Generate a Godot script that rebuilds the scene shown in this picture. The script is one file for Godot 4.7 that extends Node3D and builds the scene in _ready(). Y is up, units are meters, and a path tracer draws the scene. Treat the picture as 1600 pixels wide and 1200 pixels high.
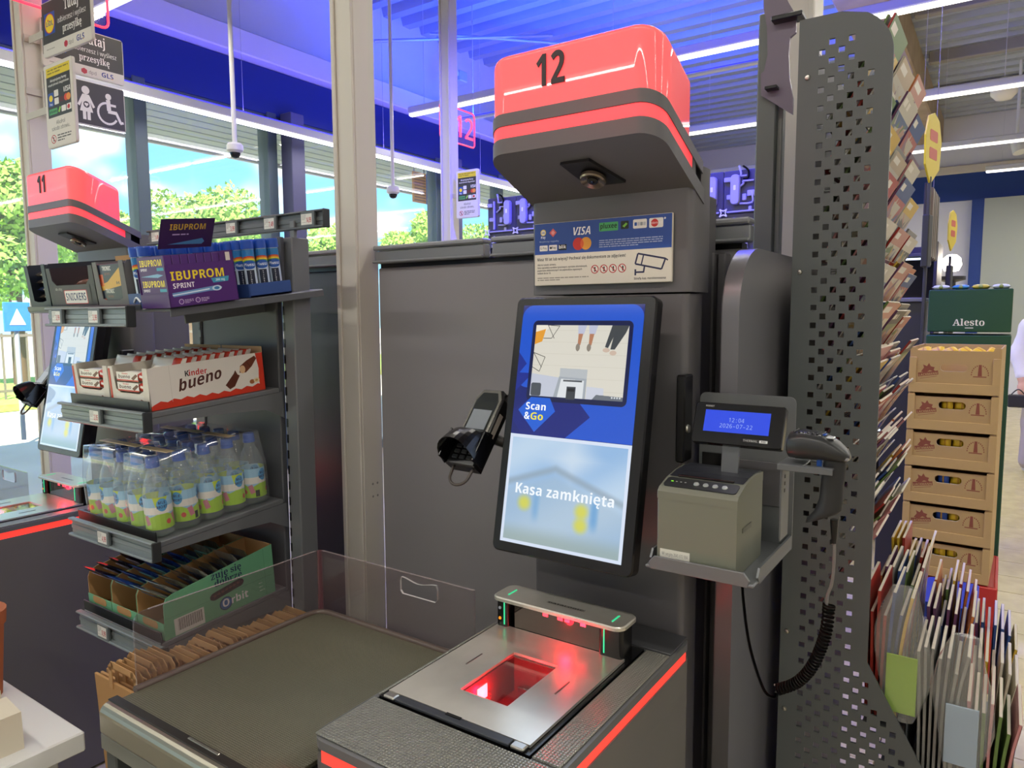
extends Node3D
# ---------- mesh builder: quads are given counter-clockwise seen from outside ----------
class MB:
	var v := PackedVector3Array()
	var n := PackedVector3Array()
	var t := PackedVector2Array()
	func tri(a: Vector3, b: Vector3, c: Vector3, na = null, nb = null, nc = null, ua := Vector2.ZERO, ub := Vector2.ZERO, uc := Vector2.ZERO):
		var f := (b - a).cross(c - a).normalized()
		v.append_array([a, c, b])
		n.append_array([f if na == null else na, f if nc == null else nc, f if nb == null else nb])
		t.append_array([ua, uc, ub])
	func quad(a: Vector3, b: Vector3, c: Vector3, d: Vector3, uv := Rect2(0, 0, 1, 1)):
		var f := (b - a).cross(c - a)
		if f.length_squared() < 1e-16: f = (c - a).cross(d - a)
		f = f.normalized()
		var p := uv.position
		var e := uv.end
		v.append_array([a, c, b, a, d, c])
		n.append_array([f, f, f, f, f, f])
		var A := Vector2(p.x, e.y)
		var C := Vector2(e.x, p.y)
		t.append_array([A, C, Vector2(e.x, e.y), A, Vector2(p.x, p.y), C])
	func qo(a: Vector3, b: Vector3, c: Vector3, d: Vector3, out: Vector3):
		if (b - a).cross(c - a).dot(out) >= 0.0: quad(a, b, c, d)
		else: quad(a, d, c, b)
	func box(c: Vector3, s: Vector3, bev := 0.0, xf := Transform3D.IDENTITY) -> MB:
		var h := s * 0.5
		bev = minf(bev, minf(h.x, minf(h.y, h.z)) * 0.98)
		var P := func(sg: Vector3, ax: int) -> Vector3:
			var q := sg * (h - Vector3.ONE * bev)
			q[ax] = sg[ax] * h[ax]
			return xf * (c + q)
		for ax in 3:
			var b := (ax + 1) % 3
			var d := (ax + 2) % 3
			for s0 in [-1.0, 1.0]:
				var o := Vector3.ZERO
				o[ax] = s0
				var k := []
				for q in [[-1.0, -1.0], [1.0, -1.0], [1.0, 1.0], [-1.0, 1.0]]:
					var sg := Vector3.ZERO
					sg[ax] = s0
					sg[b] = q[0]
					sg[d] = q[1]
					k.append(P.call(sg, ax))
				qo(k[0], k[1], k[2], k[3], xf.basis * o)
				if bev > 0.0:
					for s1 in [-1.0, 1.0]:
						var m := []
						for s2 in [-1.0, 1.0]:
							var sg := Vector3.ZERO
							sg[ax] = s0
							sg[b] = s1
							sg[d] = s2
							m.append([P.call(sg, ax), P.call(sg, b)])
						var e := Vector3.ZERO
						e[ax] = s0
						e[b] = s1
						qo(m[0][0], m[0][1], m[1][1], m[1][0], xf.basis * e)
		if bev > 0.0:
			for x in [-1.0, 1.0]:
				for y in [-1.0, 1.0]:
					for z in [-1.0, 1.0]:
						var sg := Vector3(x, y, z)
						var a: Vector3 = P.call(sg, 0)
						var b: Vector3 = P.call(sg, 1)
						var d: Vector3 = P.call(sg, 2)
						if (b - a).cross(d - a).dot(xf.basis * sg) >= 0.0: tri(a, b, d)
						else: tri(a, d, b)
		return self
	# polygon in xy (counter-clockwise) from z0 to z1; bev rounds the z1 rim
	func prism(poly: PackedVector2Array, z0: float, z1: float, xf := Transform3D.IDENTITY, bev := 0.0, smooth := false) -> MB:
		var m := poly.size()
		var area := 0.0
		for i in m: area += poly[i].cross(poly[(i + 1) % m])
		var pl := poly.duplicate()
		if area < 0.0: pl.reverse()
		var nr := PackedVector2Array()
		for i in m:
			var e0 := (pl[i] - pl[(i + m - 1) % m]).normalized()
			var e1 := (pl[(i + 1) % m] - pl[i]).normalized()
			var nn := (Vector2(e0.y, -e0.x) + Vector2(e1.y, -e1.x))
			nr.append(nn.normalized() / maxf(0.4, nn.length() * 0.5))
		var top := PackedVector2Array()
		for i in m: top.append(pl[i] - nr[i] * bev)
		var zb := z1 - bev
		var idx := Geometry2D.triangulate_polygon(pl)
		for k in range(0, idx.size(), 3):
			var i0 := idx[k]
			var i1 := idx[k + 1]
			var i2 := idx[k + 2]
			if (pl[i1] - pl[i0]).cross(pl[i2] - pl[i0]) < 0.0:
				var sw := i1
				i1 = i2
				i2 = sw
			tri(xf * Vector3(top[i0].x, top[i0].y, z1), xf * Vector3(top[i1].x, top[i1].y, z1), xf * Vector3(top[i2].x, top[i2].y, z1))
			tri(xf * Vector3(pl[i0].x, pl[i0].y, z0), xf * Vector3(pl[i2].x, pl[i2].y, z0), xf * Vector3(pl[i1].x, pl[i1].y, z0))
		for i in m:
			var j := (i + 1) % m
			_wall(pl[i], pl[j], pl[i], pl[j], z0, zb, nr[i], nr[j], xf, smooth)
			if bev > 0.0: _wall(pl[i], pl[j], top[i], top[j], zb, z1, nr[i], nr[j], xf, smooth)
		return self
	func _wall(a: Vector2, b: Vector2, c: Vector2, d: Vector2, z0: float, z1: float, na: Vector2, nb: Vector2, xf: Transform3D, smooth: bool):
		var A := xf * Vector3(a.x, a.y, z0)
		var B := xf * Vector3(b.x, b.y, z0)
		var C := xf * Vector3(d.x, d.y, z1)
		var D := xf * Vector3(c.x, c.y, z1)
		if smooth:
			var up := 0.0 if a == c else 0.7
			var n0 := (xf.basis * Vector3(na.x, na.y, up)).normalized()
			var n1 := (xf.basis * Vector3(nb.x, nb.y, up)).normalized()
			tri(A, B, C, n0, n1, n1)
			tri(A, C, D, n0, n1, n0)
		else: quad(A, B, C, D)
	# stack of equal-length rings (closed loops), optional caps
	func loft(rings: Array, cap0 := true, cap1 := true, smooth := true) -> MB:
		var m: int = rings[0].size()
		var cs := []
		for r in rings:
			var s := Vector3.ZERO
			for p in r: s += p
			cs.append(s / m)
		var flip := false
		var ax: Vector3 = cs[cs.size() - 1] - cs[0]
		var chk: Vector3 = (rings[0][1] - rings[0][0]).cross(ax)
		if chk.dot(rings[0][0] - cs[0]) < 0.0: flip = true
		for k in rings.size() - 1:
			for i in m:
				var j := (i + 1) % m
				var a: Vector3 = rings[k][i]
				var b: Vector3 = rings[k][j]
				var c: Vector3 = rings[k + 1][j]
				var d: Vector3 = rings[k + 1][i]
				if flip:
					var w := a
					a = b
					b = w
					w = c
					c = d
					d = w
				if smooth:
					var q := 1 if flip else 0
					var na := _rn(rings, cs, k, j if flip else i)
					var nb := _rn(rings, cs, k, i if flip else j)
					var nc := _rn(rings, cs, k + 1, i if flip else j)
					var nd := _rn(rings, cs, k + 1, j if flip else i)
					tri(a, b, c, na, nb, nc)
					tri(a, c, d, na, nc, nd)
				else: quad(a, b, c, d)
		for e in 2:
			if (e == 0 and not cap0) or (e == 1 and not cap1): continue
			var r: Array = rings[0] if e == 0 else rings[rings.size() - 1]
			var c: Vector3 = cs[0] if e == 0 else cs[cs.size() - 1]
			var out: Vector3 = -ax if e == 0 else ax
			for i in m:
				var a: Vector3 = r[i]
				var b: Vector3 = r[(i + 1) % m]
				if (a - c).cross(b - c).dot(out) >= 0.0: tri(c, a, b)
				else: tri(c, b, a)
		return self
	func _rn(rings: Array, cs: Array, k: int, i: int) -> Vector3:
		var m: int = rings[0].size()
		var tan: Vector3 = rings[k][(i + 1) % m] - rings[k][(i + m - 1) % m]
		var up: Vector3 = rings[mini(k + 1, rings.size() - 1)][i] - rings[maxi(k - 1, 0)][i]
		var q := tan.cross(up)
		if q.length_squared() < 1e-18: q = rings[k][i] - cs[k]
		if q.dot(rings[k][i] - cs[k]) < 0.0: q = -q
		return q.normalized()
	func tube(pts: Array, r, sides := 8, caps := true) -> MB:
		var rings := []
		var ref := Vector3.UP
		for i in pts.size():
			var d: Vector3 = (pts[mini(i + 1, pts.size() - 1)] - pts[maxi(i - 1, 0)]).normalized()
			if absf(d.dot(ref)) > 0.95: ref = Vector3.RIGHT if absf(d.x) < 0.9 else Vector3.FORWARD
			var a := d.cross(ref).normalized()
			var b := a.cross(d).normalized()
			ref = b
			var rr: float = r[i] if r is Array else r
			var ring := []
			for k in sides:
				var q := TAU * k / sides
				ring.append(pts[i] + (a * cos(q) + b * sin(q)) * rr)
			rings.append(ring)
		return loft(rings, caps, caps)
	# profile of (radius, y); flat along the profile, smooth round the axis
	func lathe(prof: Array, sides := 16, xf := Transform3D.IDENTITY, smooth := false) -> MB:
		for k in prof.size() - 1:
			var p: Vector2 = prof[k]
			var q: Vector2 = prof[k + 1]
			var dn := Vector2(q.y - p.y, p.x - q.x).normalized()
			var n0 := dn
			var n1 := dn
			if smooth:
				if k > 0:
					var w: Vector2 = prof[k - 1]
					n0 = (dn + Vector2(p.y - w.y, w.x - p.x).normalized()).normalized()
				if k < prof.size() - 2:
					var w: Vector2 = prof[k + 2]
					n1 = (dn + Vector2(w.y - q.y, q.x - w.x).normalized()).normalized()
			for i in sides:
				var a := TAU * i / sides
				var b := TAU * (i + 1) / sides
				var ca := Vector3(cos(a), 0, -sin(a))
				var cb := Vector3(cos(b), 0, -sin(b))
				var A := xf * (ca * p.x + Vector3.UP * p.y)
				var B := xf * (cb * p.x + Vector3.UP * p.y)
				var C := xf * (cb * q.x + Vector3.UP * q.y)
				var D := xf * (ca * q.x + Vector3.UP * q.y)
				var f := func(c: Vector3, nn: Vector2) -> Vector3: return (xf.basis * (c * nn.x + Vector3.UP * nn.y)).normalized()
				if p.x > 1e-6: tri(A, B, C, f.call(ca, n0), f.call(cb, n0), f.call(cb, n1))
				if q.x > 1e-6: tri(A, C, D, f.call(ca, n0), f.call(cb, n1), f.call(ca, n1))
		return self
	func mesh() -> ArrayMesh:
		var a := []
		a.resize(Mesh.ARRAY_MAX)
		a[Mesh.ARRAY_VERTEX] = v
		a[Mesh.ARRAY_NORMAL] = n
		a[Mesh.ARRAY_TEX_UV] = t
		var m := ArrayMesh.new()
		m.add_surface_from_arrays(Mesh.PRIMITIVE_TRIANGLES, a)
		return m

# ---------- flat print: a small drawing canvas for texture images ----------
class Canvas:
	static var fonts := {}
	var im: Image
	var W: int
	var H: int
	func _init(w: int, h: int, c: Color):
		W = w
		H = h
		im = Image.create(w, h, false, Image.FORMAT_RGBA8)
		im.fill(c)
	func rect(x: float, y: float, w: float, h: float, c: Color): im.fill_rect(Rect2i(roundi(x), roundi(y), maxi(1, roundi(w)), maxi(1, roundi(h))), c)
	func tri(a: Vector2, b: Vector2, c: Vector2, col: Color):
		var y0 := maxi(0, ceili(minf(a.y, minf(b.y, c.y)) - 0.5))
		var y1 := mini(H - 1, floori(maxf(a.y, maxf(b.y, c.y)) - 0.5))
		var e := [a, b, c]
		for y in range(y0, y1 + 1):
			var yc := y + 0.5
			var lo := 1e9
			var hi := -1e9
			for i in 3:
				var p: Vector2 = e[i]
				var q: Vector2 = e[(i + 1) % 3]
				if (p.y <= yc) != (q.y <= yc):
					var x := p.x + (yc - p.y) / (q.y - p.y) * (q.x - p.x)
					lo = minf(lo, x)
					hi = maxf(hi, x)
			var x0 := ceili(lo - 0.5)
			var x1 := floori(hi - 0.5)
			if x1 >= x0: im.fill_rect(Rect2i(x0, y, x1 - x0 + 1, 1), col)
	func poly(pts: Array, col: Color):
		var p := PackedVector2Array(pts)
		var idx := Geometry2D.triangulate_polygon(p)
		for k in range(0, idx.size(), 3): tri(p[idx[k]], p[idx[k + 1]], p[idx[k + 2]], col)
	func disc(x: float, y: float, r: float, c: Color, ry := -1.0):
		if ry < 0: ry = r
		var q := []
		for i in 28: q.append(Vector2(x + r * cos(TAU * i / 28), y + ry * sin(TAU * i / 28)))
		poly(q, c)
	func line(a: Vector2, b: Vector2, w: float, c: Color):
		var d := (b - a).normalized().orthogonal() * w * 0.5
		tri(a + d, b + d, b - d, c)
		tri(a + d, b - d, a - d, c)
	func rrect(x: float, y: float, w: float, h: float, r: float, c: Color):
		rect(x + r, y, w - 2 * r, h, c)
		rect(x, y + r, w, h - 2 * r, c)
		for q in [Vector2(x + r, y + r), Vector2(x + w - r, y + r), Vector2(x + r, y + h - r), Vector2(x + w - r, y + h - r)]: disc(q.x, q.y, r, c)
	# baseline at (x, y), capitals h high; al 0 left, 1 centre, 2 right; fit = widest allowed
	func text(s: String, x: float, y: float, h: float, c: Color, al := 0, face := "sansb", fit := 0.0, shear := 0.0, slope := 0.0):
		if not fonts.has(face):
			var f := SystemFont.new()
			f.font_names = PackedStringArray(["Droid Serif" if face.begins_with("serif") else "Droid Sans Mono" if face.begins_with("mono") else "Droid Sans"])
			f.font_weight = 700 if face.ends_with("b") else 400
			fonts[face] = f
		var m := TextMesh.new()
		m.font = fonts[face]
		m.font_size = 64
		m.pixel_size = 0.01
		m.depth = 0.0
		m.curve_step = 3.0 if h < 40 else 1.5
		m.text = s
		m.horizontal_alignment = HORIZONTAL_ALIGNMENT_LEFT
		var a := m.get_mesh_arrays()
		var vs: PackedVector3Array = a[Mesh.ARRAY_VERTEX]
		if vs.is_empty(): return
		var lo := 1e9
		var hi := -1e9
		for p in vs:
			lo = minf(lo, p.x)
			hi = maxf(hi, p.x)
		var k := h / 0.46
		var kx := k
		if fit > 0.0: kx = fit / (hi - lo)
		var off := x - (lo if al == 0 else (lo + hi) * 0.5 if al == 1 else hi) * kx
		var ix = a[Mesh.ARRAY_INDEX]
		var P := PackedVector2Array()
		for p in vs:
			var yy := (p.y + 0.22) * k
			var xx := off + p.x * kx
			P.append(Vector2(xx + yy * shear, y - yy + (xx - x) * slope))
		if ix == null: ix = range(vs.size())
		for q in range(0, ix.size(), 3): tri(P[ix[q]], P[ix[q + 1]], P[ix[q + 2]], c)
	# lines of small print too small to read: rows of word-long dashes
	func greek(x: float, y: float, w: float, rows: int, lh: float, c: Color, sd := 1):
		var r := RandomNumberGenerator.new()
		r.seed = sd
		for i in rows:
			var p := x
			var stop := x + w * (1.0 if i < rows - 1 else r.randf_range(0.3, 0.8))
			while p < stop:
				var l := minf(r.randf_range(1.2, 4.5) * lh * 0.7, stop - p)
				rect(p, y + i * lh, l, lh * 0.45, c)
				p += l + lh * 0.35
	func tex() -> ImageTexture:
		return ImageTexture.create_from_image(im)

# ---------- naming, materials, nodes ----------
var used := {}
var mats := {}
var rng := RandomNumberGenerator.new()
func numbered(called: String) -> String:
	if not used.has(called):
		used[called] = 0
		return called
	used[called] += 1
	return "%s_%03d" % [called, used[called]]
func V(x: float, y: float, z: float) -> Vector3: return Vector3(x, y, z)
func C(h: String) -> Color: return Color.html(h)
func thing(called: String, label: String, category: String, at := Vector3.ZERO, turn := 0.0, group := "") -> Node3D:
	var o := Node3D.new()
	o.name = numbered(called)
	add_child(o)
	o.position = at
	o.rotation.y = turn
	tag(o, label, category, group)
	return o
func tag(o: Node, label: String, category: String, group := ""):
	o.set_meta("label", label)
	o.set_meta("category", category)
	if group: o.set_meta("group", group)
func put(mb, called: String, m: Material, parent: Node = null, xf := Transform3D.IDENTITY) -> MeshInstance3D:
	var o := MeshInstance3D.new()
	o.mesh = mb.mesh() if mb is MB else mb
	o.material_override = m
	o.transform = xf
	if parent == null:
		o.name = numbered(called)
		add_child(o)
	else:
		o.name = called
		parent.add_child(o, true)
	return o
func struct(mb, called: String, m: Material, xf := Transform3D.IDENTITY) -> MeshInstance3D:
	var o := put(mb, called, m, null, xf)
	o.set_meta("kind", "structure")
	return o
func mat(c: String, rough := 0.6, metal := 0.0, opt := {}) -> StandardMaterial3D:
	var key := "%s|%s|%s|%s" % [c, rough, metal, opt]
	if mats.has(key): return mats[key]
	var m := StandardMaterial3D.new()
	m.albedo_color = C(c)
	m.roughness = rough
	m.metallic = metal
	for k in opt: m.set(k, opt[k])
	mats[key] = m
	return m
func glow(c: String, e: float, base := "ffffff") -> StandardMaterial3D:
	return mat(base, 0.35, 0.0, {"emission_enabled": true, "emission": C(c), "emission_energy_multiplier": e})
func clear(c: String, alpha: float, rough := 0.03) -> StandardMaterial3D:
	var m := mat(c, rough, 0.0, {"transparency": BaseMaterial3D.TRANSPARENCY_ALPHA})
	m.albedo_color.a = alpha
	return m
func printed(cv: Canvas, rough := 0.5, glow_e := 0.0, opt := {}) -> StandardMaterial3D:
	var m := StandardMaterial3D.new()
	m.albedo_texture = cv.tex()
	m.roughness = rough
	m.texture_repeat = false
	if glow_e > 0.0:
		m.albedo_color = Color(0.03, 0.03, 0.03)
		m.albedo_texture = null
		m.emission_enabled = true
		m.emission = Color.BLACK
		m.emission_texture = cv.tex()
		m.emission_energy_multiplier = glow_e
	for k in opt: m.set(k, opt[k])
	return m
func noise_tex(freq: float, c0: String, c1: String, size := 256, seed_ := 1, normal := false, bump := 2.0) -> NoiseTexture2D:
	var f := FastNoiseLite.new()
	f.seed = seed_
	f.frequency = freq
	f.fractal_octaves = 4
	var t := NoiseTexture2D.new()
	t.noise = f
	t.width = size
	t.height = size
	t.seamless = true
	if normal:
		t.as_normal_map = true
		t.bump_strength = bump
	else:
		var g := Gradient.new()
		g.set_color(0, C(c0))
		g.set_color(1, C(c1))
		t.color_ramp = g
	return t
func tri_mat(tex: Texture2D, scale: float, rough: float, metal := 0.0, tint := "ffffff") -> StandardMaterial3D:
	var m := StandardMaterial3D.new()
	m.albedo_color = C(tint)
	m.albedo_texture = tex
	m.uv1_triplanar = true
	m.uv1_world_triplanar = true
	m.uv1_scale = Vector3.ONE * scale
	m.roughness = rough
	m.metallic = metal
	return m
# a printed rectangle w x h in the xy plane of xf, facing +z
func face(w: float, h: float, xf := Transform3D.IDENTITY, uv := Rect2(0, 0, 1, 1)) -> MB:
	var b := MB.new()
	b.quad(xf * V(-w / 2, -h / 2, 0), xf * V(w / 2, -h / 2, 0), xf * V(w / 2, h / 2, 0), xf * V(-w / 2, h / 2, 0), uv)
	return b
func rr(w: float, h: float, r: float, seg := 5, cx := 0.0, cy := 0.0) -> PackedVector2Array:
	var p := PackedVector2Array()
	var cs := [Vector2(w / 2 - r, h / 2 - r), Vector2(-w / 2 + r, h / 2 - r), Vector2(-w / 2 + r, -h / 2 + r), Vector2(w / 2 - r, -h / 2 + r)]
	for i in 4:
		for k in seg + 1:
			var a := PI / 2 * (i + float(k) / seg)
			p.append(cs[i] + Vector2(cos(a), sin(a)) * r + Vector2(cx, cy))
	return p
func bx(c: Vector3, s: Vector3, bev := 0.0) -> MB: return MB.new().box(c, s, bev)
func T(x: float, y: float, z: float, rx := 0.0, ry := 0.0, rz := 0.0) -> Transform3D:
	return Transform3D(Basis.from_euler(Vector3(deg_to_rad(rx), deg_to_rad(ry), deg_to_rad(rz))), Vector3(x, y, z))
# basis whose local z points along world +x (a face looking right), y stays up
func side_x(p: Vector3) -> Transform3D: return Transform3D(Basis(Vector3(0, 0, -1), Vector3.UP, Vector3(1, 0, 0)), p)
func up_y(p: Vector3) -> Transform3D: return Transform3D(Basis(Vector3.RIGHT, Vector3(0, 0, -1), Vector3.UP), p)
func lamp_area(p: Vector3, size: Vector2, e: float, c := "ffffff", rx := -90.0, ry := 0.0):
	var l := AreaLight3D.new()
	l.name = numbered("area_lamp")
	l.area_size = size
	l.light_energy = e
	l.light_color = C(c)
	l.area_range = 40.0
	l.area_attenuation = 2.0
	l.shadow_enabled = true
	l.area_normalize_energy = true
	l.transform = T(p.x, p.y, p.z, rx, ry)
	add_child(l)
var DG: StandardMaterial3D      # charcoal powder coat
var BK: StandardMaterial3D      # black plastic
var WH: StandardMaterial3D      # white paint
var ST: StandardMaterial3D      # brushed steel
func _ready():
	rng.seed = 7
	# ---- camera ----
	var cam := Camera3D.new()
	cam.name = "camera"
	cam.position = V(0, 1.546, 0)
	cam.rotation = Vector3(-0.0954725, 0.5978642, -0.0046809)
	cam.fov = rad_to_deg(2.0 * atan(600.0 / 1129.86))
	cam.near = 0.02
	cam.far = 300.0
	cam.current = true
	add_child(cam)
	# ---- sky, sun, exposure ----
	var env := Environment.new()
	env.background_mode = Environment.BG_SKY
	env.sky = make_sky()
	env.background_energy_multiplier = 2.0
	env.tonemap_mode = Environment.TONE_MAPPER_LINEAR
	env.tonemap_exposure = 1.0
	env.sdfgi_enabled = true
	env.ssao_enabled = true
	env.ssil_enabled = true
	var we := WorldEnvironment.new()
	we.name = "world_environment"
	we.environment = env
	add_child(we)
	var sun := DirectionalLight3D.new()
	sun.name = "sun"
	sun.look_at_from_position(Vector3.ZERO, V(-0.45, -0.75, -0.35), Vector3.UP)
	sun.light_energy = 6.0
	sun.light_color = C("fff3dc")
	sun.light_angular_distance = 0.6
	sun.shadow_enabled = true
	add_child(sun)
	# ---- the row lights of the shop ----
	var spots := []
	ceiling_lights()
	# ---- shared materials ----
	DG = mat("636163", 0.42, 0.0, {"normal_enabled": true, "normal_texture": noise_tex(0.35, "", "", 256, 5, true, 1.0), "normal_scale": 0.12, "uv1_triplanar": true, "uv1_scale": Vector3.ONE * 6.0})
	BK = mat("0d0d0f", 0.3)
	WH = mat("dedbd4", 0.5)
	ST = mat("b9b6ae", 0.28, 1.0)
	outdoors()
	shell()
	partition_and_posts()
	for lane in 2:
		var dx := -2.04 * lane
		kiosk(dx, lane)
		counter(dx, lane)
		bagging(dx, lane)
		card_terminal(dx, lane)
	printer_group()
	rack()
	shelf_unit()
	goods()
	signs()
	led_wall()
	far_aisle()
	corner_table()

func make_sky() -> Sky:
	var im := Image.create(1024, 512, false, Image.FORMAT_RGBA8)
	var f := FastNoiseLite.new()
	f.seed = 11
	f.frequency = 1.6
	f.fractal_octaves = 5
	for y in 512:
		var el := PI / 2 - PI * (y + 0.5) / 512.0
		for x in 1024:
			var az := TAU * (x + 0.5) / 1024.0
			var d := Vector3(cos(el) * cos(az), sin(el), cos(el) * sin(az))
			var h := clampf(d.y, 0.0, 1.0)
			var c := Color(0.62, 0.88, 0.97).lerp(Color(0.30, 0.62, 0.90), sqrt(h))
			var q := d / (absf(d.y) + 0.25)
			var k := smoothstep(0.05, 0.34, f.get_noise_3d(q.x, q.z, 0.3) + 0.1)
			c = c.lerp(Color(1, 1, 1), k * 0.9)
			im.set_pixel(x, y, c)
	var m := PanoramaSkyMaterial.new()
	m.panorama = ImageTexture.create_from_image(im)
	var s := Sky.new()
	s.sky_material = m
	return s

const ROWS := [[-5.2, 5.8, -5.78], [-5.2, 5.8, -8.2], [-5.2, 5.8, -2.65], [-5.2, 5.8, 0.35], [-5.2, 5.8, 3.2], [-5.2, 5.8, -10.8], [-0.36, 5.8, -12.9]]
func ceiling_lights():
	var body := mat("c9c9cc", 0.5)
	var tube := glow("fff8ea", 3.2)
	var which := ["over the second row behind the checkout heads", "in the third row towards the far wall", "in the row nearest the shop windows post", "over the customer side of the checkouts", "in the front row behind the viewer", "in the fourth row towards the far wall", "in the last row by the far wall"]
	for i in ROWS.size():
		var r: Array = ROWS[i]
		var o := thing("linear_light", "long white LED line light %s" % which[i], "light", V((r[0] + r[1]) / 2, 3.6, r[2]), 0, "LED line lights")
		var L: float = r[1] - r[0]
		put(bx(V(0, 0.045, 0), V(L, 0.07, 0.07), 0.008), "housing", body, o)
		put(bx(V(0, 0, 0), V(L - 0.02, 0.03, 0.06), 0.01), "diffuser", tube, o)
		var n := int(L / 1.9)
		for k in n + 1:
			var x := -L / 2 + 0.2 + (L - 0.4) * k / n
			put(MB.new().tube([V(x, 0.08, 0), V(x, 1.318, 0)], 0.002, 5), "suspension_wire", body, o)
		for k in 3: lamp_area(V(r[0] + L * (k + 0.5) / 3.0, 3.575, r[2]), Vector2(L / 3.0 - 0.1, 0.06), 3.6, "fffaf0")
	# the line light along the windows, with its blue uplight
	var w := thing("linear_light", "long LED line light running along the shop windows", "light", V(-5.5, 3.2, -6.5), 0, "LED line lights")
	put(bx(V(0, 0.045, 0), V(0.07, 0.07, 9.0), 0.008), "housing", body, w)
	put(bx(V(0, 0, 0), V(0.06, 0.03, 8.98), 0.01), "diffuser", glow("f4f0ff", 3.2), w)
	for k in 6: put(MB.new().tube([V(0, 0.08, -4.3 + k * 1.7), V(0, 1.718, -4.3 + k * 1.7)], 0.002, 5), "suspension_wire", body, w)
	for k in 2: lamp_area(V(-5.5, 3.175, -4.3 - k * 4.4), Vector2(0.06, 4.3), 2.0, "f4f0ff")
	put(bx(V(0, 0.086, 0), V(0.04, 0.012, 8.9), 0.003), "blue_uplight_strip", glow("3a35ff", 2.0, "303080"), w)
	for k in 2: lamp_area(V(-5.5, 3.30, -4.3 - k * 4.4), Vector2(0.05, 4.3), 3.0, "4a40ff", 90.0)
	# blue uplight on top of the row light behind the heads
	var u := thing("uplight_bar", "slim blue LED uplight bar above the second light row", "light", V(-3.4, 3.72, -6.6))
	put(bx(V(0, 0, 0), V(3.6, 0.03, 0.05), 0.008), "housing", body, u)
	put(bx(V(0, 0.02, 0), V(3.5, 0.012, 0.035), 0.003), "led_strip", glow("2f30ff", 2.0, "303080"), u)
	for k in 2: put(MB.new().tube([V(-1.6 + 3.2 * k, 0.0, 0), V(-1.6 + 3.2 * k, 1.198, 0)], 0.003, 5), "suspension_wire", body, u)
	lamp_area(V(-3.4, 3.76, -6.6), Vector2(3.5, 0.04), 30.0, "0c46ff", 90.0)

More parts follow.
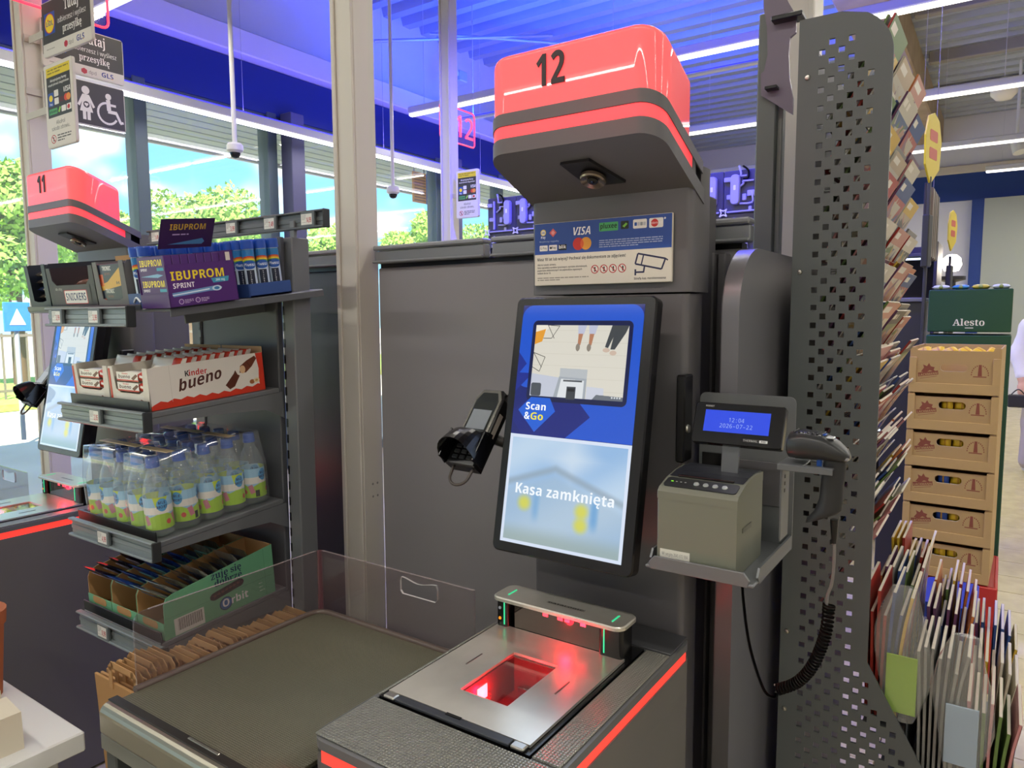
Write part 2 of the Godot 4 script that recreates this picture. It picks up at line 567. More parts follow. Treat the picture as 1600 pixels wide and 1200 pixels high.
func shell():
	# floor: slab with separate tiles where they can be told apart
	var grout := tri_mat(noise_tex(0.05, "aca085", "b8ac90", 256, 3), 0.7, 0.5)
	var fl := struct(bx(V(0.5, -0.06, -5.5), V(13.4, 0.1, 21.4)), "floor", grout)
	var tm := []
	for c in ["cfbf90", "d4c597", "cabb8c"]: tm.append(tri_mat(noise_tex(0.03, "e6e6e6", "ffffff", 256, 9), 0.9, 0.22, 0.0, c))
	var tile := MB.new().box(V(0, -0.006, 0), V(0.596, 0.012, 0.296), 0.002).mesh()
	for i in 6:
		for j in 42:
			var o := put(tile, "tile", tm[(i * 7 + j * 3) % 3], fl)
			o.position = V(-1.2 + 0.6 * i, 0.002, -2.2 - 0.3 * j)
	# ceiling: profiled steel deck, ribs along x
	var dk := MB.new()
	var z := -16.0
	while z < 5.2:
		var p := [[0.0, 4.92], [0.12, 4.92], [0.17, 5.05], [0.27, 5.05], [0.32, 4.92]]
		for k in 4: dk.quad(V(-6.2, p[k][1], z + p[k][0]), V(7.2, p[k][1], z + p[k][0]), V(7.2, p[k + 1][1], z + p[k + 1][0]), V(-6.2, p[k + 1][1], z + p[k + 1][0]))
		z += 0.32
	dk.box(V(0.5, 5.12, -5.4), V(13.4, 0.1, 21.6))
	struct(dk, "ceiling", mat("a9b0b6", 0.35, 0.35))
	var beam := tri_mat(noise_tex(0.02, "a8937a", "bda88f", 256, 4), 0.5, 0.8)
	var k2 := 0
	for bz in [-1.3, 4.6]:
		k2 += 1
		struct(bx(V(bz, 4.72, -5.5), V(0.45, 0.46, 21.0), 0.02), "trim_%d" % k2, beam)
	for bzz in [-3.9, -9.4, -11.2, -13.0]:
		k2 += 1
		struct(bx(V(3.0 if bzz < -9 else 0.5, 4.86, bzz), V(8.0 if bzz < -9 else 13.0, 0.16, 0.12), 0.01), "trim_%d" % k2, mat("9a968e", 0.7))
	# walls
	var wl := mat("d9d8da", 0.7)
	struct(bx(V(0.5, 2.5, 5.1), V(13.4, 5.2, 0.2)), "wall_front", wl)
	struct(bx(V(7.1, 2.5, -5.5), V(0.2, 5.2, 21.4)), "wall_right", wl)
	struct(bx(V(0.5, 2.5, -15.2), V(13.4, 5.2, 0.2)), "wall_back", wl)
	k2 += 1
	struct(bx(V(0.5, 4.02, -15.05), V(13.0, 0.14, 0.1), 0.01), "trim_%d" % k2, mat("c9bfae", 0.6))
	k2 += 1
	struct(bx(V(0.5, 3.72, -15.06), V(13.0, 0.46, 0.06)), "trim_%d" % k2, mat("16387c", 0.6))
	k2 += 1
	struct(bx(V(3.3, 2.2, -14.9), V(7.4, 2.55, 0.06)), "trim_%d" % k2, mat("a3a89c", 0.7))
	k2 += 1
	struct(bx(V(-0.48, 2.2, -14.92), V(0.2, 2.55, 0.08)), "trim_%d" % k2, mat("16387c", 0.6))
	# left wall above and below the windows: solid part up high, blue fascia, white ledge
	struct(bx(V(-6.12, 4.3, -5.5), V(0.2, 1.66, 21.4)), "wall_left", mat("d6d6da", 0.6))
	k2 += 1
	struct(bx(V(-6.0, 3.69, -5.5), V(0.06, 0.43, 21.0), 0.004), "trim_%d" % k2, mat("0e2870", 0.5))
	k2 += 1
	struct(bx(V(-5.93, 4.02, -5.5), V(0.2, 0.22, 21.0), 0.012), "trim_%d" % k2, mat("dcdbe0", 0.5))
	# window bays
	var zs := [5.0, 3.6, 2.2, 0.8, -0.55, -1.95, -3.35, -4.65, -5.98, -7.15, -8.5, -9.85, -11.2, -12.55, -13.9, -15.1]
	var fr := mat("50605f", 0.45)
	var gl := clear("e8f4f2", 0.05)
	for i in zs.size() - 1:
		var a: float = zs[i]
		var b: float = zs[i + 1]
		var m := MB.new()
		m.box(V(-6.04, 1.75, a), V(0.16, 3.5, 0.11), 0.006)
		m.box(V(-6.04, 3.44, (a + b) / 2), V(0.1, 0.08, a - b), 0.004)
		m.box(V(-6.04, 0.05, (a + b) / 2), V(0.12, 0.1, a - b), 0.004)
		var w := struct(m, "window_%d" % (i + 1), fr)
		put(bx(V(-6.04, 1.75, (a + b) / 2), V(0.012, 3.36, a - b - 0.1)), "pane", gl, w)
		if i in [7, 9, 11, 13, 4]:
			put(bx(V(-5.86, 1.75, a - 0.16), V(0.16, 3.5, 0.16), 0.006), "steel_column", mat("4c4c62", 0.5), w)
	# rods under the deck
	var br := thing("roof_bracing", "crossed thin steel bracing rods under the blue lit deck", "bracing", V(-5.4, 4.6, -7.2))
	for q in [[V(-0.4, -0.1, 1.3), V(0.7, 0.3, -0.6)], [V(-0.3, 0.2, 0.5), V(1.9, 0.1, -1.4)], [V(0.2, 0.3, 0.9), V(-0.1, -0.3, 0.2)]]:
		put(MB.new().tube(q, 0.018, 6), "rod", mat("b9bcc6", 0.4, 0.3), br)
	put(bx(V(-0.1, -0.25, 0.2), V(0.14, 0.12, 0.14), 0.01), "joint", mat("b9bcc6", 0.4, 0.3), br)

func outdoors():
	var g := mat("b9b4a6", 0.9)
	struct(bx(V(-36.2, -0.12, -10), V(60, 0.1, 110)), "ground", tri_mat(noise_tex(0.02, "bcb7a8", "d4cfc0", 256, 21), 0.15, 0.9))
	put(bx(V(-17, 0.0, -8), V(6.0, 0.12, 100)), "lawn_strip", tri_mat(noise_tex(0.08, "7fa83f", "a8cc62", 256, 22), 0.5, 0.9)).set_meta("kind", "structure")
	# canopy over the pavement outside
	var cv := thing("entrance_canopy", "grey boarded canopy soffit outside above the shop windows", "canopy", V(-7.0, 3.55, -6))
	var bm := mat("9ea6a4", 0.6)
	for i in 8:
		put(bx(V(0.62 - 0.215 * i, 0, 0), V(0.2, 0.04, 30), 0.008), "soffit_board", bm, cv)
	put(bx(V(-1.05, 0.12, 0), V(0.06, 0.36, 30), 0.01), "edge_board", mat("c7c4b8", 0.6), cv)
	put(bx(V(-0.2, 0.06, 0), V(1.7, 0.03, 30)), "roof_sheet", bm, cv)
	# trees
	var leafs := [mat("8fb556", 0.7, 0.0, {"backlight_enabled": true, "backlight": C("5a7a20")}), mat("a4c65e", 0.7, 0.0, {"backlight_enabled": true, "backlight": C("6a8a28")}), mat("7fa64e", 0.7, 0.0, {"backlight_enabled": true, "backlight": C("4a6a1c")})]
	var spec := [[-18.00, -7.10, 5.83, 1.55, "tall green tree at the far left behind the left post"], [-24.30, -12.02, 7.41, 1.97, "tree crown seen between the left post and number 11 head"], [-31.50, -17.32, 8.14, 2.43, "loose tree crown right above the number 11 head"], [-18.00, -11.20, 5.38, 1.55, "round bushy tree at the left side of the second window"], [-24.30, -16.47, 6.81, 1.97, "bright green tree in the middle of the second window"], [-31.50, -23.45, 7.20, 2.43, "low leafy tree outside left of the purple column"], [-18.00, -15.30, 4.93, 1.55, "yellow green tree seen left of the wide white post"], [-24.30, -27.81, 8.14, 1.97, "tree in front of the pale house outside"], [-31.50, -40.95, 8.77, 2.43, "leafy tree outside behind the far payment notice"], [-18.00, -27.20, 6.72, 1.55, "farthest tree outside beside the video wall"], [-12.40, -2.10, 3.0, 1.30, "low bushy tree at the left picture edge"]]
	for i in spec.size():
		var s: Array = spec[i]
		var t := thing("tree", s[4], "tree", V(s[0], 0.0, s[1]), 0, "trees across the road")
		put(MB.new().tube([V(0, 0, 0), V(0.1, s[2] * 0.4, 0.05), V(0, s[2] * 0.75, 0)], [0.16, 0.12, 0.05], 7), "trunk", mat("5c4a38", 0.9), t)
		put(crown(s[2] * 0.56, s[3], 7000, i, 9), "foliage", leafs[i % 3], t)
		put(crown(s[2] * 0.56, s[3] * 0.97, 4000, i, 5), "foliage", leafs[(i + 2) % 3], t)
	# fence, house, road sign across the road
	var f := thing("fence", "dark railing fence standing across the road outside", "fence", V(-14.9, 0.06, -4))
	put(bx(V(0, 1.15, 0), V(0.04, 0.05, 14)), "top_rail", mat("6b675c", 0.7), f)
	put(bx(V(0, 0.15, 0), V(0.04, 0.05, 14)), "bottom_rail", mat("6b675c", 0.7), f)
	var rail := MB.new().box(V(0, 0.6, 0), V(0.03, 1.2, 0.03)).mesh()
	for i in 70: put(rail, "bar", mat("6b675c", 0.7), f).position = V(0, 0, -7 + i * 0.2)
	var h := thing("house", "pale house with grey windows across the road", "house", V(-46, 0, -59))
	h.scale = Vector3.ONE * 1.4
	put(bx(V(0, 2.9, 0), V(5, 5.8, 7), 0.02), "wall", mat("d8cfc0", 0.8), h)
	put(MB.new().prism(PackedVector2Array([Vector2(-2.9, 0), Vector2(2.9, 0), Vector2(0, 1.3)]), -3.8, 3.8, T(0, 5.8, 0)), "roof", mat("8f99a0", 0.7), h)
	for i in 3:
		for j in 2:
			var wn := put(bx(V(2.52, 2.2 + 1.9 * j, -2 + 2 * i), V(0.06, 1.1, 1.0), 0.01), "window", mat("e9e9e6", 0.5), h)
			for q in 3: put(bx(V(2.56, 1.87 + 1.9 * j + 0.33 * q, -2 + 2 * i), V(0.03, 0.26, 0.8)), "pane", mat("5f7686", 0.1), wn)
	var bb := thing("hanging_banner", "orange and blue advertising board hanging under the canopy", "banner", V(-6.6, 3.25, -7.5))
	put(bx(V(0, 0, 0), V(0.03, 0.4, 0.26), 0.006), "orange_board", mat("d99a3c", 0.6), bb)
	put(bx(V(0, 0, -0.2), V(0.03, 0.4, 0.12), 0.006), "blue_board", mat("1b62c8", 0.6), bb)
	for i in 10: put(bx(V(0.018, -0.17 + i * 0.038, 0), V(0.008, 0.014, 0.22), 0.002), "slat", mat("8a5a2c", 0.6), bb)
	for q in [-0.1, 0.1]: put(bx(V(0, 0.237, q), V(0.012, 0.078, 0.012)), "hanger", mat("8a8a88", 0.5), bb)
	var rs := thing("road_sign", "blue square road sign on a thin grey pole outside", "road sign", V(-10.2, 0, -4.0))
	put(MB.new().tube([V(0, 0, 0), V(0, 1.75, 0)], 0.03, 8), "pole", mat("9aa6ac", 0.5), rs)
	put(bx(V(0.04, 1.55, 0), V(0.02, 0.36, 0.3), 0.006), "plate", mat("2f80d0", 0.5), rs)
	put(MB.new().prism(PackedVector2Array([Vector2(-0.09, -0.1), Vector2(0.09, -0.1), Vector2(0, 0.1)]), 0, 0.004, side_x(V(0.051, 1.55, 0))), "white_symbol", mat("eef2f4", 0.5), rs)

func crown(y: float, r: float, n: int, sd: int, lump: int) -> MB:
	var g := RandomNumberGenerator.new()
	g.seed = 100 + sd
	var b := MB.new()
	var blobs := []
	for i in 9: blobs.append([V(g.randf_range(-0.6, 0.6) * r, y + g.randf_range(-0.7, 0.75) * r, g.randf_range(-0.6, 0.6) * r), r * g.randf_range(0.35, 0.6)])
	for i in n:
		var q: Array = blobs[i % lump]
		var d := V(g.randfn(), g.randfn(), g.randfn()).normalized()
		var p: Vector3 = q[0] + d * q[1] * g.randf_range(0.7, 1.05)
		var u := V(g.randfn(), g.randfn(), g.randfn()).normalized()
		var w := d.cross(u).normalized()
		u = (d * 0.5 + u).normalized()
		var s := g.randf_range(0.05, 0.13) * (r / 1.6)
		b.tri(p - w * s * 0.5, p + u * s, p + w * s * 0.5)
		b.tri(p - w * s * 0.5, p + w * s * 0.5, p - u * s * 0.7)
	return b
func partition_and_posts():
	var p := thing("lane_partition", "tall charcoal partition panel behind the large red checkout head", "partition", V(0, 0, -1.66))
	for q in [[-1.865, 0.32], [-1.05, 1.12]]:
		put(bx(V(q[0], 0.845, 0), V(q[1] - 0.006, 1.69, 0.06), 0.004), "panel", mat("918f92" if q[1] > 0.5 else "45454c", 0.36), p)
	for q in [[-1.865, 0.31], [-1.05, 1.11]]: put(bx(V(q[0], 1.697, 0), V(q[1], 0.014, 0.04)), "top_channel", BK, p)
	for q in [[-2.02, -1.712], [-1.608, -1.19], [-1.165, -0.47]]:
		var r := put(bx(V((q[0] + q[1]) / 2, 1.722, 0.03), V(q[1] - q[0], 0.036, 0.03), 0.003), "rail", mat("84878a", 0.4, 0.2), p)
		put(bx(V((q[0] + q[1]) / 2, 1.749, 0.03), V(q[1] - q[0], 0.014, 0.045), 0.004), "rail_lip", mat("94979a", 0.4, 0.2), r)
		put(bx(V((q[0] + q[1]) / 2, 1.707, 0.036), V(q[1] - q[0], 0.008, 0.04), 0.003), "rail_lip", mat("94979a", 0.4, 0.2), r)
	# dark slabs right of the column
	put(bx(V(-0.545, 0.84, 0.06), V(0.018, 1.68, 0.05), 0.003), "edge_strip", DG, p)
	put(bx(V(-0.524, 0.84, 0.05), V(0.018, 1.68, 0.04), 0.003), "edge_strip", DG, p)
	put(bx(V(-0.5, 0.82, 0.03), V(0.02, 1.64, 0.02), 0.003), "edge_strip", BK, p)
	# side plate with the rounded front corner
	var sp := thing("side_plate", "charcoal side plate with rounded top corner between kiosk and perforated panel", "plate", V(-0.447, 0, -1.66))
	var pl := PackedVector2Array([Vector2(-0.45, 0.0), Vector2(0.245, 0.0)])
	for k in 13:
		var a := PI / 2 * k / 12.0
		pl.append(Vector2(0.245 - 0.13 + 0.13 * cos(a), 1.68 - 0.13 + 0.13 * sin(a)))
	pl.append(Vector2(-0.45, 1.68))
	put(MB.new().prism(pl, -0.018, 0.018, Transform3D(Basis(V(0, 0, 1), V(0, 1, 0), V(-1, 0, 0)), Vector3.ZERO), 0.003, true), "plate", mat("77777c", 0.35, 0.3), sp)
	# white square posts
	var wp := mat("d2cdc2", 0.45)
	var spec := [[-1.66, -1.6, 0.088, 4.9, "wide white steel post standing in front of the charcoal partition"], [-3.74, -1.6, 0.09, 4.9, "white steel post carrying notices behind the number 11 head"], [-3.52, -4.35, 0.095, 4.9, "slim white post far behind, carrying one payment notice"], [-0.56, -2.35, 0.12, 4.9, "white post rising behind the top of the perforated panel"]]
	for i in 4:
		var s: Array = spec[i]
		var o := thing("steel_post", s[4], "post", V(s[0], 0, s[1]), 0, "white steel posts")
		var w: float = s[2]
		put(bx(V(0, s[3] / 2, 0), V(w, s[3], w), 0.004), "shaft", wp, o)
		put(bx(V(-w * 0.5 + 0.008, s[3] / 2, w * 0.5 + 0.004), V(0.016, s[3], 0.008), 0.002), "edge_strip", wp, o)
		put(bx(V(w * 0.5 - 0.008, s[3] / 2, w * 0.5 + 0.004), V(0.016, s[3], 0.008), 0.002), "edge_strip", wp, o)
		put(bx(V(0, 0.01, 0), V(w - 0.004 if i == 0 else w + 0.08, 0.02, w + 0.08), 0.004), "foot_plate", wp, o)
		if i == 0:
			for k in 2:
				for j in 2: put(MB.new().lathe([Vector2(0, 0.001), Vector2(0.004, 0.0)], 8, T(w / 2 + 0.0005, 0.98 + 0.04 * j, -0.015 + 0.02 * k, 0, 0, -90)), "screw", mat("8e8b84", 0.5), o)
	# dark post with the curved plate
	var d := thing("sign_stand", "dark steel post with curved concave side plate beside the perforated panel", "stand", V(-0.545, 0, -2.0))
	put(bx(V(0, 1.16, 0), V(0.05, 2.32, 0.03), 0.003), "post", mat("646a66", 0.45), d)
	put(bx(V(0.028, 1.16, -0.02), V(0.02, 2.32, 0.03), 0.003), "post_rim", mat("848a86", 0.45), d)
	var cp := PackedVector2Array()
	for k in 9:
		var t := k / 8.0
		cp.append(Vector2(-0.01 + 0.02 * sin(PI * t), 2.06 + 0.12 * t) if k < 5 else Vector2(0.005 + 0.012 * sin(PI * t), 2.06 + 0.5 * t))
	cp = PackedVector2Array([Vector2(0.07, 2.05), Vector2(0.07, 2.09), Vector2(0.06, 2.14), Vector2(0.056, 2.2), Vector2(0.058, 2.24), Vector2(0.072, 2.25), Vector2(0.072, 2.29), Vector2(0.05, 2.33), Vector2(0.01, 2.45), Vector2(-0.01, 2.5), Vector2(-0.01, 2.33), Vector2(0.0, 2.28), Vector2(0.004, 2.21), Vector2(-0.004, 2.17), Vector2(-0.012, 2.165), Vector2(-0.01, 2.11), Vector2(0.03, 2.08)])
	put(MB.new().prism(cp, 0.02, 0.03), "curved_plate", mat("726878", 0.4), d)
	put(bx(V(0.055, 2.285, 0.035), V(0.075, 0.012, 0.05), 0.002), "arm", BK, d)
	put(bx(V(0.02, 2.12, 0.04), V(0.03, 0.008, 0.03), 0.001), "stub", BK, d)

const SL := 0.42
func sheared(w: float, z0: float, z1: float, r: float, y0: float, y1: float, bev := 0.0) -> MB:
	# a slab with rounded front corners whose levels fall towards the back by SL
	var b := MB.new()
	var pl := []
	for p in [Vector2(-w / 2, z0), Vector2(w / 2, z0)]: pl.append(p)
	for k in 9:
		var a := PI / 2 * k / 8.0
		pl.append(Vector2(w / 2 - r + r * cos(a), z1 - r + r * sin(a)))
	for k in 9:
		var a := PI / 2 + PI / 2 * k / 8.0
		pl.append(Vector2(-w / 2 + r + r * cos(a), z1 - r + r * sin(a)))
	var rings := []
	var lv := [[0.0, y0], [0.0, y1 - bev]]
	if bev > 0.0:
		for k in 5:
			var a := PI / 2 * (k + 1) / 5.0
			lv.append([bev * (1.0 - cos(a)), y1 - bev + bev * sin(a)])
	for l in lv:
		var ring := []
		var c := Vector2(0, (z0 + z1) / 2)
		for p in pl:
			var q: Vector2 = c + (p - c) * Vector2(1.0 - 2.0 * l[0] / w, 1.0 - 2.0 * l[0] / (z1 - z0))
			ring.append(V(q.x, l[1] - SL * (z1 - q.y), q.y))
		rings.append(ring)
	return b.loft(rings)

var shared := {}
func kiosk(dx: float, lane: int):
	var o := thing("checkout_kiosk", ["self checkout kiosk numbered 12 with large glowing red head and touchscreen", "smaller looking self checkout kiosk numbered 11 with glowing red head at left"][lane], "kiosk", V(-0.69 + dx, 0, -1.36), 0, "self checkout kiosks")
	if shared.is_empty():
		shared.sign = printed(pay_sign(), 0.4)
		shared.scr = printed(screen_art(), 0.08, 1.05, {"clearcoat_enabled": true, "clearcoat": 0.6, "clearcoat_roughness": 0.03})
	# column: front cover with rounded edges, upper cover, back spine
	var cp := PackedVector2Array()
	for p in rr(0.356, 0.09, 0.014, 4, 0.0, 0.045): cp.append(p)
	put(MB.new().prism(cp, 0.0, 1.585, up_y2(), 0.0, true), "column", DG, o)
	put(MB.new().prism(rr(0.366, 0.11, 0.014, 4, 0.0, 0.055), 1.589, 1.835, up_y2(), 0.0, true), "upper_cover", DG, o)
	put(bx(V(0, 0.9, -0.16), V(0.30, 1.8, 0.16), 0.004), "spine", DG, o)
	# head
	var hd := put(sheared(0.37, -0.06, 0.17, 0.045, 1.859, 1.888), "head_base", DG, o)
	put(sheared(0.366, 0.005, 0.168, 0.043, 1.888, 1.913), "red_light_band", glow("ff2233", 0.80, "ff6a70"), hd)
	put(sheared(0.37, -0.05, 0.17, 0.045, 1.912, 1.935), "grey_band", DG, hd)
	put(sheared(0.366, -0.045, 0.0051, 0.002, 1.79, 1.862), "back_block", DG, hd)
	var dome := mat("cf7474", 0.5, 0.0, {"emission_enabled": true, "emission": C("ff3040"), "emission_energy_multiplier": 0.72, "clearcoat_enabled": true, "clearcoat": 0.6, "clearcoat_roughness": 0.015})
	put(sheared(0.364, 0.02, 0.168, 0.045, 1.934, 2.05, 0.016), "red_light_dome", dome, hd)
	# number
	var num := TextMesh.new()
	var f := SystemFont.new()
	f.font_names = PackedStringArray(["Droid Sans"])
	f.font_weight = 700
	num.font = f
	num.text = ["12", "11"][lane]
	num.font_size = 64
	num.pixel_size = 0.01
	num.depth = 0.1
	num.curve_step = 1.0
	var bn := Basis.from_scale(V(0.092, 0.125, 0.02))
	put(num, "number", mat("2c2c2e", 0.5), hd, Transform3D(bn, V(-0.032, 1.999, 0.1695)))
	# added red lamp in front of the head, stands in for its glow
	var l := OmniLight3D.new()
	l.name = "head_lamp"
	l.light_color = C("ff2030")
	l.light_energy = 0.02
	l.light_size = 0.08
	l.omni_range = 12.0
	l.omni_attenuation = 2.0
	l.shadow_enabled = true
	l.position = o.position + V(0, 2.02, 0.42)
	add_child(l)
	# camera recess under the head
	var ca := put(slope_plate(0.105, 0.085, 0.003), "camera_recess", mat("1c1b1c", 0.4), hd, T(0.0, 1.859 - SL * 0.085 - 0.0035, 0.085, rad_to_deg(atan(-SL))))
	put(MB.new().lathe([Vector2(0.0, -0.004), Vector2(0.012, -0.004), Vector2(0.024, -0.009), Vector2(0.026, -0.006), Vector2(0.026, 0.0)], 28, T(0.012, 1.859 - SL * 0.088 - 0.012, 0.080, -24.0)), "camera_ring", mat("8e8272", 0.25, 0.8), hd)
	put(MB.new().lathe([Vector2(0.0, -0.013), Vector2(0.007, -0.011), Vector2(0.011, -0.007), Vector2(0.011, 0.0)], 20, T(0.012, 1.859 - SL * 0.088 - 0.012, 0.080, -24.0)), "lens", mat("08080c", 0.05), hd)
	# payment sign
	var sg := put(bx(V(-0.01, 1.675, 0.0065), V(0.316, 0.133, 0.007), 0.001), "payment_sign", mat("dcd6c8", 0.5), o)
	put(face(0.314, 0.131, T(-0.01, 1.675, 0.0104)), "sign_print", shared.sign, sg)
	# touchscreen on its arm
	var tilt := rad_to_deg(atan2(0.10, 0.51))
	var mx := T(-0.005, 1.322, 0.125, -tilt)
	var mon := put(MB.new().prism(rr(0.314, 0.524, 0.014, 5), -0.016, 0.012, Transform3D.IDENTITY, 0.003, true), "touchscreen", mat("141416", 0.25), o, mx)
	put(MB.new().prism(rr(0.29, 0.49, 0.02, 4), -0.04, -0.016), "screen_back", BK, mon)
	put(face(0.272, 0.486, T(-0.002, 0.002, 0.0126)), "display", shared.scr, mon)
	var dl := AreaLight3D.new()
	dl.name = "display_lamp"
	dl.area_size = Vector2(0.26, 0.48)
	dl.light_energy = 0.05
	dl.light_color = C("b9d4ff")
	dl.area_range = 12.0
	dl.area_attenuation = 2.0
	dl.shadow_enabled = true
	dl.transform = o.transform * mx * T(0, 0, 0.016, 0, 180)
	add_child(dl)
	put(bx(V(0, 1.33, 0.05), V(0.12, 0.12, 0.1), 0.006), "screen_arm", BK, o)
	# side key box right of the screen
	var kb := put(bx(V(0.183, 1.345, 0.022), V(0.018, 0.17, 0.044), 0.003), "key_box", BK, o)
	put(MB.new().lathe([Vector2(0, 0.003), Vector2(0.008, 0.003), Vector2(0.009, 0.0)], 14, T(0.192, 1.325, 0.026, 0, 0, -90)), "key_lock", ST, kb)
	# terminal bracket left of the column
	put(bx(V(-0.205, 1.295, -0.02), V(0.06, 0.1, 0.012), 0.002), "terminal_plate", DG, o)
	put(MB.new().tube([V(-0.2, 1.30, -0.01), V(-0.2, 1.305, 0.03)], 0.016, 12), "terminal_arm", BK, o)

func up_y2() -> Transform3D: return Transform3D(Basis(Vector3.RIGHT, V(0, 0, -1), V(0, 1, 0)), Vector3.ZERO)
func slope_plate(w: float, d: float, h: float) -> MB:
	var b := MB.new()
	b.prism(PackedVector2Array([Vector2(-w * 0.35, d / 2), Vector2(w * 0.25, d / 2), Vector2(w * 0.62, -d / 2), Vector2(-w * 0.15, -d / 2)]), -h, h, Transform3D(Basis(V(1, 0, 0), V(0, 0, 1), V(0, -1, 0)), Vector3.ZERO))
	return b

func no_sign(c: Canvas, x: float, y: float, r: float, k := 0):
	c.disc(x, y, r, C("b3282d"))
	c.disc(x, y, r * 0.8, C("e4dfd3"))
	c.rect(x - r * 0.16 + k * r * 0.06, y - r * 0.55, r * 0.34, r * 1.1, C("2a2a2a"))
	c.line(Vector2(x - r * 0.6, y - r * 0.6), Vector2(x + r * 0.6, y + r * 0.6), r * 0.2, C("b3282d"))

func shop_logo(c: Canvas, x: float, y: float, s: float):
	c.rect(x - s, y - s, 2 * s, 2 * s, C("1d4fa8"))
	c.disc(x, y, s * 0.92, C("d6322c"))
	c.disc(x, y, s * 0.84, C("f2d324"))
	c.text("LiDL", x, y + s * 0.22, s * 0.46, C("1d3f98"), 1, "sansb", s * 1.3)
	c.disc(x - s * 0.25, y - s * 0.3, s * 0.1, C("d6322c"))

func pay_sign() -> Canvas:
	var c := Canvas.new(1400, 584, C("dcd6c8"))
	c.rect(0, 0, 1400, 292, C("2c4f9e"))
	c.disc(96, 84, 30, C("f2d324"))
	c.disc(96, 84, 24, C("e8e4d2"))
	c.text("Pay", 96, 140, 22, C("ffffff"), 1)
	c.text("LiDL", 96, 92, 14, C("1d3f98"), 1)
	c.poly([Vector2(205, 50), Vector2(245, 90), Vector2(205, 130), Vector2(165, 90)], C("e0605c"))
	c.poly([Vector2(205, 68), Vector2(227, 90), Vector2(205, 112), Vector2(183, 90)], C("f0a09a"))
	c.text("Bezpieczny i wygodny", 55, 176, 14, C("c9d6ee"), 0, "sans", 215)
	for i in 3:
		c.rrect(55 + 105 * i, 205, 90, 54, 8, C("f4f2ee") if i < 2 else C("101014"))
	c.text("G Pay", 100, 242, 22, C("3c3c3c"), 1, "sans", 74)
	c.disc(180, 232, 11, C("101010"))
	c.text("Pay", 216, 242, 22, C("101010"), 1, "sans", 46)
	c.text("blik", 310, 244, 32, C("ffffff"), 1)
	c.text("VISA", 510, 128, 72, C("ffffff"), 1, "sansb", 195, 0.2)
	c.disc(480, 210, 58, C("d8352c"))
	c.disc(560, 210, 58, C("f2a83c"))
	c.poly([Vector2(520, 168), Vector2(534, 190), Vector2(538, 210), Vector2(534, 230), Vector2(520, 252), Vector2(506, 230), Vector2(502, 210), Vector2(506, 190)], C("ee6a30"))
	c.rrect(698, 34, 190, 78, 6, C("4fb36a"))
	c.text("pluxee", 793, 88, 44, C("12261a"), 1, "sansb", 166)
	c.rrect(915, 34, 78, 72, 10, C("1d2a22"))
	c.poly([Vector2(930, 80), Vector2(965, 50), Vector2(982, 62), Vector2(950, 92)], C("7fc242"))
	c.rrect(1035, 30, 132, 80, 12, C("f1efea"))
	for i in 4: c.rrect(1048 + 28 * i, 56, 24, 30, 5, [C("1f57a8"), C("c9ccd0"), C("9aa0a6"), C("c9ccd0")][i])
	c.rrect(1188, 30, 132, 84, 12, C("f1efea"))
	c.disc(1240, 72, 34, C("d5312f"))
	c.text("edenred", 1254, 82, 22, C("ffffff"), 1, "sans", 116)
	c.text("*", 1335, 60, 30, C("ffffff"), 1)
	c.greek(698, 190, 620, 4, 19, C("a9b9dc"), 4)
	c.text("Masz 18 lat lub więcej? Pochwal się dokumentem ze zdjęciem!", 30, 352, 27, C("232323"), 0, "sansb", 935)
	c.text("Alkohol szkodzi zdrowiu.", 30, 398, 16, C("2c2c2c"), 0, "sansb", 210)
	c.text("Zakaz sprzedaży wyrobów tytoniowych, wyrobów alkoholowych,", 30, 425, 16, C("2c2c2c"), 0, "sansb", 545)
	c.text("papierosów elektronicznych lub pojemników zapasowych", 30, 452, 16, C("2c2c2c"), 0, "sansb", 490)
	c.text("osobom do lat 18.", 30, 478, 16, C("2c2c2c"), 0, "sansb", 150)
	c.greek(30, 512, 560, 2, 20, C("8d887c"), 6)
	for i in 4: no_sign(c, 655 + 92 * i, 452, 40, i)
	var nv := C("1d2148")
	var q := [Vector2(1085, 330), Vector2(1345, 385), Vector2(1310, 475), Vector2(1060, 420)]
	for i in 4: c.line(q[i], q[(i + 1) % 4], 15, nv)
	c.line(Vector2(1140, 342), Vector2(1118, 430), 12, nv)
	c.line(Vector2(1345, 385), Vector2(1368, 400), 12, nv)
	c.line(Vector2(1150, 440), Vector2(1140, 500), 15, nv)
	c.line(Vector2(1140, 495), Vector2(1065, 495), 15, nv)
	c.line(Vector2(1062, 468), Vector2(1062, 522), 15, nv)
	c.text("Strefa kas monitorowana", 1200, 560, 20, C("232323"), 1, "sansb", 300)
	return c

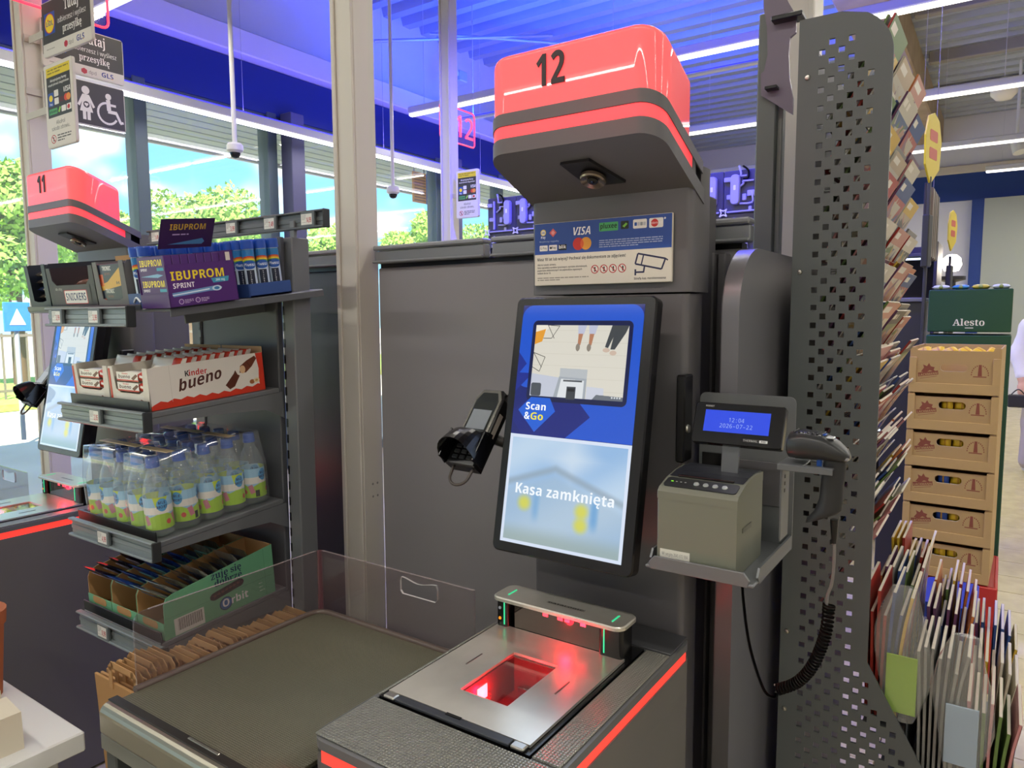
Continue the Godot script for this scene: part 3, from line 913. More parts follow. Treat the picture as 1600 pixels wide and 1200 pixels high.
func screen_art() -> Canvas:
	var W := 640.0
	var c := Canvas.new(640, 1142, C("0e1c6e"))
	var blue := C("1a52c8")
	c.rrect(0, 0, 640, 400, 60, blue)
	c.rect(300, 200, 340, 424, blue)
	c.rect(0, 60, 100, 190, blue)
	c.poly([Vector2(0, 330), Vector2(0, 420), Vector2(90, 330)], C("12278a"))
	c.poly([Vector2(0, 230), Vector2(50, 285), Vector2(0, 345)], C("12278a"))
	c.poly([Vector2(300, 400), Vector2(360, 500), Vector2(240, 625), Vector2(300, 625), Vector2(420, 520)], C("101f78"))
	c.poly([Vector2(60, 625), Vector2(240, 625), Vector2(380, 505), Vector2(300, 410), Vector2(150, 410), Vector2(0, 510), Vector2(0, 560)], C("101f78"))
	# camera picture
	c.rrect(66, 74, 528, 388, 26, C("0c1644"))
	c.rect(84, 96, 490, 342, C("d6d2c6"))
	for i in 6: c.rect(84, 120 + i * 56, 490, 2, C("cbc6b8"))
	c.poly([Vector2(84, 96), Vector2(170, 96), Vector2(84, 180)], C("e8e2d2"))
	c.poly([Vector2(84, 130), Vector2(140, 115), Vector2(125, 175), Vector2(84, 190)], C("e09a34"))
	for q in [[150, 96, 215, 100], [215, 100, 175, 160], [175, 160, 130, 160], [150, 96, 190, 160], [84, 230, 150, 250], [150, 250, 125, 320], [84, 300, 125, 320], [84, 230, 135, 300]]: c.line(Vector2(q[0], q[1]), Vector2(q[2], q[3]), 3, C("4c4a46"))
	for q in [[318, 0], [376, 0]]:
		c.poly([Vector2(q[0] - 4, 96), Vector2(q[0] + 42, 96), Vector2(q[0] + 30, 138), Vector2(q[0], 138)], C("b9bcd0"))
		c.poly([Vector2(q[0] + 2, 136), Vector2(q[0] + 26, 136), Vector2(q[0] + 16, 190), Vector2(q[0] + 2, 190)], C("b07a5c"))
		c.disc(q[0] + 4, 200, 11, C("8a8176"), 18)
	c.poly([Vector2(490, 96), Vector2(574, 96), Vector2(560, 130), Vector2(512, 206), Vector2(490, 206), Vector2(500, 150), Vector2(478, 200), Vector2(462, 196)], C("3f4347"))
	c.disc(470, 210, 18, C("c9b3a2"), 10)
	c.disc(505, 222, 17, C("c9b3a2"), 11)
	c.poly([Vector2(84, 330), Vector2(240, 345), Vector2(230, 438), Vector2(84, 438)], C("bfc4d2"))
	c.poly([Vector2(240, 300), Vector2(385, 302), Vector2(385, 350), Vector2(240, 345)], C("b3b8bc"))
	c.poly([Vector2(238, 340), Vector2(385, 345), Vector2(385, 438), Vector2(215, 438)], C("9fa6ae"))
	c.poly([Vector2(250, 350), Vector2(372, 354), Vector2(372, 438), Vector2(236, 438)], C("d9dde0"))
	c.rect(262, 354, 100, 8, C("54585c"))
	c.rect(284, 385, 48, 60, C("3c4046"))
	c.rect(290, 393, 36, 14, C("1c1e22"))
	c.poly([Vector2(388, 380), Vector2(475, 384), Vector2(478, 438), Vector2(388, 438)], C("c8ccd8"))
	c.poly([Vector2(440, 415), Vector2(574, 420), Vector2(574, 438), Vector2(420, 438)], C("6a7078"))
	c.rrect(88, 375, 56, 62, 10, C("4a5058"))
	for i in 4: c.disc(520 + i * 13, 424, 4, C("d9dde0"))
	# scan & go diamond
	c.poly([Vector2(28, 510), Vector2(95, 445), Vector2(200, 445), Vector2(235, 505), Vector2(130, 610)], C("1a5cd0"))
	c.text("Scan", 70, 505, 34, C("ffffff"), 0, "sansb", 112)
	c.text("&", 66, 552, 34, C("ffffff"), 0, "sansb", 32)
	c.text("Go", 102, 552, 34, C("f4e23c"), 0, "sansb", 70)
	# closed panel: soft picture of a gabled shop front behind the message
	var im := c.im
	for y in range(626, 1142):
		for x in 640:
			var u := x / 640.0
			var v := (y - 626) / 516.0
			var s := C("8fb4dc").lerp(C("b9d0e6"), 0.5 + 0.5 * sin(u * 5.0 + v * 7.0))
			s = s.lerp(C("c4d6e8"), smoothstep(0.35, 0.0, absf(u - 0.55) + absf(v - 0.18)))
			var gb := v - (0.28 + 0.42 * absf(u - 0.42))
			s = s.lerp(C("8ea0b0"), 0.75 * smoothstep(0.06, 0.0, absf(gb)))
			s = s.lerp(C("a3b9cc"), 0.6 * smoothstep(0.0, 0.12, gb))
			for q in [[0.18, 0.62], [0.66, 0.62], [0.66, 0.74]]:
				var d := Vector2((u - q[0]) * 1.24, v - q[1]).length()
				s = s.lerp(C("d8d23c"), 0.8 * smoothstep(0.10, 0.02, d))
				s = s.lerp(C("5f9ad0"), 0.5 * smoothstep(0.05, 0.0, absf(u - q[0] - 0.1)) * smoothstep(0.2, 0.05, absf(v - 0.62)))
			s = s.lerp(C("93a39c"), 0.7 * smoothstep(0.78, 0.95, v))
			if x < 16 or x > 623 or y < 642 or y > 1126: s = C("d3def0")
			im.set_pixel(x, y, s)
	c.text("Kasa zamknięta", 320, 905, 48, C("eef4fa"), 1, "sansb", 520)
	return c
func dots_mat(c: String, rough: float, metal: float, pitch: float, depth := 0.6) -> StandardMaterial3D:
	var key := "dots%s%s%s" % [c, rough, pitch]
	if mats.has(key): return mats[key]
	var im := Image.create(128, 128, false, Image.FORMAT_RGBA8)
	for y in 128:
		for x in 128:
			var u := absf(fposmod(x / 16.0, 1.0) - 0.5) * 2.0
			var v := absf(fposmod(y / 16.0, 1.0) - 0.5) * 2.0
			var h := clampf((1.0 - maxf(u, v)) * 2.2, 0.0, 1.0)
			im.set_pixel(x, y, Color(h, h, h))
	im.bump_map_to_normal_map(3.0)
	var m := StandardMaterial3D.new()
	m.albedo_color = C(c)
	m.roughness = rough
	m.metallic = metal
	m.normal_enabled = true
	m.normal_texture = ImageTexture.create_from_image(im)
	m.normal_scale = depth
	m.uv1_triplanar = true
	m.uv1_scale = Vector3.ONE / (pitch * 8.0)
	mats[key] = m
	return m

func counter(dx: float, lane: int):
	var o := thing("checkout_counter", ["grey checkout counter with red light strip in the foreground below the touchscreen", "grey checkout counter with red light strip at the left edge under kiosk 11"][lane], "counter", V(-0.677 + dx, 0, -1.03), 0, "checkout counters")
	var pl := rr(0.375, 0.655, 0.03, 6)
	put(MB.new().prism(pl, 0.0, 0.80, up_y2(), 0.0, true), "cabinet", mat("6a6763", 0.45), o)
	put(MB.new().prism(ring(0.375, 0.655, 0.0), 0.80, 0.862, up_y2()), "collar", mat("6a6763", 0.45), o)
	var rs := MB.new()
	rs.box(V(0.181, 0.872, 0.0), V(0.008, 0.02, 0.60))
	rs.box(V(0.0, 0.872, 0.3225), V(0.32, 0.02, 0.008))
	rs.prism(PackedVector2Array([Vector2(0.185, -0.30), Vector2(0.176, -0.318), Vector2(0.16, -0.3265), Vector2(0.16, -0.3185), Vector2(0.171, -0.312), Vector2(0.177, -0.30)]), 0.862, 0.882, up_y2())
	put(rs, "red_light_strip", glow("ff3024", 1.1, "ff5a50"), o)
	put(bx(V(-0.18, 0.872, 0.0), V(0.015, 0.02, 0.62)), "left_filler", mat("4a4a4a", 0.5), o)
	put(bx(V(0.0, 0.872, -0.32), V(0.34, 0.02, 0.012)), "rear_filler", mat("4a4a4a", 0.5), o)
	# top frame around the scanner opening
	var top := MB.new()
	top.prism(ring(0.375, 0.655, 0.0), 0.882, 0.8965, up_y2())
	put(top, "rim", mat("6a6a6a", 0.4), o)
	var ribs := dots_mat("a3a197", 0.3, 0.6, 0.0056, 2.4)
	var tp := MB.new()
	tp.box(V(0, 0.8985, 0.2555), V(0.362, 0.004, 0.129), 0.0015)
	tp.box(V(0.157, 0.8985, -0.02), V(0.048, 0.004, 0.41), 0.0015)
	tp.box(V(-0.1805, 0.8985, -0.02), V(0.004, 0.004, 0.40), 0.001)
	put(tp, "ribbed_top", ribs, o)
	put(bx(V(0, 0.8985, -0.277), V(0.362, 0.004, 0.09), 0.001), "rear_top", mat("4b4c4e", 0.4), o)
	# red glow of the strip
	for q in [[V(0.189, 0.872, -0.02), Vector2(0.6, 0.018), 90.0], [V(-0.05, 0.872, 0.331), Vector2(0.3, 0.018), 0.0]]:
		var l := AreaLight3D.new()
		l.name = "strip_lamp"
		l.area_size = q[1]
		l.light_energy = 0.035
		l.light_color = C("ff2a1e")
		l.area_range = 10.0
		l.area_attenuation = 2.0
		l.shadow_enabled = true
		l.transform = o.transform * Transform3D(Basis.from_euler(V(0, deg_to_rad(q[2] + 180.0), 0)), q[0])
		add_child(l)
	# built in scanner
	var s := thing("counter_scanner", ["steel scanner scale with red lit windows set into the foreground counter", "steel scanner scale set into the counter under kiosk 11"][lane], "scanner", V(-0.70 + dx, 0.9005, -1.05), 0, "counter scanners")
	var black := mat("0a0a0b", 0.25)
	var ty := MB.new()
	ty.box(V(0, -0.004, 0.1635), V(0.305, 0.007, 0.083))
	ty.box(V(0, -0.004, -0.125), V(0.305, 0.007, 0.16))
	ty.box(V(-0.0985, -0.004, 0.0385), V(0.108, 0.007, 0.167))
	ty.box(V(0.1045, -0.004, 0.0385), V(0.096, 0.007, 0.167))
	put(ty, "tray", black, s)
	var plate := tri_mat(noise_tex(0.02, "d4d0c4", "e2ded2", 128, 2), 3.0, 0.3, 0.75)
	var hx := 0.0485
	var px := -0.006 + 0.0
	var pm := MB.new()
	# plate with window opening: four pieces joined in one mesh
	pm.box(V(0, 0.003, 0.155), V(0.288, 0.005, 0.07))
	pm.box(V(0, 0.003, -0.09), V(0.288, 0.005, 0.09))
	pm.box(V(-0.0938, 0.003, 0.0375), V(0.1004, 0.005, 0.165))
	pm.box(V(0.0993, 0.003, 0.0375), V(0.0894, 0.005, 0.165))
	put(pm, "steel_plate", plate, s)
	for q in [-0.09, 0.10]: put(bx(V(q, 0.006, 0.02), V(0.003, 0.0012, 0.05), 0.0005), "alignment_mark", mat("9d998e", 0.3, 1.0), s)
	put(bx(V(0.0055, 0.0012, 0.0375), V(0.0985, 0.002, 0.166)), "window_glass", clear("2a0508", 0.12, 0.02), s)
	var well := MB.new()
	well.box(V(0.0055, -0.07, 0.0375), V(0.098, 0.002, 0.165))
	for q in [[-0.0435, 0.0375, 0.002, 0.165], [0.0545, 0.0375, 0.002, 0.165], [0.0055, -0.044, 0.098, 0.002], [0.0055, 0.119, 0.098, 0.002]]: well.box(V(q[0], -0.036, q[1]), V(q[2], 0.068, q[3]))
	put(well, "well", mat("64383c", 0.25), s)
	put(bx(V(-0.0415, -0.028, 0.06), V(0.002, 0.026, 0.03), 0.001), "red_lamp", glow("ff8a90", 4.0, "ffb0b0"), s)
	put(bx(V(0.005, -0.055, -0.03), V(0.06, 0.012, 0.008), 0.002), "mirror", mat("b8b8bc", 0.08, 1.0), s)
	var rl := OmniLight3D.new()
	rl.name = "scanner_lamp"
	rl.light_color = C("ff0a20")
	rl.light_energy = 0.03
	rl.light_size = 0.008
	rl.omni_range = 6.0
	rl.omni_attenuation = 2.0
	rl.shadow_enabled = true
	rl.position = s.position + V(-0.034, -0.028, 0.06)
	add_child(rl)
	# front dark strip with two steel corner pads
	put(bx(V(0, 0.003, 0.199), V(0.232, 0.005, 0.016), 0.001), "front_strip", mat("2b2f36", 0.35), s)
	for q in [-1, 1]: put(bx(V(q * 0.130, 0.003, 0.199), V(0.024, 0.006, 0.016), 0.002), "corner_pad", ST, s)
	put(bx(V(0.0, 0.0062, 0.193), V(0.03, 0.001, 0.006)), "latch", black, s)
	# upright bridge
	var cap := MB.new()
	cap.prism(rr(0.296, 0.078, 0.02, 6), 0.064, 0.072, Transform3D(Basis(Vector3.RIGHT, V(0, 0, -1), V(0, 1, 0)), V(0, 0, -0.152)), 0.0025, true)
	put(cap, "bridge_cap", plate, s)
	for q in [-1, 1]:
		var pr := put(MB.new().prism(rr(0.028 if q < 0 else 0.05, 0.05, 0.008, 4), -0.006, 0.064, Transform3D(Basis(Vector3.RIGHT, V(0, 0, -1), V(0, 1, 0)), V(q * (0.13 if q < 0 else 0.117), 0, -0.152)), 0.0, true), "bridge_pillar", black, s)
		put(bx(V(q * (0.123 if q < 0 else 0.105), 0.034, -0.1265), V(0.0022, 0.046, 0.0015)), "green_light", glow("2fd08a", 1.3, "30806a"), pr)
		put(bx(V(q * 0.118, 0.0725, -0.15), V(0.003, 0.0012, 0.03)), "green_light", glow("2fd08a", 1.0, "30806a"), pr)
	var btn := put(MB.new().lathe([Vector2(0, 0.002), Vector2(0.003, 0.0015), Vector2(0.0034, 0)], 10, T(-0.134, 0.044, -0.127, 90)), "button", mat("aab0c0", 0.3), s)
	put(MB.new().lathe([Vector2(0, 0.002), Vector2(0.003, 0.0015), Vector2(0.0034, 0)], 10, T(-0.134, 0.022, -0.127, 90)), "orange_button", glow("ff9a20", 0.8, "c07018"), s)
	var vg := MB.new()
	vg.box(V(0.0, 0.03, -0.138), V(0.21, 0.066, 0.003), 0.001)
	put(vg, "upright_glass", mat("5c5450", 0.04, 0.9), s)
	for q in [-0.03, 0.004, 0.02, 0.055]: put(bx(V(q, 0.05, -0.1362), V(0.012, 0.008, 0.0015), 0.0005), "red_lamp", glow("ff2038", 3.0 if q < 0.05 else 6.0, "ff8080"), s)
	var rl2 := OmniLight3D.new()
	rl2.name = "bridge_lamp"
	rl2.light_color = C("ff0a20")
	rl2.light_energy = 0.006
	rl2.light_size = 0.01
	rl2.omni_range = 6.0
	rl2.omni_attenuation = 2.0
	rl2.shadow_enabled = true
	rl2.position = s.position + V(0.02, 0.045, -0.128)
	add_child(rl2)
	var tx := Canvas.new(256, 40, C("b5b1a5"))
	tx.text("DATALOGIC", 128, 32, 26, C("3a382f"), 1, "sansb", 236)
	put(face(0.085, 0.0085, Transform3D(Basis(Vector3.RIGHT, V(0, 0, -1), V(0, 1, 0)), V(0.01, 0.0722, -0.148))), "lettering", printed(tx, 0.3, 0.0, {"metallic": 0.8}), s)

func ring(w: float, d: float, _q: float) -> PackedVector2Array:
	# outline of the counter with the scanner opening, joined by a hairline slit
	var p := rr(w, d, 0.03, 6)
	var y0 := -0.188
	var y1 := 0.228
	var k := p.size() - 1
	# the loop starts at the right side; close it, then go round the opening clockwise
	p.append(Vector2(w / 2, 0.0))
	p.append_array([Vector2(0.1325, 0.0), Vector2(0.1325, y0), Vector2(-0.1785, y0), Vector2(-0.1785, y1), Vector2(0.1325, y1), Vector2(0.1325, 0.0001), Vector2(w / 2, 0.0001)])
	return p

func bagging(dx: float, lane: int):
	var o := thing("bagging_scale", ["wide ribbed steel bagging scale left of the foreground counter", "ribbed steel bagging scale beside kiosk 11 at the left edge"][lane], "scale", V(-1.1 + dx, 0, -0.88), 0, "bagging scales")
	var st := dots_mat("7c7865", 0.34, 0.7, 0.0044, 1.3)
	var y := 0.84
	var pl := MB.new()
	pl.box(V(0.0, y - 0.004, -0.03), V(0.45, 0.008, 0.422), 0.0)
	pl.box(V(0.2475, y - 0.004, 0.2145), V(0.945, 0.008, 0.067), 0.0)
	put(pl, "ribbed_plate", st, o)
	# brown rubber rim along the left and the back, round at the corner
	var rp := [V(-0.232, y, 0.2), V(-0.232, y, -0.19)]
	for k in 7:
		var a := PI + PI / 2 * k / 6.0
		rp.append(V(-0.2 + 0.032 * cos(a), y, -0.216 + 0.032 * sin(a)))
	rp.append(V(0.225, y, -0.248))
	put(MB.new().tube(rp, 0.008, 8), "rubber_rim", mat("5a4c44", 0.4), o)
	put(bx(V(0.236, y + 0.0006, 0.2385), V(0.95, 0.003, 0.018), 0.001), "dark_edge_strip", mat("3a3632", 0.3, 0.4), o)
	var lip := PackedVector2Array([Vector2(0.235, 0.782), Vector2(0.262, 0.782), Vector2(0.266, 0.79)])
	for k in 6:
		var a := PI / 2 * k / 5.0
		lip.append(Vector2(0.248 + 0.018 * cos(a), y - 0.018 + 0.018 * sin(a)))
	lip.append(Vector2(0.235, y))
	put(MB.new().prism(lip, -0.72, 0.238, Transform3D(Basis(V(0, 0, 1), V(0, 1, 0), V(-1, 0, 0)), Vector3.ZERO), 0.004), "front_lip", mat("a09c8c", 0.3, 0.8), o)
	put(bx(V(0.045, y + 0.003, 0.236), V(0.085, 0.003, 0.006), 0.0012), "lip_groove", mat("b9b5a8", 0.25, 0.9), o)
	put(bx(V(0.0, y - 0.035, -0.01), V(0.43, 0.05, 0.44), 0.004), "weigh_body", mat("3a3b3c", 0.5), o)
	put(bx(V(0.2, 0.758, 0.235), V(0.92, 0.034, 0.04), 0.003), "frame_bar", mat("8c8f88", 0.35, 0.5), o)
	put(bx(V(-0.24, 0.758, -0.01), V(0.035, 0.034, 0.45), 0.003), "frame_bar", mat("8c8f88", 0.35, 0.5), o)
	for q in [[-0.235, 0.235], [0.6, 0.235], [-0.235, -0.2], [0.18, -0.2]]: put(bx(V(q[0], 0.371, q[1]), V(0.035, 0.74, 0.03), 0.003), "leg", mat("4a5051", 0.45), o)
	# acrylic guard
	var g := thing("acrylic_guard", ["clear smoked acrylic guard standing round the foreground bagging scale", "clear acrylic guard round the bagging scale beside kiosk 11"][lane], "guard", V(-1.1 + dx, 0, -0.88), 0, "acrylic guards")
	var ac := clear("6a5a5e", 0.2, 0.02)
	var y0 := 0.79
	var y1 := 0.982
	var lp := MB.new()
	lp.prism(rr2(0.45, y1 - y0, 0.02), -0.0025, 0.0025, Transform3D(Basis(V(0, 0, -1), V(0, 1, 0), V(1, 0, 0)), V(-0.2455, (y0 + y1) / 2, -0.035)), 0.0, false)
	put(lp, "side_pane", ac, g)
	var bp := CSGBox3D.new()
	bp.size = V(0.46, y1 - y0, 0.005)
	bp.position = V(-0.005, (y0 + y1) / 2, -0.2645)
	bp.name = "back_pane"
	bp.material = ac
	var hole := CSGPolygon3D.new()
	hole.operation = CSGShape3D.OPERATION_SUBTRACTION
	hole.name = "handle_hole"
	var hp := PackedVector2Array()
	for k in 13:
		var t := k / 12.0
		hp.append(Vector2(-0.05 + 0.1 * t, 0.019 - 0.008 * sin(PI * t) * sin(PI * t)))
	hp.append_array([Vector2(0.053, 0.01), Vector2(0.053, -0.012), Vector2(0.047, -0.019), Vector2(-0.047, -0.019), Vector2(-0.053, -0.012), Vector2(-0.053, 0.01)])
	hole.polygon = hp
	hole.depth = 0.05
	hole.position = V(0.078, 0.066, 0.025)
	bp.add_child(hole)
	g.add_child(bp)
	put(MB.new().tube([V(-0.2415, y0, -0.2605), V(-0.2415, y1, -0.2605)], 0.0065, 12), "corner_bend", clear("8a5058", 0.3, 0.02), g)
	var ed := clear("b8a8a8", 0.4, 0.1)
	put(bx(V(-0.2455, y1 + 0.0005, -0.045), V(0.005, 0.001, 0.41)), "polished_edge", ed, g)
	put(bx(V(-0.005, y1 + 0.0005, -0.2645), V(0.46, 0.001, 0.005)), "polished_edge", ed, g)

func rr2(w: float, h: float, r: float) -> PackedVector2Array:
	# rounded only at the low-x top corner (front of the side pane)
	var p := PackedVector2Array([Vector2(-w / 2, -h / 2), Vector2(w / 2, -h / 2), Vector2(w / 2, h / 2)])
	for k in 6:
		var a := PI / 2 + PI / 2 * k / 5.0
		p.append(Vector2(-w / 2 + r + r * cos(a), h / 2 - r + r * sin(a)))
	return p

func card_terminal(dx: float, lane: int):
	var o := thing("card_terminal", ["black card payment terminal with hooded keypad left of the big touchscreen", "black card payment terminal with hooded keypad beside kiosk 11"][lane], "card terminal", V(-0.935 + dx, 1.30, -1.245), 0, "card terminals")
	o.rotation = V(deg_to_rad(-38), deg_to_rad(-4), 0)
	var body := PackedVector2Array([Vector2(-0.040, -0.095), Vector2(0.040, -0.095), Vector2(0.040, 0.072), Vector2(0.026, 0.095), Vector2(-0.026, 0.095), Vector2(-0.040, 0.072)])
	put(MB.new().prism(body, -0.022, 0.010, Transform3D.IDENTITY, 0.003), "body", mat("121214", 0.25), o)
	var frame := PackedVector2Array([Vector2(-0.037, -0.02), Vector2(0.037, -0.02), Vector2(0.037, 0.07), Vector2(0.024, 0.092), Vector2(-0.024, 0.092), Vector2(-0.037, 0.07)])
	put(MB.new().prism(frame, 0.009, 0.0125, Transform3D.IDENTITY, 0.001), "face_frame", mat("8f8c84", 0.25, 0.8), o)
	var scr := PackedVector2Array([Vector2(-0.031, -0.014), Vector2(0.031, -0.014), Vector2(0.031, 0.064), Vector2(0.02, 0.084), Vector2(-0.02, 0.084), Vector2(-0.031, 0.064)])
	put(MB.new().prism(scr, 0.012, 0.0132), "front_glass", mat("30332f", 0.05, 0.0, {"metallic_specular": 0.8}), o)
	put(bx(V(0, 0.016, 0.0135), V(0.052, 0.048, 0.0012)), "display", mat("8b9298", 0.12), o)
	put(bx(V(0.0405, 0.005, -0.004), V(0.0015, 0.07, 0.012)), "side_label", mat("a9a59b", 0.4), o)
	put(bx(V(0.0405, -0.04, -0.004), V(0.0015, 0.02, 0.012)), "blue_label", mat("1f3c96", 0.4), o)
	# keypad hood: arched shell over the lower half
	var hood := MB.new()
	var n := 14
	for k in 5:
		var t0 := k / 5.0
		var t1 := (k + 1) / 5.0
		for i in n:
			var q := []
			for e in [[t0, i], [t1, i], [t1, i + 1], [t0, i + 1]]:
				var t: float = e[0]
				var a: float = PI * e[1] / n
				var rx := 0.046 + 0.006 * t
				var rz := 0.020 + 0.052 * sqrt(t)
				var y := -0.012 - 0.080 * t + (0.03 * sin(a) * t)
				q.append([V(cos(a) * rx, y, 0.0 + pow(sin(a), 0.6) * rz), V(cos(a) * (rx - 0.003), y, pow(sin(a), 0.6) * (rz - 0.003))])
			hood.quad(q[0][0], q[1][0], q[2][0], q[3][0])
			hood.quad(q[0][1], q[3][1], q[2][1], q[1][1])
			if k == 4: hood.quad(q[1][0], q[1][1], q[2][1], q[2][0])
	for sx in [-1, 1]: hood.box(V(sx * 0.047, -0.055, 0.012), V(0.004, 0.07, 0.04), 0.0015)
	put(hood, "keypad_hood", mat("0b0b0d", 0.22), o)
	for i in 3:
		for j in 4: put(bx(V(-0.02 + 0.02 * i, -0.038 - 0.013 * j, 0.0115), V(0.014, 0.008, 0.004), 0.001), "key", mat("26272a", 0.5), o)
	put(bx(V(0, -0.02, 0.012), V(0.03, 0.005, 0.004), 0.001), "button_row", mat("33363a", 0.4), o)
	var lp := []
	for k in 13:
		var a := PI + PI * k / 12.0
		lp.append(V(0.026 * cos(a), -0.112 + 0.02 * sin(a) * 1.1, -0.006))
	lp.push_front(V(-0.028, -0.09, -0.006))
	lp.append(V(0.028, -0.09, -0.006))
	put(MB.new().tube(lp, 0.0032, 8), "handle_loop", mat("4a413c", 0.5), o)
	put(MB.new().tube([V(0, 0, -0.02), V(0.02, 0.0, -0.045), V(0.05, 0.0, -0.06)], 0.012, 10), "mount", BK, o)
	var cb := []
	for k in 10:
		var a := PI * k / 9.0
		cb.append(V(0.02 + 0.028 * (1 - cos(a)) * 0.5, 0.088 + 0.022 * sin(a), -0.015 - 0.02 * k / 9.0))
	put(MB.new().tube(cb, 0.003, 6), "cable", BK, o)
func printer_group():
	var gm := mat("75787a", 0.4, 0.3)
	# tray bracket
	var b := thing("printer_bracket", "grey metal tray bracket carrying the receipt printer", "bracket", V(-0.412, 1.10, -1.30))
	put(bx(V(0, 0.003, 0.015), V(0.19, 0.006, 0.25), 0.002), "tray_plate", gm, b)
	var lipp := PackedVector2Array([Vector2(-0.085, 0), Vector2(0.085, 0), Vector2(0.088, 0.012), Vector2(0.078, 0.024), Vector2(-0.078, 0.024), Vector2(-0.088, 0.012)])
	put(MB.new().prism(lipp, 0.137, 0.141, Transform3D.IDENTITY, 0.001), "front_rim", gm, b)
	for q in [-1, 1]:
		var sp := PackedVector2Array([Vector2(-0.105, 0), Vector2(0.11, 0), Vector2(0.118, 0.012), Vector2(0.108, 0.026), Vector2(-0.105, 0.026)])
		put(MB.new().prism(sp, -0.002, 0.002, Transform3D(Basis(V(0, 0, 1), V(0, 1, 0), V(-1, 0, 0)), V(q * 0.094, 0, 0))), "side_rim", gm, b)
	put(MB.new().prism(rr(0.184, 0.30, 0.012, 4, 0.004, 0.14), -0.110, -0.106), "back_plate", gm, b)
	put(bx(V(0.03, 0.12, -0.104), V(0.085, 0.085, 0.003), 0.001), "label_plate", mat("5d5d60", 0.5), b)
	put(bx(V(-0.06, 0.14, -0.103), V(0.04, 0.06, 0.006), 0.001), "mount", BK, b)
	# receipt printer
	var p := thing("receipt_printer", "grey green receipt printer with four round buttons on metal tray", "printer", V(-0.42, 1.1065, -1.245))
	var bm := mat("787a6c", 0.45)
	var ex := Transform3D(Basis(V(0, 0, 1), V(0, 1, 0), V(-1, 0, 0)), Vector3.ZERO)
	var lower := PackedVector2Array([Vector2(-0.075, 0.0), Vector2(0.073, 0.0), Vector2(0.075, 0.004), Vector2(0.075, 0.118), Vector2(0.04, 0.128), Vector2(-0.075, 0.14)])
	put(MB.new().prism(lower, -0.07, 0.07, ex, 0.003), "case", bm, p)
	var upper := PackedVector2Array([Vector2(0.0755, 0.118), Vector2(0.0755, 0.132), Vector2(0.068, 0.139), Vector2(0.034, 0.15), Vector2(0.0, 0.1555), Vector2(-0.04, 0.157), Vector2(-0.075, 0.155), Vector2(-0.075, 0.139), Vector2(0.04, 0.127)])
	put(MB.new().prism(upper, -0.0705, 0.0705, ex, 0.002), "lid", bm, p)
	var tp := PackedVector2Array([Vector2(0.03, 0.151), Vector2(0.0, 0.1565), Vector2(-0.04, 0.158), Vector2(-0.076, 0.156), Vector2(-0.076, 0.152), Vector2(0.0, 0.151)])
	put(MB.new().prism(tp, -0.066, 0.066, ex, 0.001), "dark_cover", mat("2c2e36", 0.3), p)
	put(bx(V(0.0, 0.1525, 0.028), V(0.10, 0.004, 0.008), 0.001), "paper_slot", BK, p)
	var cy := T(0, 0.1445, 0.0515, -72 + 0.0)
	var pn := Transform3D(Basis(V(1, 0, 0), V(0, 0.309, -0.951), V(0, 0.951, 0.309)), V(0, 0.1452, 0.0515))
	var panel := put(MB.new().prism(rr(0.128, 0.03, 0.006, 3), -0.002, 0.001, pn), "button_panel", mat("2b2c2e", 0.35), p)
	for i in 4:
		put(MB.new().lathe([Vector2(0, 0.0025), Vector2(0.0042, 0.0022), Vector2(0.005, 0.0)], 14, pn * Transform3D(Basis(V(1, 0, 0), V(0, 0, 1), V(0, -1, 0)), V(-0.008 + 0.0165 * i, 0.0, 0.001))), "button", mat("c9ccc8", 0.3, 0.6), panel)
	put(bx(V(-0.052, 0.1465, 0.05), V(0.004, 0.001, 0.003), 0.0), "green_lamp", glow("7fe02a", 1.5, "408018"), panel)
	for i in 3: put(bx(V(-0.044 + 0.008 * i, 0.1464, 0.05), V(0.003, 0.001, 0.003), 0.0), "marking", mat("c8c8c4", 0.5), panel)
	var lc := Canvas.new(300, 60, C("dedbd0"))
	lc.text("NR seryjny 2045 613 984", 150, 40, 20, C("77746a"), 1, "sans", 260)
	put(face(0.054, 0.0165, T(-0.036, 0.022, 0.0757)), "paper_label", printed(lc, 0.6), p)
	put(bx(V(0.0712, 0.075, 0.02), V(0.001, 0.008, 0.05), 0.0), "side_logo", mat("5c5e58", 0.4), p)
	# customer display
	var d := thing("customer_display", "small black customer display with blue screen above the printer", "display", V(-0.385, 1.35, -1.275))
	d.rotation.x = deg_to_rad(-22)
	put(MB.new().prism(rr(0.160, 0.076, 0.005, 4), -0.016, 0.0, Transform3D.IDENTITY, 0.0015, true), "housing", mat("101012", 0.15, 0.0, {"metallic_specular": 0.7}), d)
	var dc := Canvas.new(560, 180, C("1f4af0"))
	for i in 35: dc.rect(i * 16, 0, 1, 180, C("2a55f4"))
	dc.text("12:04", 280, 92, 34, C("a9c0ff"), 1, "mono", 130)
	dc.text("2026-07-22", 280, 142, 34, C("a9c0ff"), 1, "mono", 280)
	put(face(0.116, 0.040, T(-0.002, 0.004, 0.0006)), "blue_screen", printed(dc, 0.3, 0.85), d)
	var tc := Canvas.new(260, 40, C("101012"))
	tc.text("THERMAL", 4, 30, 22, C("d8d8d8"), 0, "sans", 150)
	tc.rrect(170, 6, 84, 28, 6, C("d8d8d8"))
	tc.text("POS", 212, 29, 18, C("101012"), 1)
	put(face(0.044, 0.0066, T(0.035, -0.0275, 0.0004)), "lettering", printed(tc, 0.3), d)
	var pc := Canvas.new(120, 36, C("101012"))
	pc.text("POSNET", 4, 27, 20, C("b9b9b9"), 0, "sansb", 108)
	put(face(0.017, 0.005, T(-0.053, 0.031, 0.0004)), "lettering", printed(pc, 0.3), d)
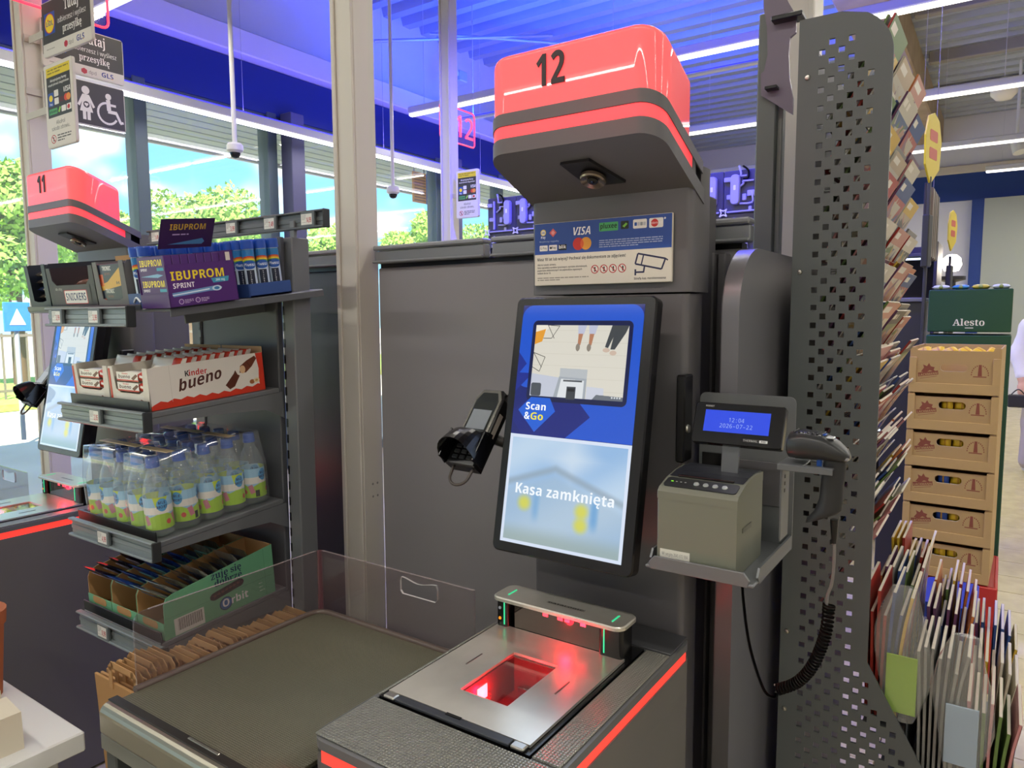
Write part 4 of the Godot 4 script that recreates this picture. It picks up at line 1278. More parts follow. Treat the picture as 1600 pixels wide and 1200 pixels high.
	put(MB.new().prism(PackedVector2Array([Vector2(-0.015, 0.0), Vector2(0.015, 0.0), Vector2(0.015, -0.052), Vector2(0.009, -0.064), Vector2(-0.009, -0.064), Vector2(-0.015, -0.052)]), -0.012, -0.006, T(-0.01, -0.034, -0.006, 16)), "neck", mat("6e7073", 0.35, 0.5), d)
	# hand scanner holder
	var h := thing("scanner_holder", "L shaped grey metal holder for the hand scanner", "holder", V(-0.29, 1.17, -1.23))
	var hm := mat("6b6e70", 0.4, 0.3)
	put(bx(V(-0.004, 0.065, -0.015), V(0.003, 0.135, 0.05), 0.001), "upright", hm, h)
	put(bx(V(0.014, 0.132, 0.0), V(0.04, 0.003, 0.06), 0.001), "shelf", hm, h)
	for q in [-1, 1]: put(bx(V(0.056, 0.132, q * 0.024), V(0.044, 0.003, 0.012), 0.001), "prong", hm, h)
	put(bx(V(0.036, 0.1275, 0.03), V(0.084, 0.009, 0.002), 0.0005), "front_edge", hm, h)
	for k in 3: put(bx(V(-0.0022, 0.105 - 0.012 * k, -0.01), V(0.001, 0.006, 0.004)), "slot", BK, h)
	# hand scanner
	var s := thing("hand_scanner", "dark grey pistol grip hand scanner resting in holder beside perforated panel", "hand scanner", V(-0.242, 1.3275, -1.23))
	var sm := mat("2e2f30", 0.32)
	var rings := []
	for e in [[-0.044, 0.0, 0.014, 0.019], [-0.040, 0.001, 0.021, 0.027], [-0.02, 0.003, 0.024, 0.031], [0.01, 0.002, 0.022, 0.031], [0.03, -0.004, 0.017, 0.027], [0.045, -0.010, 0.010, 0.018], [0.05, -0.012, 0.004, 0.008]]:
		var ring := []
		for k in 18:
			var a := TAU * k / 18.0
			ring.append(V(e[0], e[1] + e[2] * signf(sin(a)) * pow(absf(sin(a)), 0.8) + 0.004, e[3] * signf(cos(a)) * pow(absf(cos(a)), 0.8)))
		rings.append(ring)
	put(MB.new().loft(rings), "head", sm, s)
	for k in 7: put(bx(V(-0.032 + 0.007 * k, 0.0285 - 0.0002 * k, 0.002), V(0.002, 0.0025, 0.034), 0.0008), "rib", mat("232425", 0.5), s)
	put(bx(V(0.022, 0.0225, 0.01), V(0.012, 0.003, 0.016), 0.0012), "light_bar", mat("d6d9dc", 0.2), s)
	put(bx(V(0.012, 0.026, 0.008), V(0.006, 0.002, 0.014), 0.0008), "blue_bar", mat("2c5cc0", 0.3), s)
	put(bx(V(0.046, -0.010, 0.012), V(0.008, 0.006, 0.01), 0.002), "tip", mat("9a9a98", 0.2, 0.4), s)
	var hr := []
	for e in [[0.028, -0.012, 0.016, 0.013], [0.027, -0.03, 0.0175, 0.013], [0.025, -0.055, 0.0175, 0.0135], [0.024, -0.08, 0.018, 0.014], [0.020, -0.098, 0.021, 0.0145], [0.012, -0.108, 0.024, 0.0145], [0.006, -0.114, 0.020, 0.012]]:
		var ring := []
		for k in 14:
			var a := TAU * k / 14.0
			var tiltk: float = (e[1] + 0.09) * 0.0 if e[1] > -0.09 else (-0.09 - e[1]) * 1.1
			ring.append(V(e[0] + e[2] * cos(a), e[1] - tiltk * -cos(a) * 0.35, e[3] * sin(a)))
		hr.append(ring)
	put(MB.new().loft(hr), "grip", mat("252627", 0.5), s)
	put(bx(V(0.005, -0.022, 0.0), V(0.008, 0.016, 0.012), 0.002), "blue_trigger", mat("2f66c8", 0.35), s)
	# coiled cord
	var c := thing("coiled_cord", "dark grey coiled cord hanging from the hand scanner", "cord", Vector3.ZERO)
	var zz := -1.245
	var cg := mat("75706c", 0.5)
	var k0 := zz / -1.27
	var P := func(x: float, y: float) -> Vector3: return V(x * k0 * -1.0 * -1.0, 1.546 + (y - 1.546) * k0, zz)
	var sr := []
	for q in [[-0.219, 1.19], [-0.217, 1.142], [-0.219, 1.098], [-0.225, 1.074], [-0.226, 1.057]]: sr.append(P.call(q[0], q[1]))
	put(MB.new().tube(smooth_path(sr, 5), 0.0026, 7), "straight_lead", cg, c)
	put(MB.new().tube([P.call(-0.219, 1.205), P.call(-0.218, 1.165)], [0.0065, 0.004], 10), "strain_relief", BK, c)
	var ax := []
	for q in [[-0.222, 1.058], [-0.225, 1.013], [-0.235, 0.971], [-0.25, 0.934], [-0.272, 0.905], [-0.301, 0.885]]: ax.append(P.call(q[0], q[1]))
	var sp2 := smooth_path(ax, 12)
	var coil := []
	var turns := 34
	var nn := turns * 12
	for i in nn + 1:
		var t := float(i) / nn * (sp2.size() - 1.001)
		var j := int(t)
		var pt: Vector3 = sp2[j].lerp(sp2[j + 1], t - j)
		var dr: Vector3 = (sp2[j + 1] - sp2[j]).normalized()
		var nb := dr.cross(V(0, 0, 1)).normalized()
		var a := TAU * turns * i / float(nn)
		coil.append(pt + (nb * cos(a) + V(0, 0, 1) * sin(a)) * 0.0085)
	put(MB.new().tube(coil, 0.0021, 5), "coil", cg, c)
	var tl := []
	for q in [[-0.303, 0.880], [-0.306, 0.870], [-0.323, 0.876], [-0.343, 0.924], [-0.356, 0.974], [-0.365, 1.037], [-0.369, 1.085]]: tl.append(P.call(q[0], q[1]))
	put(MB.new().tube(smooth_path(tl, 5), 0.0026, 7), "tail_lead", cg, c)

func smooth_path(p: Array, k: int) -> Array:
	var o := []
	for i in p.size() - 1:
		var a: Vector3 = p[maxi(i - 1, 0)]
		var d: Vector3 = p[mini(i + 2, p.size() - 1)]
		for j in k: o.append((p[i] as Vector3).cubic_interpolate(p[i + 1], a, d, float(j) / k))
	o.append(p[p.size() - 1])
	return o

# ---------- magazine rack with perforated end panel ----------
func xr(y: float) -> float:
	# right outline of the panel
	if y > 2.075: return -0.315 + sqrt(maxf(0.0, 0.1 * 0.1 - (y - 2.075) * (y - 2.075)))
	if y > 0.78: return -0.215
	if y > 0.42: return -0.215 + (0.78 - y) * 0.56
	return -0.0134
func perforated() -> MB:
	var b := MB.new()
	var xl := -0.4
	var g := 0.0193
	var hs := 0.00625
	var rows := []          # [y_hi, y_lo, hole row or -1]
	var y := 2.175
	var k := 0
	var yc := 2.118
	while yc > 0.05:
		rows.append([y, yc + hs, -1])
		rows.append([yc + hs, yc - hs, k])
		y = yc - hs
		yc -= g
		k += 1
	rows.append([y, 0.0, -1])
	var r := RandomNumberGenerator.new()
	r.seed = 3
	for q in rows:
		var y1: float = q[0]
		var y0: float = q[1]
		var n := 4 if y1 > 2.07 and q[2] < 0 and y1 - y0 > 0.02 else 1
		for s in n:
			var ya := lerpf(y1, y0, float(s) / n)
			var yb := lerpf(y1, y0, float(s + 1) / n)
			var cuts := []
			if q[2] >= 0:
				var lim: float = minf(xr(ya), xr(yb)) - 0.022
				for i in 18:
					var x := -0.352 + g * i
					if (i + int(q[2])) % 2 == 0 or x > lim or (q[2] < 5 and i > q[2] + 1 and i != 3) or x > -0.25 and yb > 0.78: continue
					cuts.append(x)
			var xs := xl
			for c in cuts:
				_slab(b, xs, c - hs, xs, c - hs, ya, yb)
				for z in [[c - hs, 1.0], [c + hs, -1.0]]: b.qo(V(z[0], yb, -1.703), V(z[0], yb, -1.697), V(z[0], ya, -1.697), V(z[0], ya, -1.703), V(z[1], 0, 0))
				for z in [[ya, -1.0], [yb, 1.0]]: b.qo(V(c - hs, z[0], -1.703), V(c + hs, z[0], -1.703), V(c + hs, z[0], -1.697), V(c - hs, z[0], -1.697), V(0, z[1], 0))
				xs = c + hs
			_slab(b, xs, xr(ya), xs, xr(yb), ya, yb)
			b.qo(V(xr(ya), ya, -1.703), V(xr(ya), ya, -1.697), V(xr(yb), yb, -1.697), V(xr(yb), yb, -1.703), V(1, 0.2, 0))
			b.qo(V(xl, ya, -1.703), V(xl, ya, -1.697), V(xl, yb, -1.697), V(xl, yb, -1.703), V(-1, 0, 0))
	b.qo(V(xl, 2.175, -1.703), V(-0.315, 2.175, -1.703), V(-0.315, 2.175, -1.697), V(xl, 2.175, -1.697), V(0, 1, 0))
	return b
func _slab(b: MB, a0: float, a1: float, b0: float, b1: float, ya: float, yb: float):
	b.quad(V(b0, yb, -1.697), V(b1, yb, -1.697), V(a1, ya, -1.697), V(a0, ya, -1.697))
	b.quad(V(b1, yb, -1.703), V(b0, yb, -1.703), V(a0, ya, -1.703), V(a1, ya, -1.703))

func cover_art(sd: int) -> Canvas:
	var r := RandomNumberGenerator.new()
	r.seed = sd * 31 + 5
	var bg := [C("b3342c"), C("d8d0bc"), C("d8b23a"), C("2f4c8c"), C("c98a76"), C("5f7f3e"), C("cfc8b6"), C("7a3f6a"), C("3a3a3c"), C("c7b294")]
	var c := Canvas.new(160, 220, bg[sd % 10].lerp(C("c8bca8"), 0.25))
	for i in 26:
		var q: Color = bg[r.randi() % 10].lerp(C("b8aa96"), r.randf_range(0.1, 0.5))
		c.poly([Vector2(r.randf_range(0, 60), r.randf_range(30, 200)), Vector2(r.randf_range(60, 160), r.randf_range(30, 200)), Vector2(r.randf_range(0, 160), r.randf_range(40, 220))], q)
	c.disc(r.randf_range(60, 110), r.randf_range(90, 130), r.randf_range(18, 34), C("b98f72"), r.randf_range(24, 44))
	c.rect(0, 0, 160, 40, bg[(sd + 3) % 10])
	c.greek(10, 10, 130, 1, 34, C("f2ece0"), sd + 60)
	c.greek(8, 150, 140, 6, 11, C("efe8d8"), sd)
	return c

const ORD := ["first", "second", "third", "fourth", "fifth", "sixth", "seventh", "eighth", "ninth", "tenth", "eleventh", "twelfth", "thirteenth", "fourteenth"]
func mag_mesh(th: float, h: float, w: float, bend: float, a0: float) -> Array:
	# leaning sheet in the x-y plane (near edge faces +z), bends further over at the top
	var prof := []
	var p := Vector2.ZERO
	var a := a0
	for k in 6:
		prof.append([p, Vector2(cos(a), -sin(a))])
		p += Vector2(sin(a), cos(a)) * h / 5.0
		a += bend / 5.0 * (0.4 + 0.3 * k)
	var poly := func(t0: float, t1: float, cut: float) -> PackedVector2Array:
		var o := PackedVector2Array()
		for k in 6:
			var q: Vector2 = prof[k][0] + prof[k][1] * t0
			if k == 5: q += (prof[4][0] - prof[5][0]) * cut
			o.append(q)
		for k in 6:
			var q: Vector2 = prof[5 - k][0] + prof[5 - k][1] * t1
			if k == 0: q += (prof[4][0] - prof[5][0]) * cut
			o.append(q)
		return o
	var pages := MB.new().prism(poly.call(0.0006, th - 0.0006, -0.012), -w + 0.001, -0.0015).mesh()
	var cover := MB.new()
	cover.prism(poly.call(0.0, 0.0007, 0.0), -w, 0.0)
	cover.prism(poly.call(th - 0.0007, th, 0.0), -w, 0.0)
	cover.prism(poly.call(0.0, th, 0.0), -0.0008, 0.0)
	var pr := MB.new()
	for k in 5:
		var u: Vector2 = prof[k][0] + prof[k][1] * (th + 0.0003)
		var v: Vector2 = prof[k + 1][0] + prof[k + 1][1] * (th + 0.0003)
		pr.quad(V(u.x, u.y, 0), V(u.x, u.y, -w), V(v.x, v.y, -w), V(v.x, v.y, 0), Rect2(0, 1.0 - (k + 1) / 5.0, 1, 0.2))
	return [pages, cover.mesh(), pr.mesh()]

func rack():
	var o := thing("magazine_rack", "tall charcoal magazine rack with perforated end panel", "rack", Vector3.ZERO)
	var pan := put(perforated(), "perforated_panel", mat("585d5d", 0.42), o)
	for q in [[-0.38, 2.052], [-0.383, 1.637], [-0.385, 0.811], [-0.385, 0.622]]:
		put(MB.new().lathe([Vector2(0, 0.005), Vector2(0.0045, 0.004), Vector2(0.006, 0.0)], 12, T(q[0], q[1], -1.697, 90)), "bolt", ST, pan)
	put(bx(V(-0.397, 1.08, -2.1), V(0.006, 2.15, 0.78)), "back_sheet", mat("2c2d2e", 0.5), o)
	var wm := mat("cfcfca", 0.3, 0.7)
	var covers := []
	for i in 12: covers.append(printed(cover_art(i), 0.35))
	var cols := [["red", "a8352c"], ["cream", "d8d0bc"], ["yellow", "d9b53a"], ["blue", "33508f"], ["pink", "c98a8a"], ["green", "647f42"], ["white", "e2ded4"], ["purple", "6c4468"], ["orange", "d0793c"], ["grey", "8d8c88"]]
	var paper := mat("cfc7b6", 0.7)
	var vars := []
	for b in 12:
		vars.append([mag_mesh(0.005, 0.215, 0.2, 0.03 * b, 0.46), mag_mesh(0.005, 0.195, 0.19, 0.03 * b, 0.46), mag_mesh(0.005, 0.235, 0.205, 0.03 * b, 0.46)])
	var low := []
	for b in 7:
		var bd: float = [-0.05, -0.03, 0.0, 0.04, 0.09, 0.16, 0.24][b]
		low.append([mag_mesh(0.0065, 0.27, 0.2, bd, -0.02 + 0.006 * b), mag_mesh(0.0065, 0.245, 0.19, bd, -0.02 + 0.006 * b), mag_mesh(0.0065, 0.29, 0.2, bd, -0.02 + 0.006 * b)])
	var r := RandomNumberGenerator.new()
	r.seed = 21
	for t in 12:
		var y := 1.955 - 0.098 * t
		# wire pocket of the tier
		for zz in [-1.722, -1.953, -2.188, -2.425]:
			put(MB.new().tube([V(-0.39, y - 0.01, zz), V(-0.325, y - 0.012, zz), V(-0.275, y + 0.077, zz), V(-0.269 + 0.0006 * t, y + 0.087, zz)], 0.0022, 5), "wire_arm", wm, o)
		var xw := -0.269 + 0.0006 * t
		put(MB.new().tube([V(xw, y + 0.087, -1.718), V(xw, y + 0.087, -2.46)], 0.0022, 5), "wire_rail", wm, o)
		var order := 0
		for zc in 3:
			var cnt := 3
			for m in cnt:
				var v: Array = vars[mini(11, maxi(0, t + (zc % 2)))][r.randi() % 3]
				var ci := r.randi() % 10
				var mg := thing("magazine", "%s magazine, %s from the perforated panel in the %s rack tier from the top" % [cols[ci][0], ORD[order], ORD[t]], "magazine", V(-0.352 + 0.0125 * m, y, -1.737 - 0.235 * zc - r.randf_range(0.0, 0.005)), 0.0, "magazines in the tiers of the rack")
				order += 1
				put(v[0], "pages", paper, mg)
				put(v[1], "cover", mat(cols[ci][1], 0.35), mg)
				if m == cnt - 1: put(v[2], "cover_print", covers[r.randi() % 12], mg)
	# bottom tray with upright bundles
	put(bx(V(-0.07, 0.40, -2.1), V(0.28, 0.012, 0.73), 0.003), "tray_floor", mat("484a4b", 0.5), o)
	for q in [[-0.136, 0.72], [-0.037, 0.6], [0.065, 0.5]]:
		put(bx(V(q[0], q[1] * 0.5 + 0.2, -2.1), V(0.003, q[1] - 0.4, 0.73)), "divider", mat("484a4b", 0.5), o)
	put(bx(V(-0.182, 0.62, -2.1), V(0.086, 0.01, 0.73), 0.002), "raised_floor", mat("484a4b", 0.5), o)
	put(bx(V(-0.086, 0.52, -2.1), V(0.092, 0.01, 0.73), 0.002), "raised_floor", mat("484a4b", 0.5), o)
	var rowdef := [[-0.213, 0.64, "rear", 7], [-0.105, 0.54, "middle", 7], [-0.008, 0.44, "front", 7]]
	for ri in 3:
		var rd: Array = rowdef[ri]
		for zc in 3:
			var base: int = [0, 3, 2, 9, 7, 8, 5, 1, 3][ri * 3 + zc]
			if ri == 2 and zc == 0: base = 5
			for m in int(rd[3]):
				var v: Array = low[m][r.randi() % 3]
				var ci: int = base if r.randf() < 0.55 else [0, 2, 3, 5, 7, 8, 9, 4][r.randi() % 8]
				if ri == 2 and zc == 0: ci = 5 if m % 3 > 0 else 4
				var mg := thing("magazine", "%s magazine, %s in the %s bundle of the %s row in the bottom tray" % [cols[ci][0], ORD[m], ORD[zc], rd[2]], "magazine", V(rd[0] + 0.0098 * m - 0.01, rd[1] + r.randf_range(-0.005, 0.005), -1.737 - 0.235 * zc - r.randf_range(0.0, 0.012)), 0.0, "magazines in the bottom tray")
				put(v[0], "pages", paper, mg)
				put(v[1], "cover", mat(cols[ci][1], 0.35), mg)
				if m == int(rd[3]) - 1: put(v[2], "cover_print", covers[r.randi() % 12], mg)
	# plastic wrapped issues hanging over the edge
	var film := clear("e8ece8", 0.10, 0.08)
	for q in [[V(-0.15, 0.66, -1.7195), 0.16, "green"], [V(-0.035, 0.58, -1.7195), 0.12, "clear"]]:
		var w := thing("wrapped_issue", "children's issue with %s insert in crumpled clear film beside the panel edge" % q[2], "wrapped magazine", q[0])
		var rg := []
		for k in 7:
			var ring := []
			var yy: float = 0.30 * k / 6.0
			var ww: float = 0.055 * sin(0.5 + 2.2 * k / 6.0)
			for i in 12:
				var a := TAU * i / 12.0
				ring.append(V(cos(a) * ww * (1.0 + 0.15 * sin(3.0 * a + k)), yy, sin(a) * 0.010 * (1.0 + 0.3 * cos(5.0 * a + k))))
			rg.append(ring)
		put(MB.new().loft(rg), "film_bag", film, w)
		put(bx(V(0.0, 0.08, 0.0), V(0.06, 0.13, 0.004), 0.001), "insert", mat("93b83c" if q[2] == "green" else "9db4c8", 0.4), w)
# shelf k: back height at zb, slope; boards fall towards the front
const SH := {1: [1.620, -1.38, 0.125], 2: [1.345, -1.31, 0.079], 3: [1.025, -1.31, 0.079], 4: [0.765, -1.31, 0.066]}
func sy(k: int, z: float) -> float: return SH[k][0] - (z - SH[k][1]) * SH[k][2]
func ont(k: int, x: float, z: float, lift := 0.0) -> Transform3D:
	return Transform3D(Basis.from_euler(V(atan(SH[k][2]), 0, 0)), V(x, sy(k, z) + lift, z))
func shelf_thing(k: int, called: String, label: String, category: String, x: float, z: float, group := "", lift := 0.0) -> Node3D:
	var o := thing(called, label, category, Vector3.ZERO, 0, group)
	o.transform = ont(k, x, z, lift)
	return o

func tag_tex(s: String) -> StandardMaterial3D:
	var c := Canvas.new(180, 110, C("d9d7cf"))
	c.greek(10, 10, 70, 4, 14, C("8a8a86"), s.length() + s.unicode_at(0))
	c.rect(10, 84, 70, 3, C("8a8a86"))
	c.text(s, 168, 88, 52, C("b02830"), 2, "sansb", 82)
	return printed(c, 0.4)

func price_rail(p: Node3D, x0: float, x1: float, y: float, z: float, tags: Array, m: Material):
	var r := put(bx(V((x0 + x1) / 2, y, z), V(x1 - x0, 0.044, 0.006), 0.001), "price_rail", m, p)
	put(bx(V((x0 + x1) / 2, y + 0.021, z + 0.006), V(x1 - x0, 0.006, 0.016), 0.002), "rail_lip", m, r)
	put(bx(V((x0 + x1) / 2, y - 0.021, z + 0.006), V(x1 - x0, 0.007, 0.018), 0.002), "rail_lip", m, r)
	put(bx(V((x0 + x1) / 2, y, z + 0.002), V(x1 - x0, 0.012, 0.006), 0.001), "rail_ridge", m, r)
	put(bx(V(x1 + 0.002, y, z + 0.002), V(0.005, 0.05, 0.024), 0.002), "end_cap", mat("2c3031", 0.5), r)
	for t in tags:
		var f := put(bx(V(t[0], y, z + 0.011), V(0.056, 0.040, 0.008), 0.0015), "price_tag", mat("5d6466", 0.45), p)
		put(face(0.044, 0.029, T(t[0] - 0.002, y, z + 0.0154)), "tag_screen", tag_tex(t[1]), f)

func shelf_unit():
	var sm := mat("6c6f72", 0.42)
	var rm := mat("7e8688", 0.4, 0.2)
	var o := thing("display_shelf", "charcoal snack display shelf unit between the two checkouts", "shelf", Vector3.ZERO)
	put(bx(V(-1.88, 0.88, -1.33), V(0.36, 1.76, 0.02), 0.003), "back_panel", mat("56585c", 0.45), o)
	for x in [-2.085, -1.645]:
		var u := put(bx(V(x, 0.88, -1.345), V(0.05, 1.76, 0.06), 0.003), "upright", sm, o)
		for k in 36: put(bx(V(x - 0.018 * signf(x + 1.88), 0.12 + k * 0.045, -1.3145), V(0.006, 0.024, 0.002)), "slot", BK, u)
	# boards
	for k in [2, 3, 4]:
		var xf := ont(k, -1.88, -1.12)
		var b := put(MB.new().box(V(0, -0.008, 0), V(0.385, 0.014, 0.38), 0.002, xf), "shelf_board", sm, o)
		put(MB.new().box(V(0, 0.012, 0.186), V(0.385, 0.03, 0.004), 0.001, xf), "front_stop", mat("2a2c2d", 0.3), b)
		for sx in [-1, 1]:
			var pl := PackedVector2Array([Vector2(-0.2, -0.015), Vector2(0.19, -0.015), Vector2(0.19, -0.03), Vector2(0.0, -0.04), Vector2(-0.14, -0.055), Vector2(-0.2, -0.09)])
			put(MB.new().prism(pl, -0.002, 0.002, xf * Transform3D(Basis(V(0, 0, 1), V(0, 1, 0), V(-1, 0, 0)), V(sx * 0.19, 0, 0))), "bracket", sm, b)
	price_rail(o, -2.085, -1.665, 1.296, -0.915, [[-1.885, "2,85"]], rm)
	price_rail(o, -2.06, -1.65, 0.985, -0.912, [[-1.875, "4,99"]], rm)
	price_rail(o, -2.05, -1.64, 0.728, -0.912, [[-1.905, "0,99"]], rm)
	price_rail(o, -2.10, -1.695, 1.546, -0.905, [[-2.03, "3,99"], [-1.84, "3,99"]], rm)
	# wide top board
	var t := ont(1, -1.955, -1.17)
	var tb := put(MB.new().box(V(0, -0.005, 0), V(0.72, 0.008, 0.46), 0.002, t), "top_board", sm, o)
	put(MB.new().box(V(-0.06, 0.003, 0.23), V(0.60, 0.014, 0.003), 0.001, t), "front_stop", mat("33363b", 0.35), tb)
	put(MB.new().box(V(0.359, -0.012, 0.0), V(0.004, 0.018, 0.46), 0.001, t), "side_lip", mat("6a6d70", 0.35, 0.3), tb)
	put(MB.new().box(V(0.2, -0.03, -0.05), V(0.006, 0.05, 0.3), 0.001, t), "bracket", sm, tb)
	put(bx(V(-1.75, 1.69, -1.30), V(0.22, 0.14, 0.012), 0.002), "top_back_panel", mat("4a4d54", 0.45), o)
	# rail behind the top board
	price_rail(o, -2.40, -1.53, 1.808, -1.36, [[-2.34, "1,49"], [-2.16, "3,99"], [-1.93, "3,99"], [-1.75, "7,49"], [-1.59, "14,99"]], mat("5d6062", 0.4, 0.2))
	for x in [-2.3, -1.66]: put(bx(V(x, 1.775, -1.355), V(0.02, 0.07, 0.012), 0.002), "rail_post", sm, o)

# an open shop carton: bottom, back, two sides, low front with a dip
func carton(o: Node3D, w: float, d: float, h: float, hf: float, m: Material, inside: Material, back_h := 1.0):
	var t := 0.002
	put(bx(V(0, t / 2, -d / 2), V(w, t, d)), "bottom", inside, o)
	put(bx(V(0, h * back_h / 2, -d + t / 2), V(w, h * back_h, t)), "back_wall", inside, o)
	for s in [-1, 1]:
		var pl := PackedVector2Array([Vector2(0, 0), Vector2(d, 0), Vector2(d, h), Vector2(0.012, h), Vector2(0.004, h * 0.92), Vector2(0, hf)])
		var sw := MB.new().prism(pl, -t / 2, t / 2, Transform3D(Basis(V(0, 0, -1), V(0, 1, 0), V(1, 0, 0)), V(s * (w / 2 - t / 2), 0, 0)))
		put(sw, "side_wall", m, o)
	var fp := PackedVector2Array([Vector2(-w / 2, 0), Vector2(w / 2, 0), Vector2(w / 2, h), Vector2(w / 2 - 0.02, h), Vector2(w / 2 - 0.026, hf * 1.2), Vector2(w / 2 - 0.045, hf), Vector2(-w / 2 + 0.045, hf), Vector2(-w / 2 + 0.026, hf * 1.2), Vector2(-w / 2 + 0.02, h), Vector2(-w / 2, h)])
	put(MB.new().prism(fp, -t, 0.0), "front_wall", m, o)

func pillow(l: float, w: float, t: float, xf := Transform3D.IDENTITY, crimp := true) -> MB:
	# flow pack lying along x
	var rings := []
	for e in [[-0.5, 0.04, 1.0], [-0.44, 0.06, 0.98], [-0.38, 0.7, 0.95], [-0.2, 1.0, 0.92], [0.2, 1.0, 0.92], [0.38, 0.7, 0.95], [0.44, 0.06, 0.98], [0.5, 0.04, 1.0]]:
		var ring := []
		for k in 10:
			var a := TAU * k / 10.0
			ring.append(xf * V(e[0] * l, 0.5 * t * e[1] * signf(sin(a)) * pow(absf(sin(a)), 0.6), 0.5 * w * e[2] * signf(cos(a)) * pow(absf(cos(a)), 0.6)))
		rings.append(ring)
	return MB.new().loft(rings)

func bueno_side() -> Canvas:
	var c := Canvas.new(900, 290, C("e3ded4"))
	var red := C("d23a22")
	var pts := [Vector2(0, 290), Vector2(0, 262)]
	for i in 19: pts.append(Vector2(20 + i * 48, 252 - (i % 2) * 16 - 6 * sin(i * 0.4)))
	pts.append(Vector2(900, 240))
	pts.append(Vector2(900, 290))
	c.poly(pts, red)
	c.poly([Vector2(838, 0), Vector2(900, 0), Vector2(900, 290), Vector2(862, 290), Vector2(850, 200), Vector2(858, 120)], red)
	c.rect(150, 0, 3, 250, C("cfc9bd"))
	c.text("K", 262, 92, 40, C("16120f"))
	c.text("inder", 292, 92, 40, C("c8281e"))
	c.text("bueno", 205, 190, 82, C("4a1f12"), 0, "sansb", 330, 0.18, -0.14)
	# broken bar with cream and two nuts
	c.poly([Vector2(565, 205), Vector2(640, 130), Vector2(655, 105), Vector2(672, 140), Vector2(690, 150), Vector2(640, 225), Vector2(598, 240)], C("5a2a18"))
	c.poly([Vector2(690, 130), Vector2(700, 80), Vector2(760, 45), Vector2(830, 18), Vector2(845, 40), Vector2(800, 95), Vector2(745, 135)], C("6a341e"))
	c.disc(718, 108, 24, C("d9b58c"), 30)
	c.line(Vector2(760, 60), Vector2(790, 100), 4, C("3c1a0e"))
	c.disc(790, 212, 22, C("a06030"), 17)
	c.disc(830, 206, 26, C("e2cfa6"), 18)
	c.disc(830, 206, 12, C("c29a5c"), 8)
	return c

func goods():
	goods_sweets()
	goods_water()
	goods_gum()
	goods_top()
	paper_bags()

func goods_sweets():
	var white := mat("dfd8ca", 0.5)
	var inner := mat("c9a87c", 0.7)
	var side := printed(bueno_side(), 0.42)
	var fr := Canvas.new(240, 150, C("e3ded4"))
	fr.poly([Vector2(0, 150), Vector2(0, 120), Vector2(40, 128), Vector2(80, 118), Vector2(130, 128), Vector2(180, 116), Vector2(240, 126), Vector2(240, 150)], C("d23a22"))
	fr.poly([Vector2(170, 110), Vector2(215, 40), Vector2(232, 52), Vector2(190, 118)], C("6a341e"))
	var frm := printed(fr, 0.42)
	var wrap := [mat("e9e4da", 0.28), mat("e4ddd0", 0.28)]
	var redm := mat("c8381f", 0.35)
	var bc := Canvas.new(220, 90, C("e9e4da"))
	bc.text("bueno", 18, 62, 36, C("4a1f12"), 0, "sansb", 120, 0.15)
	bc.text("Kinder", 60, 22, 14, C("c8281e"), 0, "sansb", 60)
	bc.poly([Vector2(150, 60), Vector2(200, 14), Vector2(220, 30), Vector2(172, 80)], C("6a341e"))
	bc.rect(0, 76, 220, 14, C("c8381f"))
	var bm := printed(bc, 0.3)
	for b in 2:
		var x: float = [-1.790, -1.978][b]
		var o := shelf_thing(2, "chocolate_carton", ["white and red chocolate bar carton with large brown lettering at the shelf edge", "white and red chocolate bar carton farther left behind its twin"][b], "carton", x, -0.945, "chocolate cartons")
		carton(o, 0.18, 0.33, 0.105, 0.04, white, inner, 1.15)
		put(face(0.328, 0.104, side_x(V(0.0905, 0.0525, -0.165))), "side_print", side, o)
		put(face(0.13, 0.036, T(0, 0.019, 0.0006)), "front_print", frm, o)
		put(bx(V(-0.086, 0.05, 0.0004), V(0.008, 0.1, 0.001)), "red_corner", redm, o)
		for i in 11:
			var row := i % 2
			var lvl: int = 0 if i < 2 else 1
			var zz := -0.014 if i < 2 else -0.068 - 0.0275 * (i - 2)
			var yy := 0.022 + 0.03 * row if i < 2 else 0.093
			if i == 2:
				yy = 0.078
				zz = -0.014
			var bar := shelf_thing(2, "chocolate_bar", "white wrapped chocolate bar, %s from the front in the %s carton" % [ORD[i], ["right", "left"][b]], "chocolate bar", x, -0.945, "wrapped chocolate bars")
			var lean := 0.0 if i < 3 else 66.0
			bar.transform = bar.transform * T(rng.randf_range(-0.003, 0.003), yy + 0.003, zz - 0.012, lean)
			put(pillow(0.15, 0.044, 0.024), "wrapper", wrap[i % 2], bar)
			put(pillow(0.04, 0.0445, 0.0245, T(0.045, 0, 0)), "red_band", redm, bar)
			if i < 3: put(face(0.1, 0.022, T(-0.012, 0.0, 0.0225)), "wrapper_print", bm, bar)

